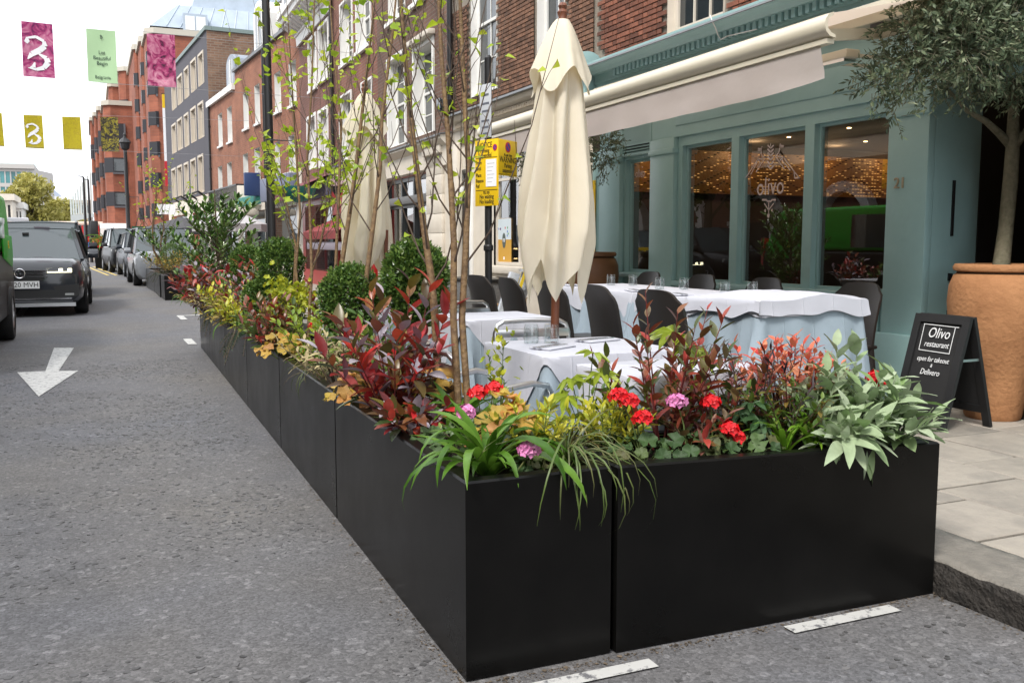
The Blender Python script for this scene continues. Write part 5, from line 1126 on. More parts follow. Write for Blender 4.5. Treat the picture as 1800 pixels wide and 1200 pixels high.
def table(label, x0, x1, y0, y1, z, mode, seed, base=0., group='tables laid with white linen', over=.2, under=.5):
    rng = random.Random(seed); t = thing('dining_table', label, 'table', ((x0+x1)/2,(y0+y1)/2,base), group=group)
    hx, hy = (x1-x0)/2, (y1-y0)/2; zt = z-base
    MB().box(-hx+.005,hx-.005,-hy+.005,hy-.005,zt-.03,zt-.006).build('tabletop', m_choc, t)
    for sx in (-1,1):
        for sy in (-1,1): MB().tube([(sx*(hx-.05),sy*(hy-.05),.0),(sx*(hx-.05),sy*(hy-.05),zt-.03)], .016, 8).build('leg', m_steel, t)
    cloth(t, 'undercloth', m_under, hx, hy, zt-.004, lambda a, b, u: under+.02*math.sin(u*40+seed), rng, flare=.10, wave=.016, corner=.04)
    if mode == 'diamond': hg = lambda a, b, u: .012+over*(1-min(abs(a),abs(b)))**.9
    else: hg = lambda a, b, u: over*(.8+.2*math.sin(u*17+seed)+.12*math.sin(u*43+seed*2))*(.75+.6*(min(abs(a),abs(b)))**3)
    cloth(t, 'white_cloth', m_linen, hx+.006, hy+.006, zt, hg, rng, flare=.12, wave=.009, corner=.012)
    return t
table('white and grey clothed table just behind the near planter', 1.70,2.32,2.80,3.20,.735,'diamond',1, over=.32)
table('nearest laid table, white cloth corner towards the camera', 1.63,2.27,3.34,3.97,.75,'diamond',2, over=.42, under=.62)
table('terrace table showing a grey blue cloth side past the umbrella', 1.98,2.57,5.12,5.72,.75,'diamond',3, over=.35)
table('terrace table half hidden behind the box ball by the second umbrella', 1.75,2.35,7.4,8.0,.75,'diamond',4, over=.35)
Yt = [4.10,4.76,5.43,6.10,6.78]
labs = ['pavement table at the near end with a heaped white cloth', 'pavement table second from the pillar by the shop windows', 'pavement table below the middle shop window', 'pavement table at the far end beside the brown pot']
for i in range(4):
    table(labs[i], 3.30,4.02,Yt[i]+.005,Yt[i+1]-.005,.87,'skirt',10+i,base=.12, over=.15 if i else .08, under=.42)
# heaped white cloth on the nearest pavement table
rng = random.Random(5); mb = MB()
def heap(u, v):
    # spread cloth, its margin hanging over the table edge in soft folds
    a, b = (u-.5)*2, (v-.5)*2; e = max(abs(a),abs(b)); k = max(0,(e-.86)/.14); f = mnoise.noise((u*5,v*5,8.))
    x = 3.66+.385*min(1,abs(a)/.86)*math.copysign(1,a)+(.012+.018*f)*k*(1 if a > .86 else (-1 if a < -.86 else 0)); y = 4.43+.345*min(1,abs(b)/.86)*math.copysign(1,b)+(.012+.018*f)*k*(1 if b > .86 else (-1 if b < -.86 else 0))
    dome = .055*math.exp(-((a-.1)**2*2.2+(b+.1)**2*1.6))+.028*mnoise.noise((u*2.6,v*2.2,4.2))+.012*abs(mnoise.noise((u*6,v*5,1)))
    return (x, y, .882+max(0,dome)*(1-k)-k*(.075+.05*mnoise.noise((u*4,v*4,2.))))
mb.grid(heap, 48, 44); tag(mb.build('heaped_tablecloth', m_linen, smooth=True), 'crumpled white tablecloth heaped on the nearest pavement table', 'tablecloth')
def tumbler(x, y, z, label, seed=0):
    t = thing('tumbler', label, 'glass', (x,y,z), group='upturned tumblers'); r = .034; h = .085
    MB().lathe([(r*1.0,0.001),(r*1.04,.01),(r*.98,h*.8),(r*.86,h),(0,h)], 20).build('outer', m_tum, t, smooth=True)
    MB().lathe([(r*.92,.002),(r*.94,.01),(r*.86,h*.66),(r*.7,h*.8),(0,h*.8)], 20).build('inner', m_tum, t, smooth=True)
for px_, lb in ((991,'left tumbler of the pair on the nearest laid table'), (1017,'right tumbler of the pair on the nearest laid table')):
    q = gz(px_,605,.75); tumbler(1.70+(px_-960)*.0032, 3.84-(px_-991)*.0014, .752, lb)
for k, (y, w_) in enumerate(((4.95,'second pavement table'), (5.72,'pavement table under the middle window'), (6.42,'far pavement table'))):
    tumbler(3.72, y+.04, .874, 'left upturned tumbler of the pair on the '+w_); tumbler(3.86, y-.06, .874, 'right upturned tumbler of the pair on the '+w_)
def napkin(x, y, z, label, rz=0.):
    t = thing('place_setting', label, 'napkin', (x,y,z), rz, 'folded napkins with cutlery')
    MB().box(-.10,.10,-.055,.055,0,.006).build('napkin', m_linen, t, bevel=.002)
    MB().box(-.11,.10,-.012,.004,.007,.010).build('knife', m_cut, t); MB().box(-.11,.09,.018,.030,.007,.010).build('fork', m_cut, t)
napkin(1.80,3.62,.752,'folded napkin with cutlery at the left of the nearest laid table',.5); napkin(2.12,3.80,.752,'folded napkin with cutlery behind the tumblers',.3)
for y, lb in ((5.05,'folded napkin on the second pavement table'), (5.6,'folded napkin on the middle pavement table'), (6.55,'folded napkin on the far pavement table')): napkin(3.42, y, .874, lb, 1.3)
# closed umbrellas
def umbrella(label, x, y, h, seed, tilt=0., rz=0., wide=1., ribs=False):
    rng = random.Random(seed); t = thing('closed_umbrella', label, 'umbrella', (x,y,0), rz, 'closed cream umbrellas'); t.rotation_euler = (0, tilt, rz)
    MB().tube([(0,0,.0),(0,0,h-.12)], .021, 12).build('pole', m_wood, t, smooth=True)
    MB().lathe([(.30,.0),(.30,.05),(.05,.06),(.04,.25),(.0,.25)], 24).build('base', m_black, t)
    MB().lathe([(.02,h-.14),(.028,h-.10),(.019,h-.085),(.027,h-.06),(.017,h-.045),(.023,h-.03),(.014,h-.015),(.0,h-.01)], 14).build('finial', m_wood, t, smooth=True)
    n = 96; zt = h-.10
    ph = [rng.uniform(0,6.28) for _ in range(6)]
    hem = [rng.uniform(0,.13) for _ in range(9)]
    def fold(th, v, k, a):   # soft pleats that twist round the pole
        tw = th+.75*v+.16*math.sin(3*v+ph[0])+.10*mnoise.noise((math.cos(th)*2,math.sin(th)*2,v*3+seed))
        s = math.cos(k*tw+ph[1]); s2 = math.cos(2*k*tw+1.3+ph[2])
        return 1 - a*(.5-.5*s)**1.5 - .10*a*(s2) + .07*mnoise.noise((math.cos(th)*1.4, math.sin(th)*1.4, v*2.2+seed))
    prof = [(0,.028),(.04,.060),(.12,.080),(.26,.105),(.5,.138),(.72,.172),(.86,.180),(1,.150)]
    def rad(v):
        for (a, p), (b, q) in zip(prof, prof[1:]):
            if v <= b: f = (v-a)/(b-a); return p+(q-p)*f
        return prof[-1][1]
    zb = .98
    def main(u, v):
        th = 2*math.pi*u
        pt = 1-abs(((5*(th+.35)/(2*math.pi)+.13*math.sin(th*2+ph[3])) % 1)*2-1)      # hem hangs in a few pointed corners
        zz = zt-.02-(zt-.02-(zb+.15-.21*pt+.05*mnoise.noise((math.cos(th)*1.2,math.sin(th)*1.2,seed+5.))))*v
        r = rad(v)*wide*fold(th, v, 7, .50*min(1,v*1.8+.1)*(1-.45*max(0,v-.75)/.25)); r *= 1-.10*pt*max(0,(v-.85)/.15)
        return (r*math.cos(th), r*math.sin(th), zz)
    mb = MB(); mb.grid(main, 160, 44, closed=True); mb.build('canopy', m_canv, t, smooth=True)
    def cap(u, v):
        th = 2*math.pi*u; pt = (.5+.5*math.cos(4*(th+1.1)))
        zz = zt+.005-(.24+.12*pt)*v; r = (.03+.105*v**.75)*wide*(1-.10*math.cos(8*th+.6)*v+.06*mnoise.noise((math.cos(th)*2,math.sin(th)*2,v+seed)))
        return (r*math.cos(th), r*math.sin(th), zz)
    mb = MB(); mb.grid(cap, 64, 12, closed=True); mb.build('vent_cap', m_canv, t, smooth=True)
    if ribs:
        for a in (-.10,-.03,.04): MB().bar((.155*math.cos(3.95+a),.155*math.sin(3.95+a),.98),(.165*math.cos(3.95+a),.165*math.sin(3.95+a),1.30), .014, .014).build('rib', m_wood, t)
    return t
umbrella('closed cream umbrella standing behind the nearest laid table', 2.04,4.12,2.36,4,tilt=.028,rz=.3,wide=1.06)
umbrella('closed cream umbrella farther along, behind the box ball', 1.82,6.75,2.36,11,tilt=-.02,rz=1.6,wide=1.12,ribs=True)
# dark moulded chairs
def plastic_chair(label, x, y, rz, z=.12):
    t = thing('plastic_chair', label, 'chair', (x,y,z), rz, 'dark plastic chairs at the pavement tables')
    mb = MB()   # local: sits facing +x, back at -x
    def back(u, v):
        yy = (u*2-1)*(.205-.035*max(0,(v-.75)/.25)**3*abs(u*2-1)**2); zz = .43+.40*v-.05*max(0,(v-.7)/.3)*(abs(u*2-1)**4); xx = -.19-.075*v**1.3+.035*(abs(u*2-1)**2); return (xx, yy, zz)
    mb.grid(back, 12, 10); n_ = len(mb.v)
    fr = [Vector(p) for p in mb.v]; mb.add([p+Vector((-.018,0,0)) for p in fr], [[q+0 for q in f[::-1]] for f in mb.f[:120]])
    W = 13; bd = [i for i in range(W)]+[W*k+12 for k in range(1,11)]+[W*10+i for i in range(11,-1,-1)]+[W*k for k in range(9,0,-1)]
    for a, b in zip(bd, bd[1:]+bd[:1]): mb.f.append([a, a+n_, b+n_, b]); mb.m.append(0)
    mb.build('backrest', m_choc, t, smooth=True)
    MB().box(-.21,.20,-.205,.205,.415,.44).build('seat', m_choc, t, bevel=.012)
    for sx, sy in ((-1,-1),(-1,1),(1,-1),(1,1)): MB().tube([(sx*.17,sy*.18,.42),(sx*.22,sy*.205,0)], [.022,.016], 6).build('leg', m_choc, t, smooth=True)
    return t
for k, y in enumerate((4.42,5.05,5.75,6.42,7.05)):
    plastic_chair(['dark plastic chair nearest the camera on the street side of the tables','dark plastic chair second along the street side of the tables','dark plastic chair third along the street side of the tables','dark plastic chair beside the umbrella pole on the street side','dark plastic chair farthest along the street side, by the ladder'][k], 3.06, y, .0+[.1,-.05,.05,.0,.1][k])
for k, y in enumerate((4.66,5.60,6.40,7.2)):
    plastic_chair(['dark plastic chair against the shop by the near table end','dark plastic chair under the near shop window','dark plastic chair under the middle shop window','dark plastic chair under the far shop window'][k], 4.30, y, math.pi)
# tubular aluminium chairs
def tube_chair(label, x, y, rz):
    t = thing('aluminium_chair', label, 'chair', (x,y,0), rz, 'aluminium cafe chairs'); r = .013
    def arc(pts, name): MB().tube(pts, r, 8).build(name, m_steel, t, smooth=True)
    w = .21; top = [(-.20,-w,.42),(-.235,-w,.72),(-.238,-w*.93,.765),(-.24,-w*.75,.785),(-.24,0,.79),(-.24,w*.75,.785),(-.238,w*.93,.765),(-.235,w,.72),(-.20,w,.42)]
    arc(top, 'back_frame')
    for z in (.55,.63,.70): MB().box(-.235,-.222,-w,w,z,z+.045).build('slat', m_steel, t, bevel=.004)
    for s in (-1,1):
        arc([(.22,s*w,0),(.20,s*w,.60),(.17,s*(w+.01),.64),(.10,s*(w+.012),.655),(-.21,s*w,.62)], 'arm'); arc([(-.20,s*w,.42),(-.24,s*w,0)], 'leg')
    for i in range(7): MB().box(-.20+.055*i,-.155+.055*i,-w,w,.425,.44).build('slat', m_steel, t, bevel=.004)
    return t
tube_chair('aluminium chair drawn up behind the nearest laid table', 2.12,4.33,-math.pi/2-.1)
tube_chair('aluminium chair past the umbrella at the grey sided table', 2.42,5.95,-math.pi/2+.2)
tube_chair('aluminium chair on the road side of the nearest laid table', 1.42,3.50,.15)
tube_chair('aluminium chair between the near tables and the kerb', 2.02,2.98+.28,math.pi/2) if False else None
# ------------------------------------------------------------------ pots, olive trees, A-board
m_terra = mat('terracotta', (.44,.215,.095), .88, var=.5, vs=4, c2=(.30,.135,.055), bump=.4, bs=35); m_terrad = mat('dark_glazed_pot', (.17,.075,.03), .5, var=.3, vs=4)
def pot(label, x, y, z, s, m, sc=1.):
    t = thing('tall_pot', label, 'pot', (x,y,z), group='tall earthenware pots')
    MB().lathe([(.155,0),(.165,.02),(.17,.05),(.20,.22),(.205,.26),(.235,.36),(.275,.55),(.292,.72),(.285,.82),(.26,.885),(.235,.905),(.262,.915),(.268,.935),(.255,.955),(.215,.955),(.205,.93),(.2,.9),(.0,.9)][:], 48, (0,0,0)).build('body', m, t, smooth=True)
    mb = MB().lathe([(.236,.893),(.248,.9),(.236,.907)], 48); mb.build('neck_groove', mat('dark_band', (.05,.03,.02), .8), t)
    MB().lathe([(.0,.915),(.2,.912)], 24).build('soil', m_soil, t); t.scale = (sc,sc,sc*s); return t
pot('tall terracotta pot by the entrance holding the olive tree', 5.10,4.08,.12,1.0,m_terra,1.0)
pot('dark brown glazed pot at the far end of the teal front', 4.72,8.62,.12,1.04,m_terrad,1.0)
m_obark = mat('olive_bark', (.17,.15,.10), .9, var=.5, vs=18, bump=.6, bs=50, c2=(.09,.085,.05)); m_olive = leafmat('olive_leaves', [(.04,.062,.035),(.085,.12,.065),(.14,.18,.10),(.25,.28,.17)], .18, .5, island=True)
def olive(label, x, y, z0, stems, blobs, n, seed, size):
    rng = random.Random(seed); t = thing('olive_tree', label, 'olive tree', (x,y,z0), group='potted olive trees'); L = lambda p: Vector(p)-Vector((x,y,z0))
    for i, (pts, rad) in enumerate(stems): MB().tube([L(p) for p in pts], rad, 10).build('trunk' if i == 0 else 'limb', m_obark, t, smooth=True)
    mb = MB(); tw = MB()
    for (cx, cy, cz, rx, ry, rz) in blobs:
        c = L((cx,cy,cz))
        k = int(n*rx*ry*rz/sum(b[3]*b[4]*b[5] for b in blobs))
        for _ in range(k//9):
            d = Vector((rng.gauss(0,1), rng.gauss(0,1), rng.gauss(0,1))).normalized(); r = rng.random()**.45
            p = c+Vector((d.x*rx*r, d.y*ry*r, d.z*rz*r)); dr = (d*.7+Vector((rng.uniform(-.6,.6),rng.uniform(-.6,.6),rng.uniform(-.7,.5)))).normalized(); ln = rng.uniform(.05,.12)
            tw.tube([p-dr*.03, p+dr*ln], [.0022,.0008], 3, cap=False)
            for j in range(9):
                q = p+dr*ln*(j/8); ax = dr.cross(Vector((rng.uniform(-1,1),rng.uniform(-1,1),rng.uniform(-1,1)))).normalized()
                a = (ax*.8+dr*.75).normalized()*size*rng.uniform(.7,1.2); b = a.cross(dr).normalized()*size*.16
                mb.add([q, q+a*.4+b, q+a, q+a*.4-b], [[0,1,2,3]])
    stuff(mb.build('crown', m_olive, t)); stuff(tw.build('twigs', m_obark, t)); return t
O = lambda px_, py_, dep: tuple(gd(px_,py_,dep))
olive('potted olive tree with dense grey green crown by the entrance', 5.10,4.08,1.02,
   [([(5.10,4.08,1.0), O(1768,400,6.0), O(1776,320,5.95), O(1780,260,5.9), O(1782,180,5.8), O(1775,90,5.7)], [.052,.045,.045,.04,.03,.012]), ([O(1776,255,5.92), O(1757,235,5.85), O(1735,215,5.75), O(1700,195,5.6), O(1660,150,5.5)], [.03,.024,.02,.014,.006]), ([O(1780,262,5.9), O(1800,235,5.85), O(1830,200,5.8)], [.03,.025,.012]), ([O(1778,180,5.8), O(1720,110,5.6), O(1640,80,5.5)], [.02,.014,.006])],
   [(*O(1690,90,5.35),.30,.30,.30), (*O(1760,70,5.5),.34,.3,.34), (*O(1600,110,5.3),.22,.2,.20), (*O(1540,150,5.25),.13,.13,.13), (*O(1620,40,5.35),.25,.2,.20), (*O(1840,100,5.6),.3,.3,.35), (*O(1740,0,5.5),.36,.3,.25), (*O(1570,185,5.25),.09,.09,.10), (*O(1660,20,5.4),.2,.2,.2)], 19000, 31, .042)
olive('dark olive tree behind the closed umbrella at the far pot', 4.72,8.62,1.05,
   [([(4.72,8.62,1.0), (4.72,8.62,1.5), (4.70,8.6,2.0)], [.035,.03,.012])],
   [(*O(925,275,9.4),.20,.2,.26), (*O(1060,262,9.3),.22,.2,.26), (*O(990,250,9.4),.30,.25,.3), (*O(1090,250,9.2),.08,.08,.10)], 5200, 33, .036)
# chalk A-board
m_chalk = mat('chalkboard', (.014,.014,.015), .75, var=.3, vs=8); m_chalkw = mat('white_chalk', (.72,.73,.74), .9)
ab = thing('chalk_a_board', 'black chalk A-board with white handwriting in front of the terracotta pot', 'sign board', (4.62,4.05,.12))
Hb = .655; wy = .195
def panel(sgn, name):
    foot, top = Vector((sgn*.19,0,0)), Vector((sgn*.012,0,Hb)); d = (top-foot); mb = MB()
    mb.bar(foot+Vector((0,-wy+.02,0)), top+Vector((0,-wy+.02,0)), .05, .022, up=(1,0,0)); mb.bar(foot+Vector((0,wy-.02,0)), top+Vector((0,wy-.02,0)), .05, .022, up=(1,0,0))
    mb.bar(top-d*.035+Vector((0,-wy+.045,0)), top-d*.035+Vector((0,wy-.045,0)), .022, .05, up=d); mb.bar(foot+d*.16+Vector((0,-wy+.045,0)), foot+d*.16+Vector((0,wy-.045,0)), .022, .045, up=d)
    p = mb.build(name, m_trim, ab)
    a, b = foot+d*.18, top-d*.06; n_ = Vector((sgn,0,.28)).normalized()*-.004
    MB().quad(a+Vector((0,-wy+.045,0))+n_, a+Vector((0,wy-.045,0))+n_, b+Vector((0,wy-.045,0))+n_, b+Vector((0,-wy+.045,0))+n_).build('slate', m_chalk, p)
    return d.normalized()
d = panel(1,'rear_frame'); d = panel(-1,'front_frame')
nrm = Vector((-d.z,0,d.x)); yx = Vector((0,-1,0)); orig = Vector((-.10,0,Hb*.5))
def bp(u, v): return Vector((-.19,0,0))+d*(v*Hb*1.035)+yx*u+nrm*.004
def btext(s, u, v, size, sh=.2, sx=.8): text('chalk_lettering', s, size, m_chalkw, ab, frame(bp(u,v), yx, d, nrm), shear=sh, sx=sx, ext=.0006)
btext('Olivo', .0, .835, .088); btext('restaurant', 0, .735, .05, sx=.85); btext('open for takeout', .0, .60, .043, sx=.78); btext('&', .0, .545, .03); btext('Delivero', 0, .485, .05)
mb = MB()
for (u0,v0),(u1,v1) in (((-.125,.91),(.13,.905)), ((.105,.905),(.105,.665)), ((.105,.67),(-.12,.675)), ((-.118,.675),(-.12,.91))):
    mb.bar(bp(u0,v0), bp(u1,v1), .004, .001, up=nrm)
mb.build('chalk_border', m_chalkw, ab)
for s in (-1,1): MB().bar((-.07,s*(wy-.005),Hb*.62),(.07,s*(wy-.005),Hb*.62), .004, .014).build('stay', m_steel, ab)
# ------------------------------------------------------------------ stepladder, packs and boxes in front of the cream shop
m_ylad = mat('yellow_fibreglass', (.62,.45,.01), .45); m_card = mat('cardboard', (.33,.20,.10), .85, var=.15, vs=5); m_wrap = mat('plastic_wrap', (.5,.54,.6), .15, var=.5, vs=14, spec=.8)
lx, ly = 4.5, 9.62; sl = thing('stepladder', 'yellow stepladder leaning by the cream shop window', 'ladder', (lx,ly,.12), -.35)
for y_ in (-.17,.17): MB().bar((-.32,y_,0),(0.0,y_*.75,1.0), .03, .075, up=(0,1,0)).build('front_rail', m_ylad, sl); MB().bar((.30,y_,0),(.03,y_*.75,1.0), .03, .05, up=(0,1,0)).build('rear_rail', m_steel, sl)
for i in range(4): f_ = .18+i*.2; MB().box(-.32+.32*f_-.06,-.32+.32*f_+.06,-.16+.04*f_,.16-.04*f_,f_-.015,f_+.015).build('tread', m_steel, sl)
MB().box(-.09,.09,-.15,.15,1.0,1.035).build('top_step', m_ylad, sl)
q = gx(905,530,4.35); t = thing('wrapped_pack', 'pale plastic wrapped packs propped against the yellow stepladder', 'package', (q.x,q.y,.12), -.2)
for k in range(2): MB().bar((-.25+.14*k,-.05*k,0),(.0+.14*k,-.05*k,.75), .12, .10, up=(0,1,0)).build('pack', m_wrap, t, bevel=.01)
MB().box(.06,.16,-.09,-.07,.55,.75).build('blue_label', mat('blue_label', (.04,.12,.4), .4), t)
for (px_, py_, w_, h_, lb) in ((885,545,.34,.36,'brown cardboard box on the pavement left of the packs'), (905,500,.2,.62,'tall torn cardboard box behind the wrapped packs')):
    q = gx(px_,py_,4.55); t = thing('cardboard_box', lb, 'box', (q.x,q.y,.12), .2, 'cardboard boxes'); MB().box(-w_/2,w_/2,-w_/2,w_/2,0,h_).build('carton', m_card, t); MB().add([(-w_/2,-w_/2,h_),(w_/2,-w_/2,h_),(w_/2,-w_*.8,h_+.07),(-w_/2,-w_*.8,h_+.08)], [[0,1,2,3]]).build('flap', m_card, t)
q = gx(838,525,4.4); t = thing('storage_chest', 'grey patterned storage chest on the pavement by the cream shop door', 'chest', (q.x,q.y,.12)); MB().box(-.25,.25,-.55,.55,0,.62).build('chest_body', mat('checker_plate', (.16,.16,.16), .5, var=.6, vs=40), t, bevel=.01); MB().box(-.27,.27,-.57,.57,.625,.65).build('lid', m_dark, t)
# ------------------------------------------------------------------ sign post with parking notices
sp = thing('sign_post', 'black sign post carrying yellow parking notices by the kerb', 'sign post', (2.94,7.1,.12))
MB().tube([(0,0,0),(0,0,2.55)], .030, 14).build('pole', m_black, sp, smooth=True); MB().lathe([(.036,1.02),(.04,1.03),(.04,1.06),(.036,1.07)], 14).build('collar', m_black, sp); MB().lathe([(.031,2.55),(.02,2.57),(0,2.575)], 12).build('cap', m_black, sp)
m_no_b = mat('sign_blue', (.03,.06,.30), .4); m_no_r = mat('sign_red', (.55,.02,.03), .4)
def plate(name, label, pA, pB, depA, depB, m, yA, yB):
    # plate between two sight lines: left edge pA (x, ytop, ybottom) at depA, right edge pB at depB
    a0, a1, b0, b1 = gd(pA[0],pA[1],depA), gd(pA[0],pA[2],depA), gd(pB[0],pB[1],depB), gd(pB[0],pB[2],depB)
    zt_, zb_ = (a0.z+b0.z)/2, (a1.z+b1.z)/2; L0, R0 = Vector((a0.x,a0.y,0)), Vector((b0.x,b0.y,0)); xd = (R0-L0); W = xd.length; xd.normalize()
    n_ = Vector((xd.y,-xd.x,0)); t = thing(name, label, 'sign', (L0+R0)/2, math.atan2(xd.y, xd.x), 'yellow parking notices' if m is m_yellow else None)
    p = MB().box(-W/2,W/2,0,.004,zb_,zt_).build('plate', m, t, bevel=.0015)
    return t, W, zb_, zt_
def stext(t, s, x, z, size, m=None, sx=.8, align='CENTER'): text('sign_lettering', s, size, m or m_ink, t, frame((x,-.0015,z), (1,0,0), (0,0,1), (0,-1,0)), sx=sx, ext=.0008, align=align)
def roundel(t, x, z, r):
    MB().prism([(x+r*math.cos(a), z+r*math.sin(a)) for a in [k*math.pi/12 for k in range(24)]], -.0022, -.0002, axis=1).build('no_stopping_ring', m_no_r, t); MB().prism([(x+r*.72*math.cos(a), z+r*.72*math.sin(a)) for a in [k*math.pi/12 for k in range(24)]], -.0030, -.0022, axis=1).build('no_stopping_disc', m_no_b, t)
    MB().bar((x-r*.6,-.0034,z+r*.6),(x+r*.6,-.0034,z-r*.6), r*.24, .0006, up=(0,1,0)).build('no_stopping_bar', m_no_r, t)
t, W, zb_, zt_ = plate('parking_notice', 'tall yellow parking suspension notice with white paper on the sign post', (835,249,363), (876,242,360), 7.62, 7.40, m_yellow, 0, 0); h = zt_-zb_
stext(t,'NOTICE',-.02,zt_-h*.085,.062); stext(t,'Parking',-.02,zt_-h*.165,.048); stext(t,'Suspended',-.02,zt_-h*.235,.048); roundel(t,W*.36,zt_-h*.13,.026)
for s, f in (('From',.34),('Until',.43),('Place',.53),('Reason',.615),('Ref',.695)): stext(t,s,-W*.46,zt_-h*f,.042,align='LEFT')
MB().box(-W*.02,W*.42,-.003,-.0005,zt_-h*.71,zt_-h*.30).build('white_notice', m_paper, t)
for k in range(6): MB().box(W*.04,W*(.34-.05*(k%3)),-.0036,-.003,zt_-h*(.36+.055*k)-.003,zt_-h*(.36+.055*k)).build('notice_line', mat('faint_print', (.3,.3,.33), .7), t)
MB().box(-W*.46,W*.46,-.0012,-.0002,zt_-h*.765,zt_-h*.755).build('rule_line', m_ink, t); MB().box(-W*.46,W*.46,-.0012,-.0002,zt_-h*.275,zt_-h*.268).build('rule_line', m_ink, t)
stext(t,'TEL 020 7823 4567'[:8],0,zt_-h*.80,.03); stext(t,'No waiting',0,zt_-h*.86,.05); stext(t,'No loading',0,zt_-h*.935,.05)
t, W, zb_, zt_ = plate('parking_notice', 'yellow warning notice angled beside the tall parking notice', (876,243,302), (909,250,316), 7.40, 7.66, m_yellow, 0, 0); h = zt_-zb_
roundel(t,0,zt_-h*.2,.042); stext(t,'At any time',0,zt_-h*.42,.034); stext(t,'WARNING',0,zt_-h*.56,.068); stext(t,'Parking',0,zt_-h*.72,.05); stext(t,'suspension',0,zt_-h*.86,.05); MB().box(-W*.48,W*.48,-.0012,-.0002,zb_+h*.03,zb_+h*.04).build('rule_line', m_ink, t)
t, W, zb_, zt_ = plate('parking_plate', 'narrow pale grey parking plate above the yellow notices', (843,150,243), (863,146,240), 7.55, 7.42, mat('grey_plate', (.5,.52,.55), .5), 0, 0); h = zt_-zb_
for f, u in ((.2,.3),(.36,.34),(.5,.28),(.68,.34),(.8,.3),(.92,.2)): MB().box(-W*u,W*u,-.0016,-.0004,zt_-h*f-.008,zt_-h*f+.008).build('printed_line', mat('plate_print', (.12,.13,.16), .6), t)
# ------------------------------------------------------------------ banners strung across the street
def floral(name, cols, scale, seed):
    m, t, b, N, L = nodes(name); tc = N('ShaderNodeTexCoord'); mp = N('ShaderNodeMapping'); mp.inputs['Location'].default_value = (seed, seed*.7, seed*.3); L(tc.outputs['Object'], mp.inputs[0])
    n = N('ShaderNodeTexNoise'); n.inputs['Scale'].default_value = scale*.6; n.inputs['Detail'].default_value = 3; n.inputs['Distortion'].default_value = 1.6; L(mp.outputs[0], n.inputs['Vector'])
    cr = N('ShaderNodeValToRGB'); e = cr.color_ramp.elements
    for i, c in enumerate(cols):
        el = e[i] if i < 2 else e.new(.5); el.position = .28+.44*i/(len(cols)-1); el.color = rgba(c)
    L(n.outputs['Fac'], cr.inputs['Fac']); L(cr.outputs[0], b.inputs['Base Color']); b.inputs['Roughness'].default_value = .7
    tr = N('ShaderNodeBsdfTranslucent'); L(cr.outputs[0], tr.inputs['Color']); ms = N('ShaderNodeMixShader'); ms.inputs[0].default_value = .35; L(b.outputs[0], ms.inputs[1]); L(tr.outputs[0], ms.inputs[2]); L(ms.outputs[0], t.nodes['Material Output'].inputs['Surface']); return m
f_pink = floral('pink_petal_print', [(.10,.02,.10),(.5,.05,.22),(.75,.16,.36),(.8,.4,.55)], 9, 1.); f_pink2 = floral('pink_black_petal_print', [(.02,.015,.03),(.50,.05,.2),(.82,.13,.38),(.88,.5,.62)], 9, 4.)
f_yel = floral('yellow_petal_print', [(.40,.30,.02),(.62,.54,.02),(.72,.64,.05),(.5,.40,.03)], 14, 2.); f_yel2 = floral('yellow_black_print', [(.02,.02,.03),(.05,.04,.04),(.45,.38,.03),(.6,.52,.05)], 16, 5.); m_lime = mat('pale_green_banner', (.42,.62,.36), .7)
m_wire = mat('steel_wire', (.25,.25,.26), .5)
def banner(label, Y, c, m, deco=None, bow=.03):
    tl, tr_, br, bl = [gy(x, y, Y) for x, y in c]; o = (tl+tr_+br+bl)/4; t = thing('street_banner', label, 'banner', o, group='banners strung over the street')
    def P(u, v, k=0.): q = (tl*(1-u)+tr_*u)*(1-v)+(bl*(1-u)+br*u)*v; return (q.x-o.x, q.y-o.y+bow*math.sin(u*math.pi)*math.sin(v*3)+k, q.z-o.z)
    mb = MB(); mb.grid(lambda u, v: P(u,v), 8, 10); mb.grid(lambda u, v: P(u,v,.006), 8, 10); mb.build('cloth', m, t, smooth=True)
    if deco: deco(t, lambda u, v: Vector(P(u,v,-.012)), (tr_-tl).length, (tl-bl).length)
    return t
def logoB(t, P, W, H):
    # two sweeping white strokes of the monogram
    def stroke(pts, w, nm): 
        mb = MB(); n = len(pts)
        for (a, wa), (b, wb) in zip(zip(pts, w), zip(pts[1:], w[1:])):
            A_, B_ = P(*a), P(*b); dd = (B_-A_).normalized(); s_ = Vector((dd.z,0,-dd.x))
            mb.quad(A_-s_*wa*W, A_+s_*wa*W, B_+s_*wb*W, B_-s_*wb*W)
        mb.build(nm, m_paper, t)
    stroke([(.14,.30),(.45,.26),(.70,.33),(.72,.42),(.55,.50),(.30,.58),(.16,.68)], [.03,.05,.05,.09,.10,.09,.02], 'monogram_stroke')
    stroke([(.52,.57),(.75,.64),(.80,.72),(.66,.82),(.42,.86),(.16,.84)], [.03,.08,.10,.08,.05,.01], 'monogram_stroke'); stroke([(.16,.28),(.16,.36),(.17,.40)], [.02,.09,.01], 'monogram_stroke'); stroke([(.38,.73),(.33,.82),(.2,.84)], [.02,.07,.01], 'monogram_stroke')
m_gink = mat('dark_green_print', (.03,.06,.05), .7)
def lime(t, P, W, H):
    for s, v, z in (('B',.14,.10),('Let',.43,.10),('Beautiful',.535,.10),('Begin',.635,.10),('Belgravia',.90,.085)): text('banner_lettering', s, z, m_gink, t, frame(P(.5,v), (1,0,0), (0,0,1), (0,-1,0)), sx=.9)
Y1, Y2 = 20, 33
banner('pink floral banner with a white monogram, leftmost of the near row', Y1, ((37,37),(92,43),(97,138),(41,134)), f_pink, logoB)
banner('pale green banner lettered Let Beautiful Begin', Y1, ((151,50),(203,55),(207,148),(155,143)), m_lime, lime)
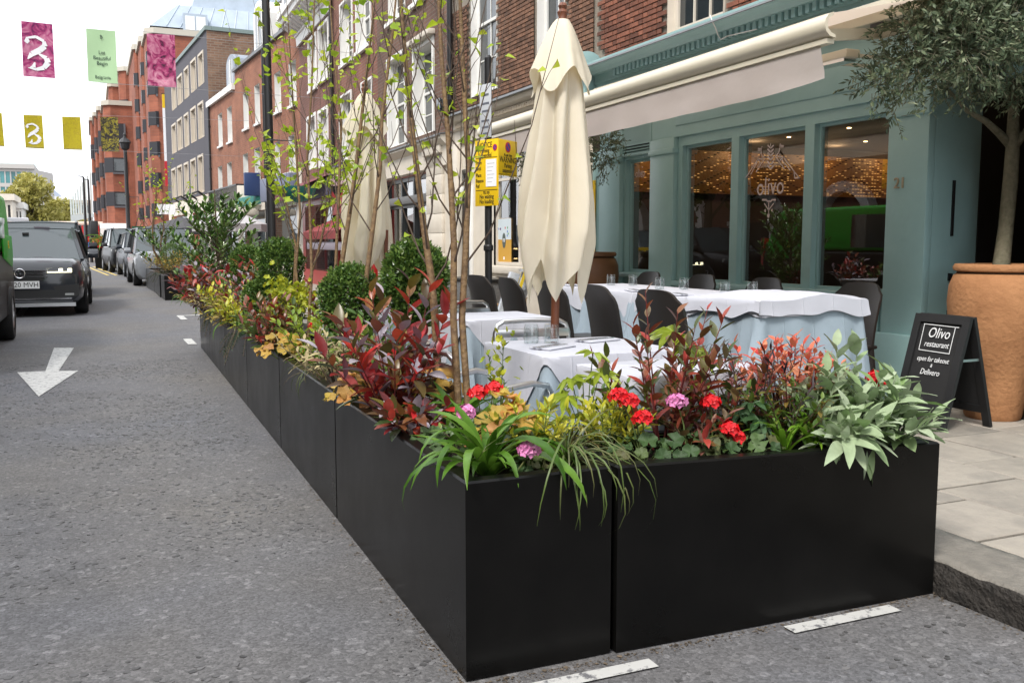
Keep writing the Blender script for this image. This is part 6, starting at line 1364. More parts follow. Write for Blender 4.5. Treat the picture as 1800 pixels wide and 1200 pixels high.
banner('pink and black petal banner in front of the orange block', Y1, ((258,59),(307,62),(310,154),(260,150)), f_pink2)
banner('yellow banner cut by the left edge, leftmost of the far row', Y2, ((-28,197),(3,199),(8,258),(-24,255)), f_yel)
banner('yellow banner with a white monogram in the far row', Y2, ((41,202),(74,203),(78,262),(45,260)), f_yel, logoB)
banner('plain yellow petal banner, third of the far row', Y2, ((109,205),(141,206),(145,264),(112,263)), f_yel)
banner('yellow and black petal banner at the right of the far row', Y2, ((176,206),(207,206),(210,267),(179,266)), f_yel2)
for Y, ya, yb, lb in ((Y1,34,62,'upper wire of the near banner row'), (Y1,136,155,'lower wire of the near banner row'), (Y2,198,208,'upper wire of the far banner row'), (Y2,258,270,'lower wire of the far banner row')):
    a, b = gy(37,ya,Y), gy(309,yb,Y); d_ = (b-a)/(b.x-a.x); xl, xr = -10.5, 5.25
    tag(MB().tube([a+d_*(xl-a.x), a+d_*(-2-a.x)-Vector((0,0,.0)), b, a+d_*(xr-a.x)], .004, 4).build('banner_wire', m_wire), 'thin steel '+lb+' across the street', 'wire', 'banner wires')
# ================================================================== plants
def leafmesh(name, m, L, W, nseg=5, curl=.25, fold=.25, shape=None, wav=0., seed=0):
    # leaf along +x from the stalk, upper side +z
    mb = MB(); vs = []; shape = shape or (lambda t: math.sin(math.pi*min(1,t**.8))**.9)
    for i in range(nseg+1):
        t = i/nseg; w_ = W*shape(t)/2+.0002; x = L*t; z = -curl*L*t*t+.0; k = wav*math.sin(t*9+seed)
        vs += [(x,-w_,z+w_*fold+k*W), (x,0,z), (x,w_,z+w_*fold-k*W)]
    fs = []
    for i in range(nseg):
        a = i*3; fs += [[a,a+1,a+4,a+3],[a+1,a+2,a+5,a+4]]
    mb.add(vs, fs); return mb.mesh(name, m, True)
def strapmesh(m, L, W, arch, nseg=9, twist=0., name='leaf'):
    mb = MB(); vs = []; fs = []
    x = z = 0.; ang = R(82)
    for i in range(nseg+1):
        t = i/nseg; w_ = W/2*(.75+.5*t if t < .45 else (1-((t-.45)/.55)**2.2)*.98)+.0004
        tw = twist*t; cy, sy = math.cos(tw), math.sin(tw)
        vs += [(x,-w_*cy,z+w_*.35-w_*sy), (x,0,z), (x,w_*cy,z+w_*.35+w_*sy)]
        x += math.cos(ang)*L/nseg; z += math.sin(ang)*L/nseg; ang -= arch/nseg*(1+.6*t)
    for i in range(nseg):
        a = i*3; fs += [[a,a+1,a+4,a+3],[a+1,a+2,a+5,a+4]]
    mb.add(vs, fs); return mb.mesh(name, m, True)
def palmmesh(m, Rr, lobes=7, name='leaf', depth=.42, droop=.18, spread=250):
    mb = MB(); vs = [(0,0,0)]; fs = []; k = 0
    pts = []
    for i in range(lobes):
        c = R(-spread/2+spread*i/(lobes-1)); w_ = R(spread/(lobes-1)/2); l = Rr*(1-.28*abs(i-(lobes-1)/2)/((lobes-1)/2))
        pts += [(c-w_, l*depth, .012), (c-w_*.55, l*.70, 0), (c, l, -droop*l), (c+w_*.55, l*.70, 0)]
    pts.append((R(spread/2), Rr*.35, 0))
    for a, r, z in pts: vs.append((r*math.cos(a), r*math.sin(a), z-.1*r))
    for i in range(1, len(vs)-1): fs.append([0,i,i+1])
    mb.add(vs, fs); return mb.mesh(name, m, False)
def discmesh(m, r, seed, ruffle=.18, scal=9, cup=.25, name='leaf'):
    mb = MB(); rng = random.Random(seed); n = scal*2+1; vs = [(0,0,0)]; fs = []
    for q in (.35, .72, 1.):
        for k in range(n):
            a = R(14)+R(332)*k/(n-1); rr_ = r*q*(1-(.11 if k % 2 == 0 and q == 1 else 0)+.06*math.sin(a*3+seed))
            vs.append((rr_*math.cos(a), rr_*math.sin(a), cup*r*q*q+ruffle*r*q*q*(math.sin(a*5+seed)+.6*math.sin(a*3+seed*2))))
    for k in range(n-1): fs += [[0,1+k,2+k]]+[[1+c*n+k,1+(c+1)*n+k,2+(c+1)*n+k,2+c*n+k] for c in (0,1)]
    mb.add(vs, fs); return mb.mesh(name, m, True)
def orient(p, d, roll, sc=1.):
    d = Vector(d).normalized(); u = Vector((0,0,1)); y = u.cross(d)
    if y.length < .05: y = Vector((0,1,0))
    y.normalize(); z = d.cross(y); M4 = frame(p, d, y, z); return M4 @ Matrix.Rotation(roll, 4, 'X') @ Matrix.Diagonal((sc,sc,sc,1))
m_stemr = mat('red_stem', (.16,.03,.03), .6); m_stemg = mat('green_stem', (.10,.15,.04), .6); m_stemb = mat('brown_stem', (.10,.07,.045), .8); m_twig = mat('dark_twig', (.075,.05,.035), .8)
def plant(name, label, x, y, cat='plant', z=None, group=None):
    return thing(name, label, cat, (x, y, .52 if z is None else z), random.uniform(0,6.28) if False else 0., group)
def shrub(name, label, x, y, h, spread, meshes, stem_m, nst, per, seed, sc=1., z=None, lean=(0,0), start=.25, ang=.9, whorl=True, cat='shrub', group=None, droop=0., stemr=.004):
    rng = random.Random(seed); t = plant(name, label, x, y, cat, z, group)
    for i in range(nst):
        a = 2.4*i+rng.uniform(-.4,.4); s_ = spread*math.sqrt((i+.5)/nst)*rng.uniform(.75,1.1); hh = h*rng.uniform(.55,1.0)*(1-.25*(s_/max(spread,.01))**2)
        tip = Vector((math.cos(a)*s_+lean[0], math.sin(a)*s_+lean[1], hh)); b = Vector((math.cos(a)*s_*.15, math.sin(a)*s_*.15, 0)); mid = (b+tip)/2+Vector((math.cos(a)*s_*.12, math.sin(a)*s_*.12, hh*.08))
        curve = [b*(1-q)**2+mid*2*q*(1-q)+tip*q*q for q in [k/6 for k in range(7)]]
        MB().tube(curve, [stemr*(1-.75*k/6) for k in range(7)], 5).build('stem', stem_m, t, smooth=True)
        for k in range(per):
            q = start+(1-start)*(k+.5)/per; p = b*(1-q)**2+mid*2*q*(1-q)+tip*q*q; tg = ((mid-b)*(1-q)+(tip-mid)*q).normalized()
            ph = k*2.4+rng.uniform(-.4,.4); sd = tg.cross(Vector((.3,.2,1))).normalized(); up_ = sd.cross(tg); o_ = sd*math.cos(ph)+up_*math.sin(ph)
            aa = ang*(1-.45*q)*rng.uniform(.75,1.2); dr = tg*math.cos(aa)+o_*math.sin(aa)+Vector((0,0,-droop))
            ob('leaf', rng.choice(meshes), t, orient(p, dr, rng.uniform(-.5,.5), sc*rng.uniform(.65,1.15)*(1.05-.25*q)))
    return t
def rosette(name, label, x, y, meshes, n, seed, sc=1., z=None, cat='plant', tilt=(.0,.75), group=None, part='leaf'):
    rng = random.Random(seed); t = plant(name, label, x, y, cat, z, group)
    for i in range(n):
        a = 2.399*i+rng.uniform(-.3,.3); e = tilt[0]+(tilt[1]-tilt[0])*(i/n)+rng.uniform(-.08,.08)
        M4 = Matrix.Translation((math.cos(a)*.018*(i/n), math.sin(a)*.018*(i/n), 0)) @ Matrix.Rotation(a,4,'Z') @ Matrix.Rotation(e,4,'Y') @ Matrix.Rotation(rng.uniform(-.25,.25),4,'X') @ Matrix.Diagonal((sc,sc,sc,1))
        M4 = M4 @ Matrix.Scale(rng.uniform(.7,1.12), 4); ob(part, rng.choice(meshes), t, M4)
    return t
def mound(name, label, x, y, meshes, n, r, h, seed, sc=1., z=None, stem_m=None, cat='plant', group=None, face=.7, petiole=True, ry=None):
    # leaves on stalks facing up and outwards over a mound
    rng = random.Random(seed); t = plant(name, label, x, y, cat, z, group)
    for i in range(n):
        a = 2.399*i+rng.uniform(-.3,.3); q = math.sqrt((i+.5)/n); p = Vector((math.cos(a)*r*q, math.sin(a)*(ry or r)*q, h*(1-.75*q*q)*rng.uniform(.75,1.1)+.01)); out = Vector((math.cos(a)*q, math.sin(a)*q, 0))
        nrm = (out*face+Vector((rng.uniform(-.3,.3),rng.uniform(-.3,.3)-.25,1))).normalized(); d = (out+Vector((rng.uniform(-.5,.5),rng.uniform(-.5,.5),0))); d = (d-nrm*d.dot(nrm)).normalized(); yv = nrm.cross(d)
        M4 = frame(p, d, yv, nrm) @ Matrix.Scale(sc*rng.uniform(.65,1.15), 4); ob('leaf', rng.choice(meshes), t, M4)
        if petiole: MB().tube([(out.x*r*.1,out.y*r*.1,-.02), (p.x*.6,p.y*.6,p.z*.7), p], .0018, 4, cap=False).build('stalk', stem_m or m_stemg, t)
    return t
def flowerhead(m, r, n, seed, pr=.011):
    rng = random.Random(seed); mb = MB()
    for i in range(n):
        z = 1-2*(i+.5)/n*.62; a = 2.399*i; s_ = math.sqrt(max(0,1-z*z)); d = Vector((s_*math.cos(a), s_*math.sin(a), z)); c = Vector((d.x*1.1,d.y*1.1,d.z*.8))*r*rng.uniform(.7,1.15)
        u = d.cross(Vector((.3,.5,.2))).normalized(); v = d.cross(u)
        for k in range(5):
            b = 2*math.pi*k/5+rng.uniform(-.2,.2); e = (u*math.cos(b)+v*math.sin(b)); f = d.cross(e)
            mb.add([c, c+e*pr*.6+f*pr*.5+d*pr*.25, c+e*pr*1.15+d*pr*rng.uniform(.0,.4), c+e*pr*.6-f*pr*.5+d*pr*.25], [[0,1,2,3]])
    return mb.mesh('flower_head', m)
# leaf stock
m_phot = leafmat('photinia_leaves', [(.03,.07,.018),(.18,.025,.025),(.52,.028,.032),(.12,.13,.025),(.28,.025,.035),(.06,.11,.03),(.56,.07,.04),(.22,.10,.12)], .25, .3)
m_phot2 = leafmat('photinia_bronze_leaves', [(.05,.09,.02),(.20,.05,.03),(.38,.05,.04),(.10,.11,.03),(.30,.10,.10),(.06,.10,.03),(.13,.12,.03)], .2, .3)
m_photg = leafmat('photinia_grey_backs', [(.28,.24,.29),(.38,.35,.39),(.20,.12,.15)], .1, .4)
m_strap = leafmat('strap_leaves', [(.05,.13,.012),(.09,.20,.02),(.13,.26,.03)], .3, .35)
m_straplime = leafmat('lime_strap_leaves', [(.12,.28,.02),(.20,.36,.03)], .35, .35)
m_grass = leafmat('carex_blades', [(.06,.10,.02),(.10,.15,.035),(.17,.17,.07),(.05,.09,.02)], .25, .4); m_drygrass = leafmat('dry_grass_blades', [(.30,.22,.09),(.2,.16,.06)], .3, .6)
m_gold = leafmat('gold_choisya_leaves', [(.46,.45,.03),(.58,.53,.04),(.28,.36,.04),(.66,.58,.08)], .3, .4); m_heuch = leafmat('amber_heuchera_leaves', [(.52,.24,.06),(.58,.34,.07),(.44,.32,.05),(.50,.20,.10),(.36,.26,.05),(.60,.40,.12)], .3, .6)
m_fats = leafmat('lime_fatsia_leaves', [(.26,.34,.03),(.34,.42,.05)], .35, .35); m_fatsd = leafmat('dark_fatsia_leaves', [(.05,.11,.04),(.07,.14,.06)], .2, .35)
m_ger = leafmat('geranium_leaves', [(.03,.065,.02),(.05,.10,.03),(.085,.14,.045),(.10,.10,.04)], .2, .6); m_sage = leafmat('silver_sage_leaves', [(.24,.34,.17),(.32,.41,.24),(.40,.47,.33),(.22,.34,.12)], .22, .75, spec=.2)
m_elder = leafmat('black_elder_leaves', [(.018,.012,.018),(.035,.022,.03),(.05,.03,.03)], .12, .45); m_nand = leafmat('coral_nandina_leaves', [(.62,.06,.04),(.66,.16,.09),(.70,.30,.16),(.55,.04,.04)], .3, .45); m_nandg = leafmat('bronze_nandina_leaves', [(.14,.16,.03),(.28,.17,.04),(.08,.13,.03),(.40,.22,.06)], .3, .45)
m_box = leafmat('box_leaves', [(.025,.062,.012),(.05,.11,.02),(.085,.165,.03),(.14,.22,.05)], .15, .32, island=True); m_boxy = leafmat('young_box_leaves', [(.10,.17,.03),(.16,.24,.05),(.07,.14,.03)], .3, .4, island=True); m_euph = leafmat('euphorbia_bracts', [(.36,.40,.02),(.46,.46,.03),(.26,.34,.03)], .35, .5); m_euphg = leafmat('euphorbia_leaves', [(.08,.15,.03),(.12,.20,.04)], .25, .5)
m_birch = leafmat('young_birch_leaves', [(.30,.44,.02),(.42,.54,.03),(.52,.58,.05),(.22,.40,.03)], .45, .45); m_laur = leafmat('glossy_laurel_leaves', [(.03,.075,.015),(.06,.13,.025),(.12,.21,.045),(.20,.30,.09)], .15, .2)
m_laur_i = leafmat('glossy_laurel_leaves_rest', [(.03,.075,.015),(.06,.13,.025),(.12,.21,.045),(.20,.30,.09)], .15, .2, island=True); m_dry = leafmat('pale_dry_leaves', [(.42,.34,.17),(.52,.44,.25),(.34,.30,.12)], .25, .6); m_rose = leafmat('rosemary_needles', [(.03,.08,.03),(.06,.12,.045)], .15, .5, island=True); m_redf = mat('scarlet_petals', (.62,.006,.012), .5, island=.4); m_pinkf = mat('pink_petals', (.66,.22,.46), .5, island=.35)
m_amber = leafmat('amber_fringe_leaves', [(.40,.30,.05),(.30,.20,.04),(.20,.20,.04)], .3, .5)
pointed = lambda t: (math.sin(math.pi*t**.85))**.85
ph_l = [leafmesh('leaf', m_phot, .085, .034, 5, c, .35, pointed) for c in (.15,.35,.0)]+[leafmesh('leaf', m_photg, .075, .032, 5, .2, .3, pointed)]
ph_l2 = [leafmesh('leaf', m_phot2, .07, .026, 5, c, .35, pointed) for c in (.15,.3,.05)]
st_l = [strapmesh(m_strap, L, .036, a, twist=tw) for L, a, tw in ((.40,1.9,.3),(.34,1.3,-.4),(.42,2.4,.2),(.28,.7,.1))]
stl_l = [strapmesh(m_straplime, L, .022, a) for L, a in ((.17,.9),(.14,.4),(.2,1.4))]
gr_l = [strapmesh(m_grass, L, .0055, a, 8, tw, 'blade') for L, a, tw in ((.34,2.6,.5),(.42,3.0,.2),(.28,2.1,.7),(.52,2.7,.3))]
grd_l = [strapmesh(m_drygrass, L, .004, a, 8, .2, 'blade') for L, a in ((.26,1.6),(.3,2.1),(.2,.8))]
go_l = [leafmesh('leaf', m_gold, .05, .019, 4, .2, .3, pointed), leafmesh('leaf', m_gold, .042, .018, 4, .05, .25, pointed)]
he_l = [discmesh(m_heuch, .038, s, .20, 8, .2) for s in (1,4,6,9)]; fa_l = [palmmesh(m_fats, .11), palmmesh(m_fats, .09, 7)]; fad_l = [palmmesh(m_fatsd, .10)]
ge_l = [discmesh(m_ger, .031, s, .2, 8, .25) for s in (2,5,8)]
sage_shape = lambda t: (math.sin(math.pi*t**.75))**.8
sa_l = [leafmesh('leaf', m_sage, L, W, 6, c, .3, sage_shape, wav=.05, seed=s) for L, W, c, s in ((.13,.050,.3,1),(.10,.044,.1,2),(.14,.052,.45,3),(.08,.036,.0,4))]
el_l = [leafmesh('leaf', m_elder, .055, .007, 3, .1, .2), leafmesh('leaf', m_elder, .045, .006, 3, .3, .2)]; na_l = [leafmesh('leaf', m_nand, .045, .019, 4, .15, .3, pointed), leafmesh('leaf', m_nand, .038, .015, 4, .3, .3, pointed)]; nag_l = [leafmesh('leaf', m_nandg, .042, .014, 4, .25, .3, pointed)]
eu_l = [discmesh(m_euph, .014, s, .1, 5, .25) for s in (1,2)]; eug_l = [leafmesh('leaf', m_euphg, .045, .010, 3, .2, .2)]
bi_shape = lambda t: (1-t)**.8*min(1,t*6)**.6*1.25
bi_l = [leafmesh('leaf', m_birch, .042, .034, 5, c, .3, bi_shape) for c in (.25,.1)]; la_l = [leafmesh('leaf', m_laur, .085, .030, 4, .15, .3, pointed), leafmesh('leaf', m_laur, .07, .028, 4, .05, .35, pointed)]
dr_l = [leafmesh('leaf', m_dry, .06, .018, 4, .4, .4, pointed, wav=.1), leafmesh('leaf', m_dry, .05, .016, 4, .1, .5, pointed)]; am_l = [leafmesh('leaf', m_amber, .055, .02, 4, .35, .3, pointed)]
fh_r = [flowerhead(m_redf, .024, 19, s, .0145) for s in (1,2,5)]; fh_p = [flowerhead(m_pinkf, .024, 16, s, .015) for s in (3,6)]
def bloom(t, mesh, p, base=(0,0,0)):
    MB().tube([base, ((p[0]+base[0])/2+.005,(p[1]+base[1])/2,p[2]*.6), p], .0022, 5).build('flower_stalk', m_stemg, t); o = ob('flower_head', mesh, t, Matrix.Translation(p)); return o
def geranium(label, x, y, heads, mesh, seed, n=13, r=.085, h=.07, z=None):
    t = mound('geranium', label, x, y, ge_l, n, r, h, seed, z=z, stem_m=m_stemg, group='geraniums in the planters')
    for p in heads: bloom(t, mesh[seed % len(mesh)], p)
    return t
XF = lambda px_: 1.15+(px_-922)/178*.35 if px_ < 1100 else (1.5+(px_-1100)/227*.5 if px_ < 1327 else 2.0+(px_-1327)/199.5*.5)
# ---------------- front planter, left to right
rosette('strap_leaf_lily', 'arching green strap leaved lily at the near planter corner', 1.03,2.50, st_l, 40, 3, .92, tilt=(-.1,.8))
rosette('sedge_clump', 'dark green sedge trailing over the near planter edge', 1.27,2.47, gr_l, 95, 4, .95, tilt=(-.1,.95), part='blade')
rosette('sedge_clump', 'feathery upright grass with dry tips in front of the tables', 1.36,2.62, grd_l+gr_l[2:3], 60, 5, .85, tilt=(-.15,.55), part='blade')
geranium('pink geranium low among the sedge blades', 1.13,2.42, [(-.03,-.06,.10)], fh_p, 6, 8, .06, .05)
geranium('pink geranium half hidden behind the strap leaves', 1.04,2.62, [(-.03,.0,.17)], fh_p, 7, 6, .05, .06)
geranium('red geranium behind the amber leaves near the table corner', 1.13,2.78, [(-.02,.0,.20),(.05,.03,.205)], fh_r, 8, 6, .05, .1)
mound('amber_heuchera', 'amber yellow leaved heuchera behind the strap leaved lily', 1.17,2.66, he_l, 26, .12, .19, 9, 1.0)
shrub('golden_choisya', 'golden leaved choisya in the near planter corner', 1.23,2.58, .215,.15, go_l, m_stemg, 15, 15, 10, 1.05, start=.3, ang=1.0)
shrub('golden_choisya', 'golden green choisya around the scarlet flowers', 1.455,2.56, .235,.14, go_l, m_stemg, 15, 15, 11, 1.05, start=.3, ang=1.0)
geranium('scarlet geranium in front of the golden choisya', 1.53,2.45, [(-.02,-.03,.15),(-.075,.02,.215),(-.05,.0,.20)], fh_r, 12, 15, .11, .075)
t = mound('lime_fatsia', 'lime green fatsia with large hand shaped leaves beside the table', 1.44,2.66, fa_l, 7, .10, .34, 13, 1.0, face=.5)
shrub('photinia', 'bronze and red photinia in the middle of the near planter', 1.70,2.60, .55,.27, ph_l2, m_stemr, 19, 15, 14, 1.12, start=.15, ang=1.05)
t = mound('lime_fatsia', 'single high lime fatsia spray behind the bronze photinia', 1.83,2.68, fa_l, 4, .06, .47, 15, 1.25, face=.3)
geranium('geranium with a single pink head under the bronze photinia', 1.69,2.44, [(-.03,.02,.185)], fh_p, 16, 14, .11, .07)
geranium('scarlet geranium right of the pink head', 1.79,2.45, [(-.01,.0,.175),(.04,-.03,.09)], fh_r, 17, 14, .10, .07)
geranium('dark leaved geranium with one low scarlet head, left of the lime strap leaves', 1.92,2.42, [(-.06,.0,.06)], fh_r, 18, 14, .10, .06)
def elder(label, x, y, h, sp, seed):
    t = shrub('black_elder', label, x, y, h, sp, el_l, m_twig, 12, 25, seed, 1.25, start=.3, ang=1.35); return t
elder('black feathery cut leaved elder next to the coral leaves', 2.07,2.60, .40,.24, 19)
shrub('coral_nandina', 'coral red heavenly bamboo with bronze lower leaves', 2.24,2.62, .40,.24, na_l, m_stemr, 19, 15, 20, 1.3, start=.5, ang=1.25)
shrub('bronze_nandina', 'bronze green low nandina below the coral leaves', 2.22,2.58, .28,.30, nag_l, m_stemr, 18, 16, 21, 1.25, start=.15, ang=1.3)
shrub('bronze_nandina', 'bronze green nandina between the photinia and the elder', 1.93,2.60, .30,.22, nag_l+ph_l2[:1], m_stemr, 15, 14, 121, 1.15, start=.1, ang=1.3)
mound('mixed_undergrowth', 'dark green leafy undergrowth along the back of the near planter', 2.0,2.66, fad_l, 14, .5, .16, 122, .55, face=.5, ry=.05)
mound('dark_fatsia', 'small dark green fatsia low in the near planter', 1.97,2.50, fad_l, 5, .06, .19, 22, .8, face=.6)
rosette('lime_strap_lily', 'short lime green strap leaves right of the geraniums', 2.06,2.42, stl_l, 13, 23, .95, tilt=(-.1,.6)); rosette('lime_strap_lily', 'second short tuft of lime strap leaves by the sage', 2.16,2.41, stl_l, 9, 24, .9, tilt=(-.1,.6))
def sage(label, x, y, h, seed, nst=5, per=9, sp=.12, lean=(0,0)):
    return shrub('silver_sage', label, x, y, h, sp, sa_l, leaf_stem, nst, per, seed, 1.0, start=.15, ang=1.05, lean=lean, stemr=.006)
leaf_stem = mat('woolly_stem', (.30,.36,.24), .9)
sage('tall silver leaved sage spilling over the kerb end of the near planter', 2.34,2.44, .36, 25, 7, 12, .12)
sage('low silver sage hanging over the near planter front', 2.22,2.37, .16, 26, 9, 9, .15, (0,-.06)); sage('low silver sage spilling over the kerb end corner', 2.48,2.36, .13, 126, 8, 8, .12, (.0,-.05)); sage('silver sage at the kerb end corner of the near planter', 2.46,2.41, .24, 27, 9, 9, .12, (.02,-.02)); sage('young silver sage behind the elder', 2.22,2.48, .24, 28, 4, 8, .08)
t = plant('hanging_sage_leaf_stem', 'long sage shoot drooping down the planter front', 2.28,2.31); 
for a, dz, l in ((-.6,-.02,1.15),(-1.57,.02,.95),(-2.4,.0,.85)): ob('leaf', sa_l[2], t, orient((0,0,.03+dz), (math.cos(a)*.5,math.sin(a)*.6,-.75), .2, l))
MB().tube([(0,.06,.0),(0,.0,.035),(0,-.03,.03)], .004, 5).build('stem', leaf_stem, t)
geranium('dark red geranium at the kerb end behind the sage', 2.55,2.53, [(.0,.0,.20),(.03,.02,.17)], fh_r, 29, 7, .05, .08)
# ---------------- row planters, near to far
def RX(y): return ROWX(y)+.23
shrub('photinia', 'large purple red photinia leaning over the road side of the row', 1.05,3.50, .60,.33, ph_l, m_stemr, 20, 14, 30, 1.38, start=.12, ang=1.05, lean=(-.03,-.06))
shrub('photinia', 'low photinia shoots hanging over the planter side', 1.0,3.12, .18,.17, ph_l, m_stemr, 9, 9, 31, 1.2, start=.2, ang=.9, lean=(-.06,-.12))
mound('amber_heuchera', 'amber leaved heuchera under the purple red photinia', .97,3.72, he_l, 24, .13, .15, 32, 1.15, face=.8)
mound('amber_heuchera', 'small amber heuchera deep under the photinia stems', 1.18,3.35, he_l, 18, .13, .18, 33, 1.0)
mound('low_geranium', 'flowerless geranium leaves by the photinia foot', 1.08,2.85, ge_l, 22, .16, .07, 133, 1.1)
rosette('strap_leaf_lily', 'green strap leaves at the foot of the nearest birch', 1.18,3.12, st_l[1:], 16, 34, .8, tilt=(-.1,.5))
def euphorbia(label, x, y, h, sp, nst, seed, heads=9, sc=1., z=None):
    rng = random.Random(seed); t = shrub('euphorbia', label, x, y, h, sp, eug_l, m_stemg, nst, 14, seed, 1.0, start=.2, ang=1.1, z=z)
    for s_ in [o for o in t.children if o.name.startswith('stem')]:
        v = s_.data.vertices[-1].co
        for k in range(heads):
            p = Vector(v)+Vector((rng.gauss(0,.028),rng.gauss(0,.028),rng.gauss(0,.03)))*sc; ob('bract', rng.choice(eu_l), t, orient(p, (rng.uniform(-1,1),rng.uniform(-1,1),rng.uniform(-.2,.8)), rng.uniform(0,3), sc*rng.uniform(.7,1.2)))
    return t
euphorbia('slender lone euphorbia stem standing before the grey sided table', 1.30,3.05, .40,.05, 3, 35, 11, 1.0)
shrub('dry_leaf_shrub', 'pale dry leaved shrub below the nearest box ball', 1.04,4.40, .34,.26, dr_l, m_stemb, 18, 12, 36, 1.15, start=.3, ang=1.1, droop=.2)
rosette('sedge_clump', 'dry tipped grass trailing over the row planter', 1.04,4.75, grd_l+gr_l, 55, 37, .8, tilt=(.1,1.0), part='blade')
mound('amber_heuchera', 'amber heuchera beside the trailing grass', 1.0,5.55, he_l, 24, .15, .14, 38, 1.25, face=.8)
rosette('green_lily', 'bright green leaf tuft behind the amber heuchera', 1.08,5.15, stl_l, 12, 39, 1.2, tilt=(0,.8))
def boxball(label, x, y, z, r, seed, n=9000):
    rng = random.Random(seed); t = thing('box_ball', label, 'box ball', (x,y,.5), group='clipped box balls'); mb = MB()
    for i in range(n):
        d = Vector((rng.gauss(0,1),rng.gauss(0,1),rng.gauss(0,1))).normalized(); k = 1+.10*mnoise.noise(d*2.6+Vector((seed,0,0)))+.07*mnoise.noise(d*7)
        q = r*k*(1-.30*rng.random()**1.7); p = Vector((d.x*q*(1-.12*max(0,-d.z)), d.y*q*(1-.12*max(0,-d.z)), z-.5+d.z*q*(1.06 if d.z > 0 else 1.55)))
        a = (d*.7+Vector((rng.uniform(-1,1),rng.uniform(-1,1),rng.uniform(-.6,1)))).normalized(); b = a.cross(Vector((rng.uniform(-1,1),rng.uniform(-1,1),rng.uniform(-1,1)))).normalized(); s_ = rng.uniform(.008,.0135)
        mb.quad(p-a*s_*.9, p+b*s_*.55, p+a*s_, p-b*s_*.55)
    stuff(mb.build('foliage', m_box, t)); yg = MB()
    for i in range(int(n*.17)):
        d = Vector((rng.gauss(0,1),rng.gauss(0,1),rng.gauss(.25,1))).normalized(); k = 1+.10*mnoise.noise(d*2.6+Vector((seed,0,0)))+.07*mnoise.noise(d*7); q = r*k*rng.uniform(.97,1.09); p = Vector((d.x*q, d.y*q, z-.5+d.z*q*(1.06 if d.z > 0 else 1.5)))
        if mnoise.noise(d*4+Vector((0,seed,0))) < -.15: continue
        a = (d+Vector((rng.uniform(-.9,.9),rng.uniform(-.9,.9),rng.uniform(-.2,1)))).normalized(); b = a.cross(Vector((rng.uniform(-1,1),rng.uniform(-1,1),rng.uniform(-1,1)))).normalized(); s_ = rng.uniform(.008,.015); yg.quad(p-a*s_*.9, p+b*s_*.5, p+a*s_, p-b*s_*.5)
    stuff(yg.build('young_growth', m_boxy, t))
    MB().tube([(0,0,0),(0,0,z-.5)], .012, 6).build('stem', m_stemb, t)
    for k in range(7): d = Vector((rng.uniform(-1,1),rng.uniform(-1,1),rng.uniform(.0,1))).normalized(); MB().tube([(0,0,(z-.5)*.5), d*r*.5+Vector((0,0,z-.55)), d*r*.9+Vector((0,0,z-.5))], [.006,.004,.002], 5).build('branch', m_stemb, t)
    return t
def bpos(px_, py_, y): p = gy(px_,py_,y); return p.x, p.y, p.z
x_, y_, z_ = bpos(622,520,4.95); boxball('nearest clipped box ball at the road side of the row', min(x_,1.25), y_, z_-.01, .165, 40, 11000)
x_, y_, z_ = bpos(735,487,4.05); boxball('box ball on the table side behind the birch stems', 1.32, 4.05, z_-.0, .15, 41, 11000)
x_, y_, z_ = bpos(512,463,6.75); boxball('second box ball along the row behind the yellow euphorbia', 1.2, 6.75, z_, .165, 42, 8000)
x_, y_, z_ = bpos(487,520,6.9); boxball('lower box ball beside the second box ball', 1.09, 6.95, z_-.02, .13, 43, 6000)
x_, y_, z_ = bpos(445,462,8.6); boxball('far box ball with paler young growth', 1.23, 8.45, z_-.02, .165, 44, 7000)
euphorbia('bright yellow euphorbia bush between the box balls', 1.10,5.95, .50,.18, 17, 45, 17, 1.35)
shrub('photinia', 'dark red photinia behind the yellow euphorbia', 1.02,6.2, .42,.15, ph_l, m_stemr, 11, 9, 46, .95, start=.2); shrub('photinia', 'red tipped photinia against the second umbrella', 1.34,6.05, .50,.12, ph_l, m_stemr, 8, 9, 47, 1., start=.4)
def rosemary(label, x, y, r, seed, n=2600, trail=True):
    rng = random.Random(seed); t = plant('rosemary', label, x, y); mb = MB(); k = 0
    for i in range(34):
        a = rng.uniform(0,6.28); l = r*rng.uniform(.6,1.2); tip = Vector((math.cos(a)*l, math.sin(a)*l*1.2, rng.uniform(-.02,.16)))
        if trail and math.cos(a) < -.4: tip.z -= .18; tip.x -= .03
        c = [Vector((0,0,.02)), Vector((tip.x*.6,tip.y*.6,max(.08,tip.z+.06))), tip]
        MB().tube([c[0],c[1],c[2]], .002, 4, cap=False).build('stem', m_stemb, t)
        for j in range(46):
            q = .2+.8*j/46; p = c[0]*(1-q)**2+c[1]*2*q*(1-q)+c[2]*q*q; d = Vector((rng.uniform(-1,1),rng.uniform(-1,1),rng.uniform(-.5,1))).normalized(); b = d.cross(Vector((.2,.7,.4))).normalized(); mb.add([p, p+d*.012+b*.0018, p+d*.022, p+d*.012-b*.0018], [[0,1,2,3]])
    stuff(mb.build('needles', m_rose, t)); return t
rosemary('rosemary trailing down the road side of the row', 1.05,7.0, .22, 48); rosemary('upright rosemary between the box balls', 1.12,6.4, .15, 49, trail=False); rosemary('small rosemary near the far end of the row', 1.08,9.4, .15, 50)
rosette('strap_leaf_lily', 'green strap leaves beyond the rosemary', 1.08,7.9, st_l, 18, 51, .85, tilt=(.1,1.0))
shrub('photinia', 'orange bronze photinia along the far half of the row', 1.12,7.7, .42,.2, ph_l2, m_stemr, 12, 9, 52, 1.1, start=.2); shrub('amber_shrub', 'amber leaved shrub low at the far half of the row', 1.05,8.4, .25,.22, am_l, m_stemb, 13, 9, 53, 1.0)
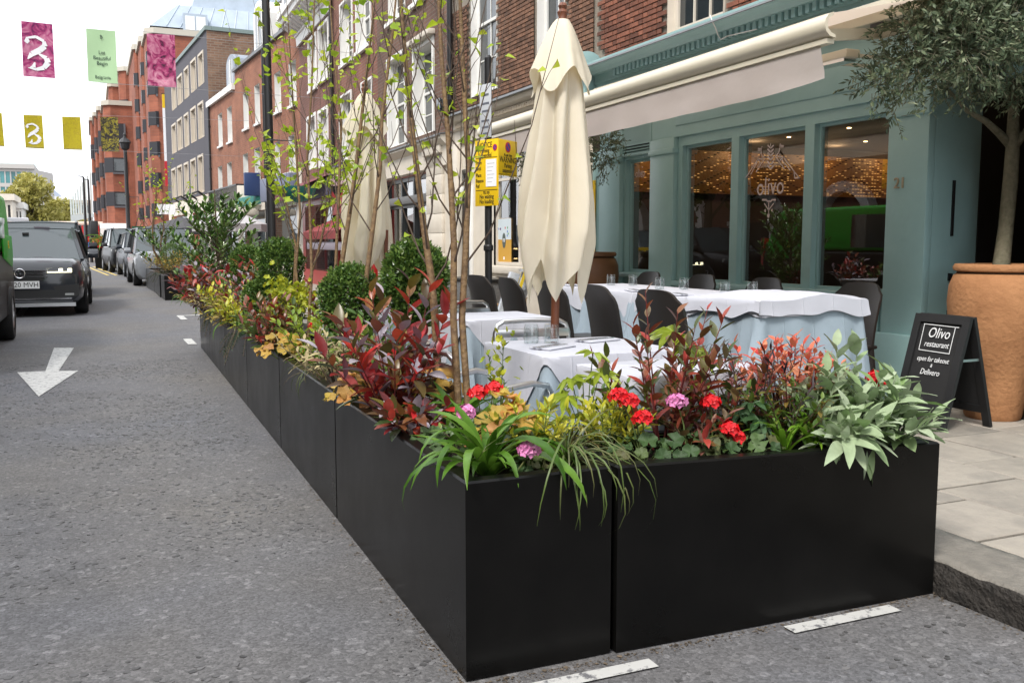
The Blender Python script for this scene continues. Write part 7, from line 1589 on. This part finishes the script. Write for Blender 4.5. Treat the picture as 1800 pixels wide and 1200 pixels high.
shrub('photinia', 'red tipped photinia near the far end of the row', 1.12,9.2, .46,.22, ph_l2, m_stemr, 13, 9, 54, 1.1); shrub('photinia', 'crimson photinia below the tall laurel', 1.15,10.5, .48,.25, ph_l, m_stemr, 15, 9, 55, 1.1)
shrub('amber_shrub', 'amber and brown leaves spilling at the far end of the row', 1.05,10.3, .30,.30, am_l+dr_l, m_stemb, 18, 10, 56, 1.1, lean=(-.04,-.1), droop=.3); shrub('amber_shrub', 'brown gold leaves hanging over the last planter', 1.06,9.6, .22,.26, am_l+dr_l, m_stemb, 12, 9, 57, 1.0, lean=(-.05,0), droop=.3)
rosette('strap_leaf_lily', 'blue green leaf tuft at the far corner of the row', 1.0,11.2, st_l, 20, 58, .8, tilt=(.1,1.1)); geranium('red geranium at the far corner of the row', .98,11.1, [(-.05,-.03,.1),(-.08,.0,.06)], fh_r, 59, 8, .1, .1)
# tall laurel at the far end of the row
def laurel(label, x, y, h, r, seed, z=.5, nb=26, per=13, sc=1.15, name='laurel'):
    rng = random.Random(seed); t = thing(name, label, 'shrub', (x,y,z), group='tall evergreen shrubs in the planters'); rest = MB(); nl = 0
    MB().tube([(0,0,0),(.02,.01,h*.35),(0,-.01,h*.9)], [.022,.016,.005], 8).build('trunk', m_stemb, t, smooth=True)
    for i in range(nb):
        f = .12+.86*((i*7) % nb)/nb; a = 2.4*i+rng.uniform(-.4,.4); rr_ = r*(math.sin(math.pi*min(1,.22+.70*f))**.6)*rng.uniform(.6,1.15); b = Vector((0,0,h*f*.7)); tip = Vector((math.cos(a)*rr_, math.sin(a)*rr_, min(h*rng.uniform(.92,1.05), h*f*.8+rr_*.55))); mid = (b+tip)/2+Vector((math.cos(a)*rr_*.15,math.sin(a)*rr_*.15,-.02))
        MB().tube([b, mid, tip], [.006,.004,.002], 5).build('branch', m_stemb, t)
        for k in range(per):
            q = .3+.7*k/(per-1); p = b*(1-q)**2+mid*2*q*(1-q)+tip*q*q; ph = k*2.4; d = (tip-mid).normalized()*.8+Vector((math.cos(ph),math.sin(ph),rng.uniform(-.1,.9)))*.8
            me = rng.choice(la_l); M4 = orient(p, d, rng.uniform(-.6,.6), sc*rng.uniform(.7,1.15)); nl += 1
            if nl <= 290: ob('leaf', me, t, M4)
            else: rest.add([M4 @ v.co for v in me.vertices], [list(f_.vertices) for f_ in me.polygons])
    if rest.v: stuff(rest.build('inner_leaves', m_laur_i, t, smooth=True))
    return t
p = gy(380,428,10.9); laurel('tall glossy laurel shrub at the far end of the row', 1.22,10.7, 1.42, .45, 60, nb=62, per=17, sc=1.25)
# ---------------- filling in between the larger plants
m_fill = leafmat('mid_green_leaves', [(.05,.11,.02),(.09,.17,.03),(.15,.24,.04),(.22,.30,.05)], .3, .4); m_lime_f = leafmat('lime_green_leaves', [(.22,.32,.03),(.34,.42,.04),(.15,.26,.03)], .35, .4)
fi_l = [leafmesh('leaf', m_fill, .055, .022, 4, .2, .3, pointed), leafmesh('leaf', m_fill, .045, .02, 4, .05, .3, pointed)]; li_l = [leafmesh('leaf', m_lime_f, .05, .022, 4, .2, .3, pointed)]
for (nm, lb, x_, y_, h_, sp_, ls_, ns_, pr_, sd_, sc_) in (
   ('leafy_shrub', 'mid green shrub between the purple red photinia and the dry shrub', 1.18,3.95,.36,.20,fi_l,14,14,201,1.1), ('leafy_shrub', 'mid green shrub on the table side of the nearest box ball', 1.27,4.75,.30,.18,fi_l,12,13,202,1.1),
   ('lime_shrub', 'lime green shrub at the foot of the second birch', 1.12,5.25,.34,.18,li_l,13,14,203,1.1), ('photinia', 'red and bronze photinia beside the yellow euphorbia', 1.0,5.75,.34,.16,ph_l2,12,12,204,1.1),
   ('leafy_shrub', 'dark leafy shrub under the yellow euphorbia', 1.02,6.35,.25,.2,fi_l,13,12,205,1.1), ('lime_shrub', 'lime shrub behind the second box ball', 1.25,7.15,.5,.2,li_l,13,13,206,1.2),
   ('golden_choisya', 'golden choisya past the rosemary', 1.05,7.35,.30,.2,go_l,14,14,207,1.4), ('photinia', 'scarlet tipped photinia above the strap leaves', 1.18,8.0,.52,.2,ph_l,14,11,208,1.1), ('amber_shrub', 'amber shrub in front of the far box ball', 1.0,7.95,.26,.2,am_l,13,11,209,1.2),
   ('leafy_shrub', 'mid green shrub between the far photinias', 1.2,8.9,.42,.24,fi_l,15,12,210,1.3), ('golden_choisya', 'golden choisya near the far end of the row', 1.05,8.9,.28,.2,go_l,13,12,211,1.5), ('photinia', 'bright red photinia just before the laurel', 1.0,9.85,.48,.24,ph_l,15,11,212,1.2),
   ('leafy_shrub', 'green undergrowth round the laurel stem', 1.2,10.9,.5,.3,fi_l,16,12,213,1.5), ('photinia', 'dark red photinia at the road corner of the last planter', 1.02,10.75,.42,.22,ph_l,14,11,214,1.2),
   ('leafy_shrub', 'green shrub behind the strap leaved lily', 1.10,2.72,.20,.14,fi_l,12,12,215,.9), ('leafy_shrub', 'green shrub between the choisya and the photinia', 1.58,2.66,.26,.13,fi_l,12,12,216,1.0), ('photinia', 'low bronze photinia shoots at the front of the near planter', 1.74,2.46,.17,.14,ph_l2,9,8,217,1.0),
   ('leafy_shrub', 'green undergrowth below the coral leaves', 2.12,2.50,.22,.22,fi_l,16,12,218,1.0), ('coral_nandina', 'coral leaved heavenly bamboo towards the kerb end', 2.38,2.62,.33,.16,na_l,13,13,219,1.25), ('leafy_shrub', 'green shrub behind the tall sage', 2.44,2.60,.24,.14,fi_l,12,12,220,1.0)):
    row = y_ > 3.2
    shrub(nm, lb, x_, y_, h_*(1.18 if row else 1), sp_*(1.2 if row else 1), ls_, m_stemb, ns_+(4 if row else 0), pr_, sd_, sc_*(1.12 if row else 1), start=.08, ang=1.15, lean=(-.05,0) if row else (0,0))
euphorbia('second yellow euphorbia nearer the far umbrella', 1.25,6.55,.46,.12,9,221,13,1.2); geranium('scarlet geranium low before the second umbrella', 1.22,5.45,[(.0,.0,.22),(.07,.03,.24),(-.06,.02,.2)],fh_r,222,10,.1,.1)
# ---------------- birches: several upright stems, fine dark branches, sparse young leaves
m_bst = mat('birch_stem_bark', (.23,.145,.06), .7, var=.6, vs=45, c2=(.10,.055,.03), bump=.4, bs=60)
def birch(label, stems, nbr, seed, per=5, z=.5, lsc=1., top=2.7, blen=(.35,.8), low=.15, leafp=.9, rs=1.):
    rng = random.Random(seed); s0 = Vector(stems[0][0][0]); t = thing('birch_tree', label, 'birch tree', (s0.x,s0.y,z), group='young birches in the planters'); o = Vector((s0.x,s0.y,z)); nl = 0
    for pts, rads in stems:
        rads = [q*rs for q in rads]
        P = [Vector(p)-o for p in pts]; MB().tube(P, rads, 10).build('trunk', m_bst, t, smooth=True)
        segs = len(P)-1; a0 = rng.uniform(0,6.28)
        for i in range(nbr):
            f = low+(1-low)*(i+.5)/nbr; k = min(int(f*segs), segs-1); u = f*segs-k; p = P[k]*(1-u)+P[k+1]*u; up_ = (P[k+1]-P[k]).normalized(); a = a0+i*2.5
            out = Vector((math.cos(a),math.sin(a),0)); l = rng.uniform(*blen)*(1.15-.6*f); q = [p, p+(out*.55+up_*.75)*l*.3, p+(out*.85+up_*1.9)*l*.62*.8, p+(out*1.0+up_*3.0)*l*.72*.85]; r0 = rads[min(k,len(rads)-1)]*.34
            mb = MB(); mb.tube(q, [r0,r0*.75,r0*.5,r0*.18], 5, cap=False); brk = []
            for j in range(3):
                w_ = .35+.2*j; kk = min(int(w_*3),2); uu = w_*3-kk; b = q[kk]*(1-uu)+q[kk+1]*uu; d = (q[kk+1]-q[kk]).normalized()+Vector((rng.uniform(-.7,.7),rng.uniform(-.7,.7),rng.uniform(-.1,.5))); e = b+d.normalized()*l*rng.uniform(.18,.4)
                mb.tube([b, (b+e)/2+Vector((0,0,.008)), e], [r0*.4,r0*.3,r0*.14], 4, cap=False); brk.append((b,e))
            brn = mb.build('branch', m_twig, t, smooth=True)
            for j in range(per):
                if rng.random() > leafp: continue
                if j % 2: b, e = brk[j % 3]; w_ = rng.uniform(.5,1); lp_ = b*(1-w_)+e*w_
                else: w_ = rng.uniform(.4,1); kk = min(int(w_*3),2); uu = w_*3-kk; lp_ = q[kk]*(1-uu)+q[kk+1]*uu
                ob('leaf', rng.choice(bi_l), t, orient(lp_, (rng.uniform(-1,1),rng.uniform(-1,1),rng.uniform(-.5,.6)), rng.uniform(-1,1), lsc*rng.uniform(.45,1.15))); nl += 1
    return t
T = lambda pts, dep: [tuple(gd(x,y,dep+k*.03)) for k, (x,y) in enumerate(pts)]
base1 = lambda x, y: (x, y, .5)
birch('nearest birch with three speckled stems at the near end of the row', [
   ([base1(1.19,3.36)]+T([(765,560),(757,480),(745,400),(727,250),(713,110),(700,-60),(690,-200)],3.66), [.020,.019,.018,.016,.0135,.011,.008,.004]),
   ([base1(1.21,3.20)]+T([(797,560),(798,430),(793,330),(787,230),(776,100),(768,-60),(765,-200)],3.52), [.018,.0165,.0155,.014,.012,.010,.007,.004]),
   ([base1(1.24,3.18)]+T([(812,560),(819,430),(824,300),(818,200),(812,80),(806,-60),(800,-200)],3.55), [.017,.016,.015,.0135,.012,.010,.007,.004])], 15, 70, per=6, blen=(.3,.62), low=.22, lsc=1.05, rs=.82)
birch('second birch rising in front of the farther umbrella', [
   ([base1(1.16,4.95)]+T([(600,470),(613,385),(625,300),(640,170),(655,40),(668,-120)],5.15), [.020,.018,.017,.015,.012,.009,.004]),
   ([base1(1.22,4.80)]+T([(645,480),(658,380),(668,300),(672,200),(690,60),(705,-100)],4.95), [.019,.0175,.016,.014,.012,.009,.004]),
   ([base1(1.18,5.10)]+T([(590,470),(596,330),(600,220),(585,80),(575,-80)],5.25), [.014,.012,.011,.009,.007,.004])], 12, 71, per=8, blen=(.4,.85), low=.25, lsc=1.2, rs=.75)
birch('third birch with low leafy shoots by the second box ball', [
   ([base1(1.17,5.75)]+T([(548,480),(545,380),(540,280),(548,150),(552,20),(556,-100)],5.85), [.014,.0125,.011,.010,.008,.006,.003]),
   ([base1(1.20,6.0)]+T([(520,470),(528,380),(520,260),(512,130),(505,10)],6.0), [.012,.011,.010,.008,.006,.003])], 13, 72, per=11, blen=(.4,.8), low=.15, lsc=1.45, rs=.8)
birch('short birch whips with big lime leaves over the far box balls', [([base1(1.22,6.5)]+T([(520,430),(508,380),(500,340),(492,310)],6.4), [.009,.008,.007,.005,.003]), ([base1(1.16,6.3)]+T([(560,440),(572,390),(580,350),(586,320)],6.2), [.009,.008,.007,.005,.003])], 12, 73, per=12, blen=(.3,.5), low=.25, lsc=1.6)
# ---------------- farther planters down the street
for (px0, px1, yb, zt_, dpt, lb) in ((290,326,528,.52,1.2,'black planter of the next terrace facing the camera'), (327,372,527,.50,1.0,'black planter beside the next terrace corner planter')):
    a, b = gz(px0,yb), gz(px1,yb); planter(lb, [(a.x,a.y),(b.x-.02,a.y),(b.x-.02,a.y+dpt),(a.x,a.y+dpt)], [zt_]*4)
a = gz(290,528)
planter('black planter along the road side of the next terrace', [(a.x-.02,a.y+1.25),(a.x+.45,a.y+1.25),(a.x+.47,a.y+3.6),(a.x+.0,a.y+3.6)], [.52]*4); planter('last black planter of the next terrace', [(a.x+.0,a.y+3.65),(a.x+.47,a.y+3.65),(a.x+.40,a.y+6.6),(a.x-.05,a.y+6.6)], [.52]*4)
shrub('amber_shrub', 'orange leaved shrub in the next terrace corner planter', a.x+.25,a.y+.5, .55,.5, am_l, m_stemb, 22, 9, 80, 1.7); shrub('photinia', 'small red photinia in the next terrace planter', a.x+.85,a.y+.5, .45,.4, ph_l2, m_stemr, 14, 8, 81, 1.6)
boxball('box ball among the next terrace planters', a.x+.25, a.y+1.0, .95, .24, 82, 4000)
laurel('dark upright oleander in the next terrace planter', a.x+.2,a.y+2.4, 1.25,.65, 83, nb=18, per=9, sc=2.0); laurel('second dark oleander farther along the next terrace', a.x+.25,a.y+4.8, 1.3,.7, 84, nb=14, per=8, sc=2.4)
laurel('dark bushy evergreen behind the next terrace corner', a.x+1.1,a.y+1.2, 1.05,.6, 85, nb=16, per=9, sc=1.8)
rosemary('rosemary hanging off the next terrace planter', a.x+.05,a.y+.9, .35, 86); shrub('amber_shrub', 'rust leaved shrub at the end of the next terrace', a.x+.1,a.y+3.6, .5,.4, am_l, m_stemb, 14, 8, 87, 2.0)
birch('thin yellow leaved birch over the next terrace', [([(a.x+.25,a.y+3.0,.5)]+[tuple(gy(x,y,a.y+3.0)) for x,y in ((270,440),(268,400),(272,360),(276,325))], [.03,.025,.02,.014,.005]), ([(a.x+.3,a.y+3.1,.5)]+[tuple(gy(x,y,a.y+3.1)) for x,y in ((282,430),(288,400),(284,350))], [.02,.018,.014,.005])], 11, 88, per=7, blen=(.6,1.2), low=.3, lsc=2.2)
q = gz(168,472); planter('black planter at the far junction', [(q.x,q.y),(q.x+1.1,q.y),(q.x+1.1,q.y+1.0),(q.x,q.y+1.0)], [1.0]*4)
rosette('tall_grass', 'tall spiky grass in the far junction planter', q.x+.6,q.y+.5, st_l, 40, 90, 3.6, z=.95, tilt=(-.1,.5)); shrub('amber_shrub', 'amber and yellow flowers in the far junction planter', q.x+.3,q.y+.3, .7,.6, am_l, m_stemb, 14, 7, 91, 3.2, z=.95); shrub('photinia', 'bronze shrub in the far junction planter', q.x+.8,q.y+.3, .8,.5, ph_l2, m_stemr, 12, 7, 92, 3., z=.95)
# shop parasols down the street
def parasol(label, x, y, z, r, h, m):
    t = thing('shop_parasol', label, 'parasol', (x,y,.12)); MB().tube([(0,0,0),(0,0,z+h)], .03, 8).build('pole', m_black, t); mb = MB(); n = 8
    vs = [(0,0,z+h)]+[(r*math.cos(2*math.pi*k/n), r*math.sin(2*math.pi*k/n), z) for k in range(n)]+[(r*math.cos(2*math.pi*k/n), r*math.sin(2*math.pi*k/n), z-.18) for k in range(n)]
    mb.add(vs, [[0,1+k,1+(k+1)%n] for k in range(n)]+[[1+k,1+n+k,1+n+(k+1)%n,1+(k+1)%n] for k in range(n)]); mb.build('canopy', m, t); return t
m_dkgrey = mat('charcoal_canvas', (.06,.06,.065), .8); m_ltgrey = mat('pale_grey_canvas', (.45,.44,.45), .8)
q = gy(320,400,31); parasol('charcoal parasol open beyond the tall laurel', q.x, q.y, 1.55, 1.15, .35, m_dkgrey); q = gy(405,395,24); parasol('pale grey parasol open behind the laurel', q.x, q.y, 1.55, .9, .4, m_ltgrey)
q = gy(297,368,50); t = thing('shop_sign', 'small white projecting shop sign by the orange block', 'sign', (q.x,q.y,q.z)); MB().box(-.55,.3,-.05,.05,-.25,.25).build('board', m_paper, t); MB().tube([(.3,0,.0),(1.2,0,.0)], .03, 6).build('bracket', m_black, t)
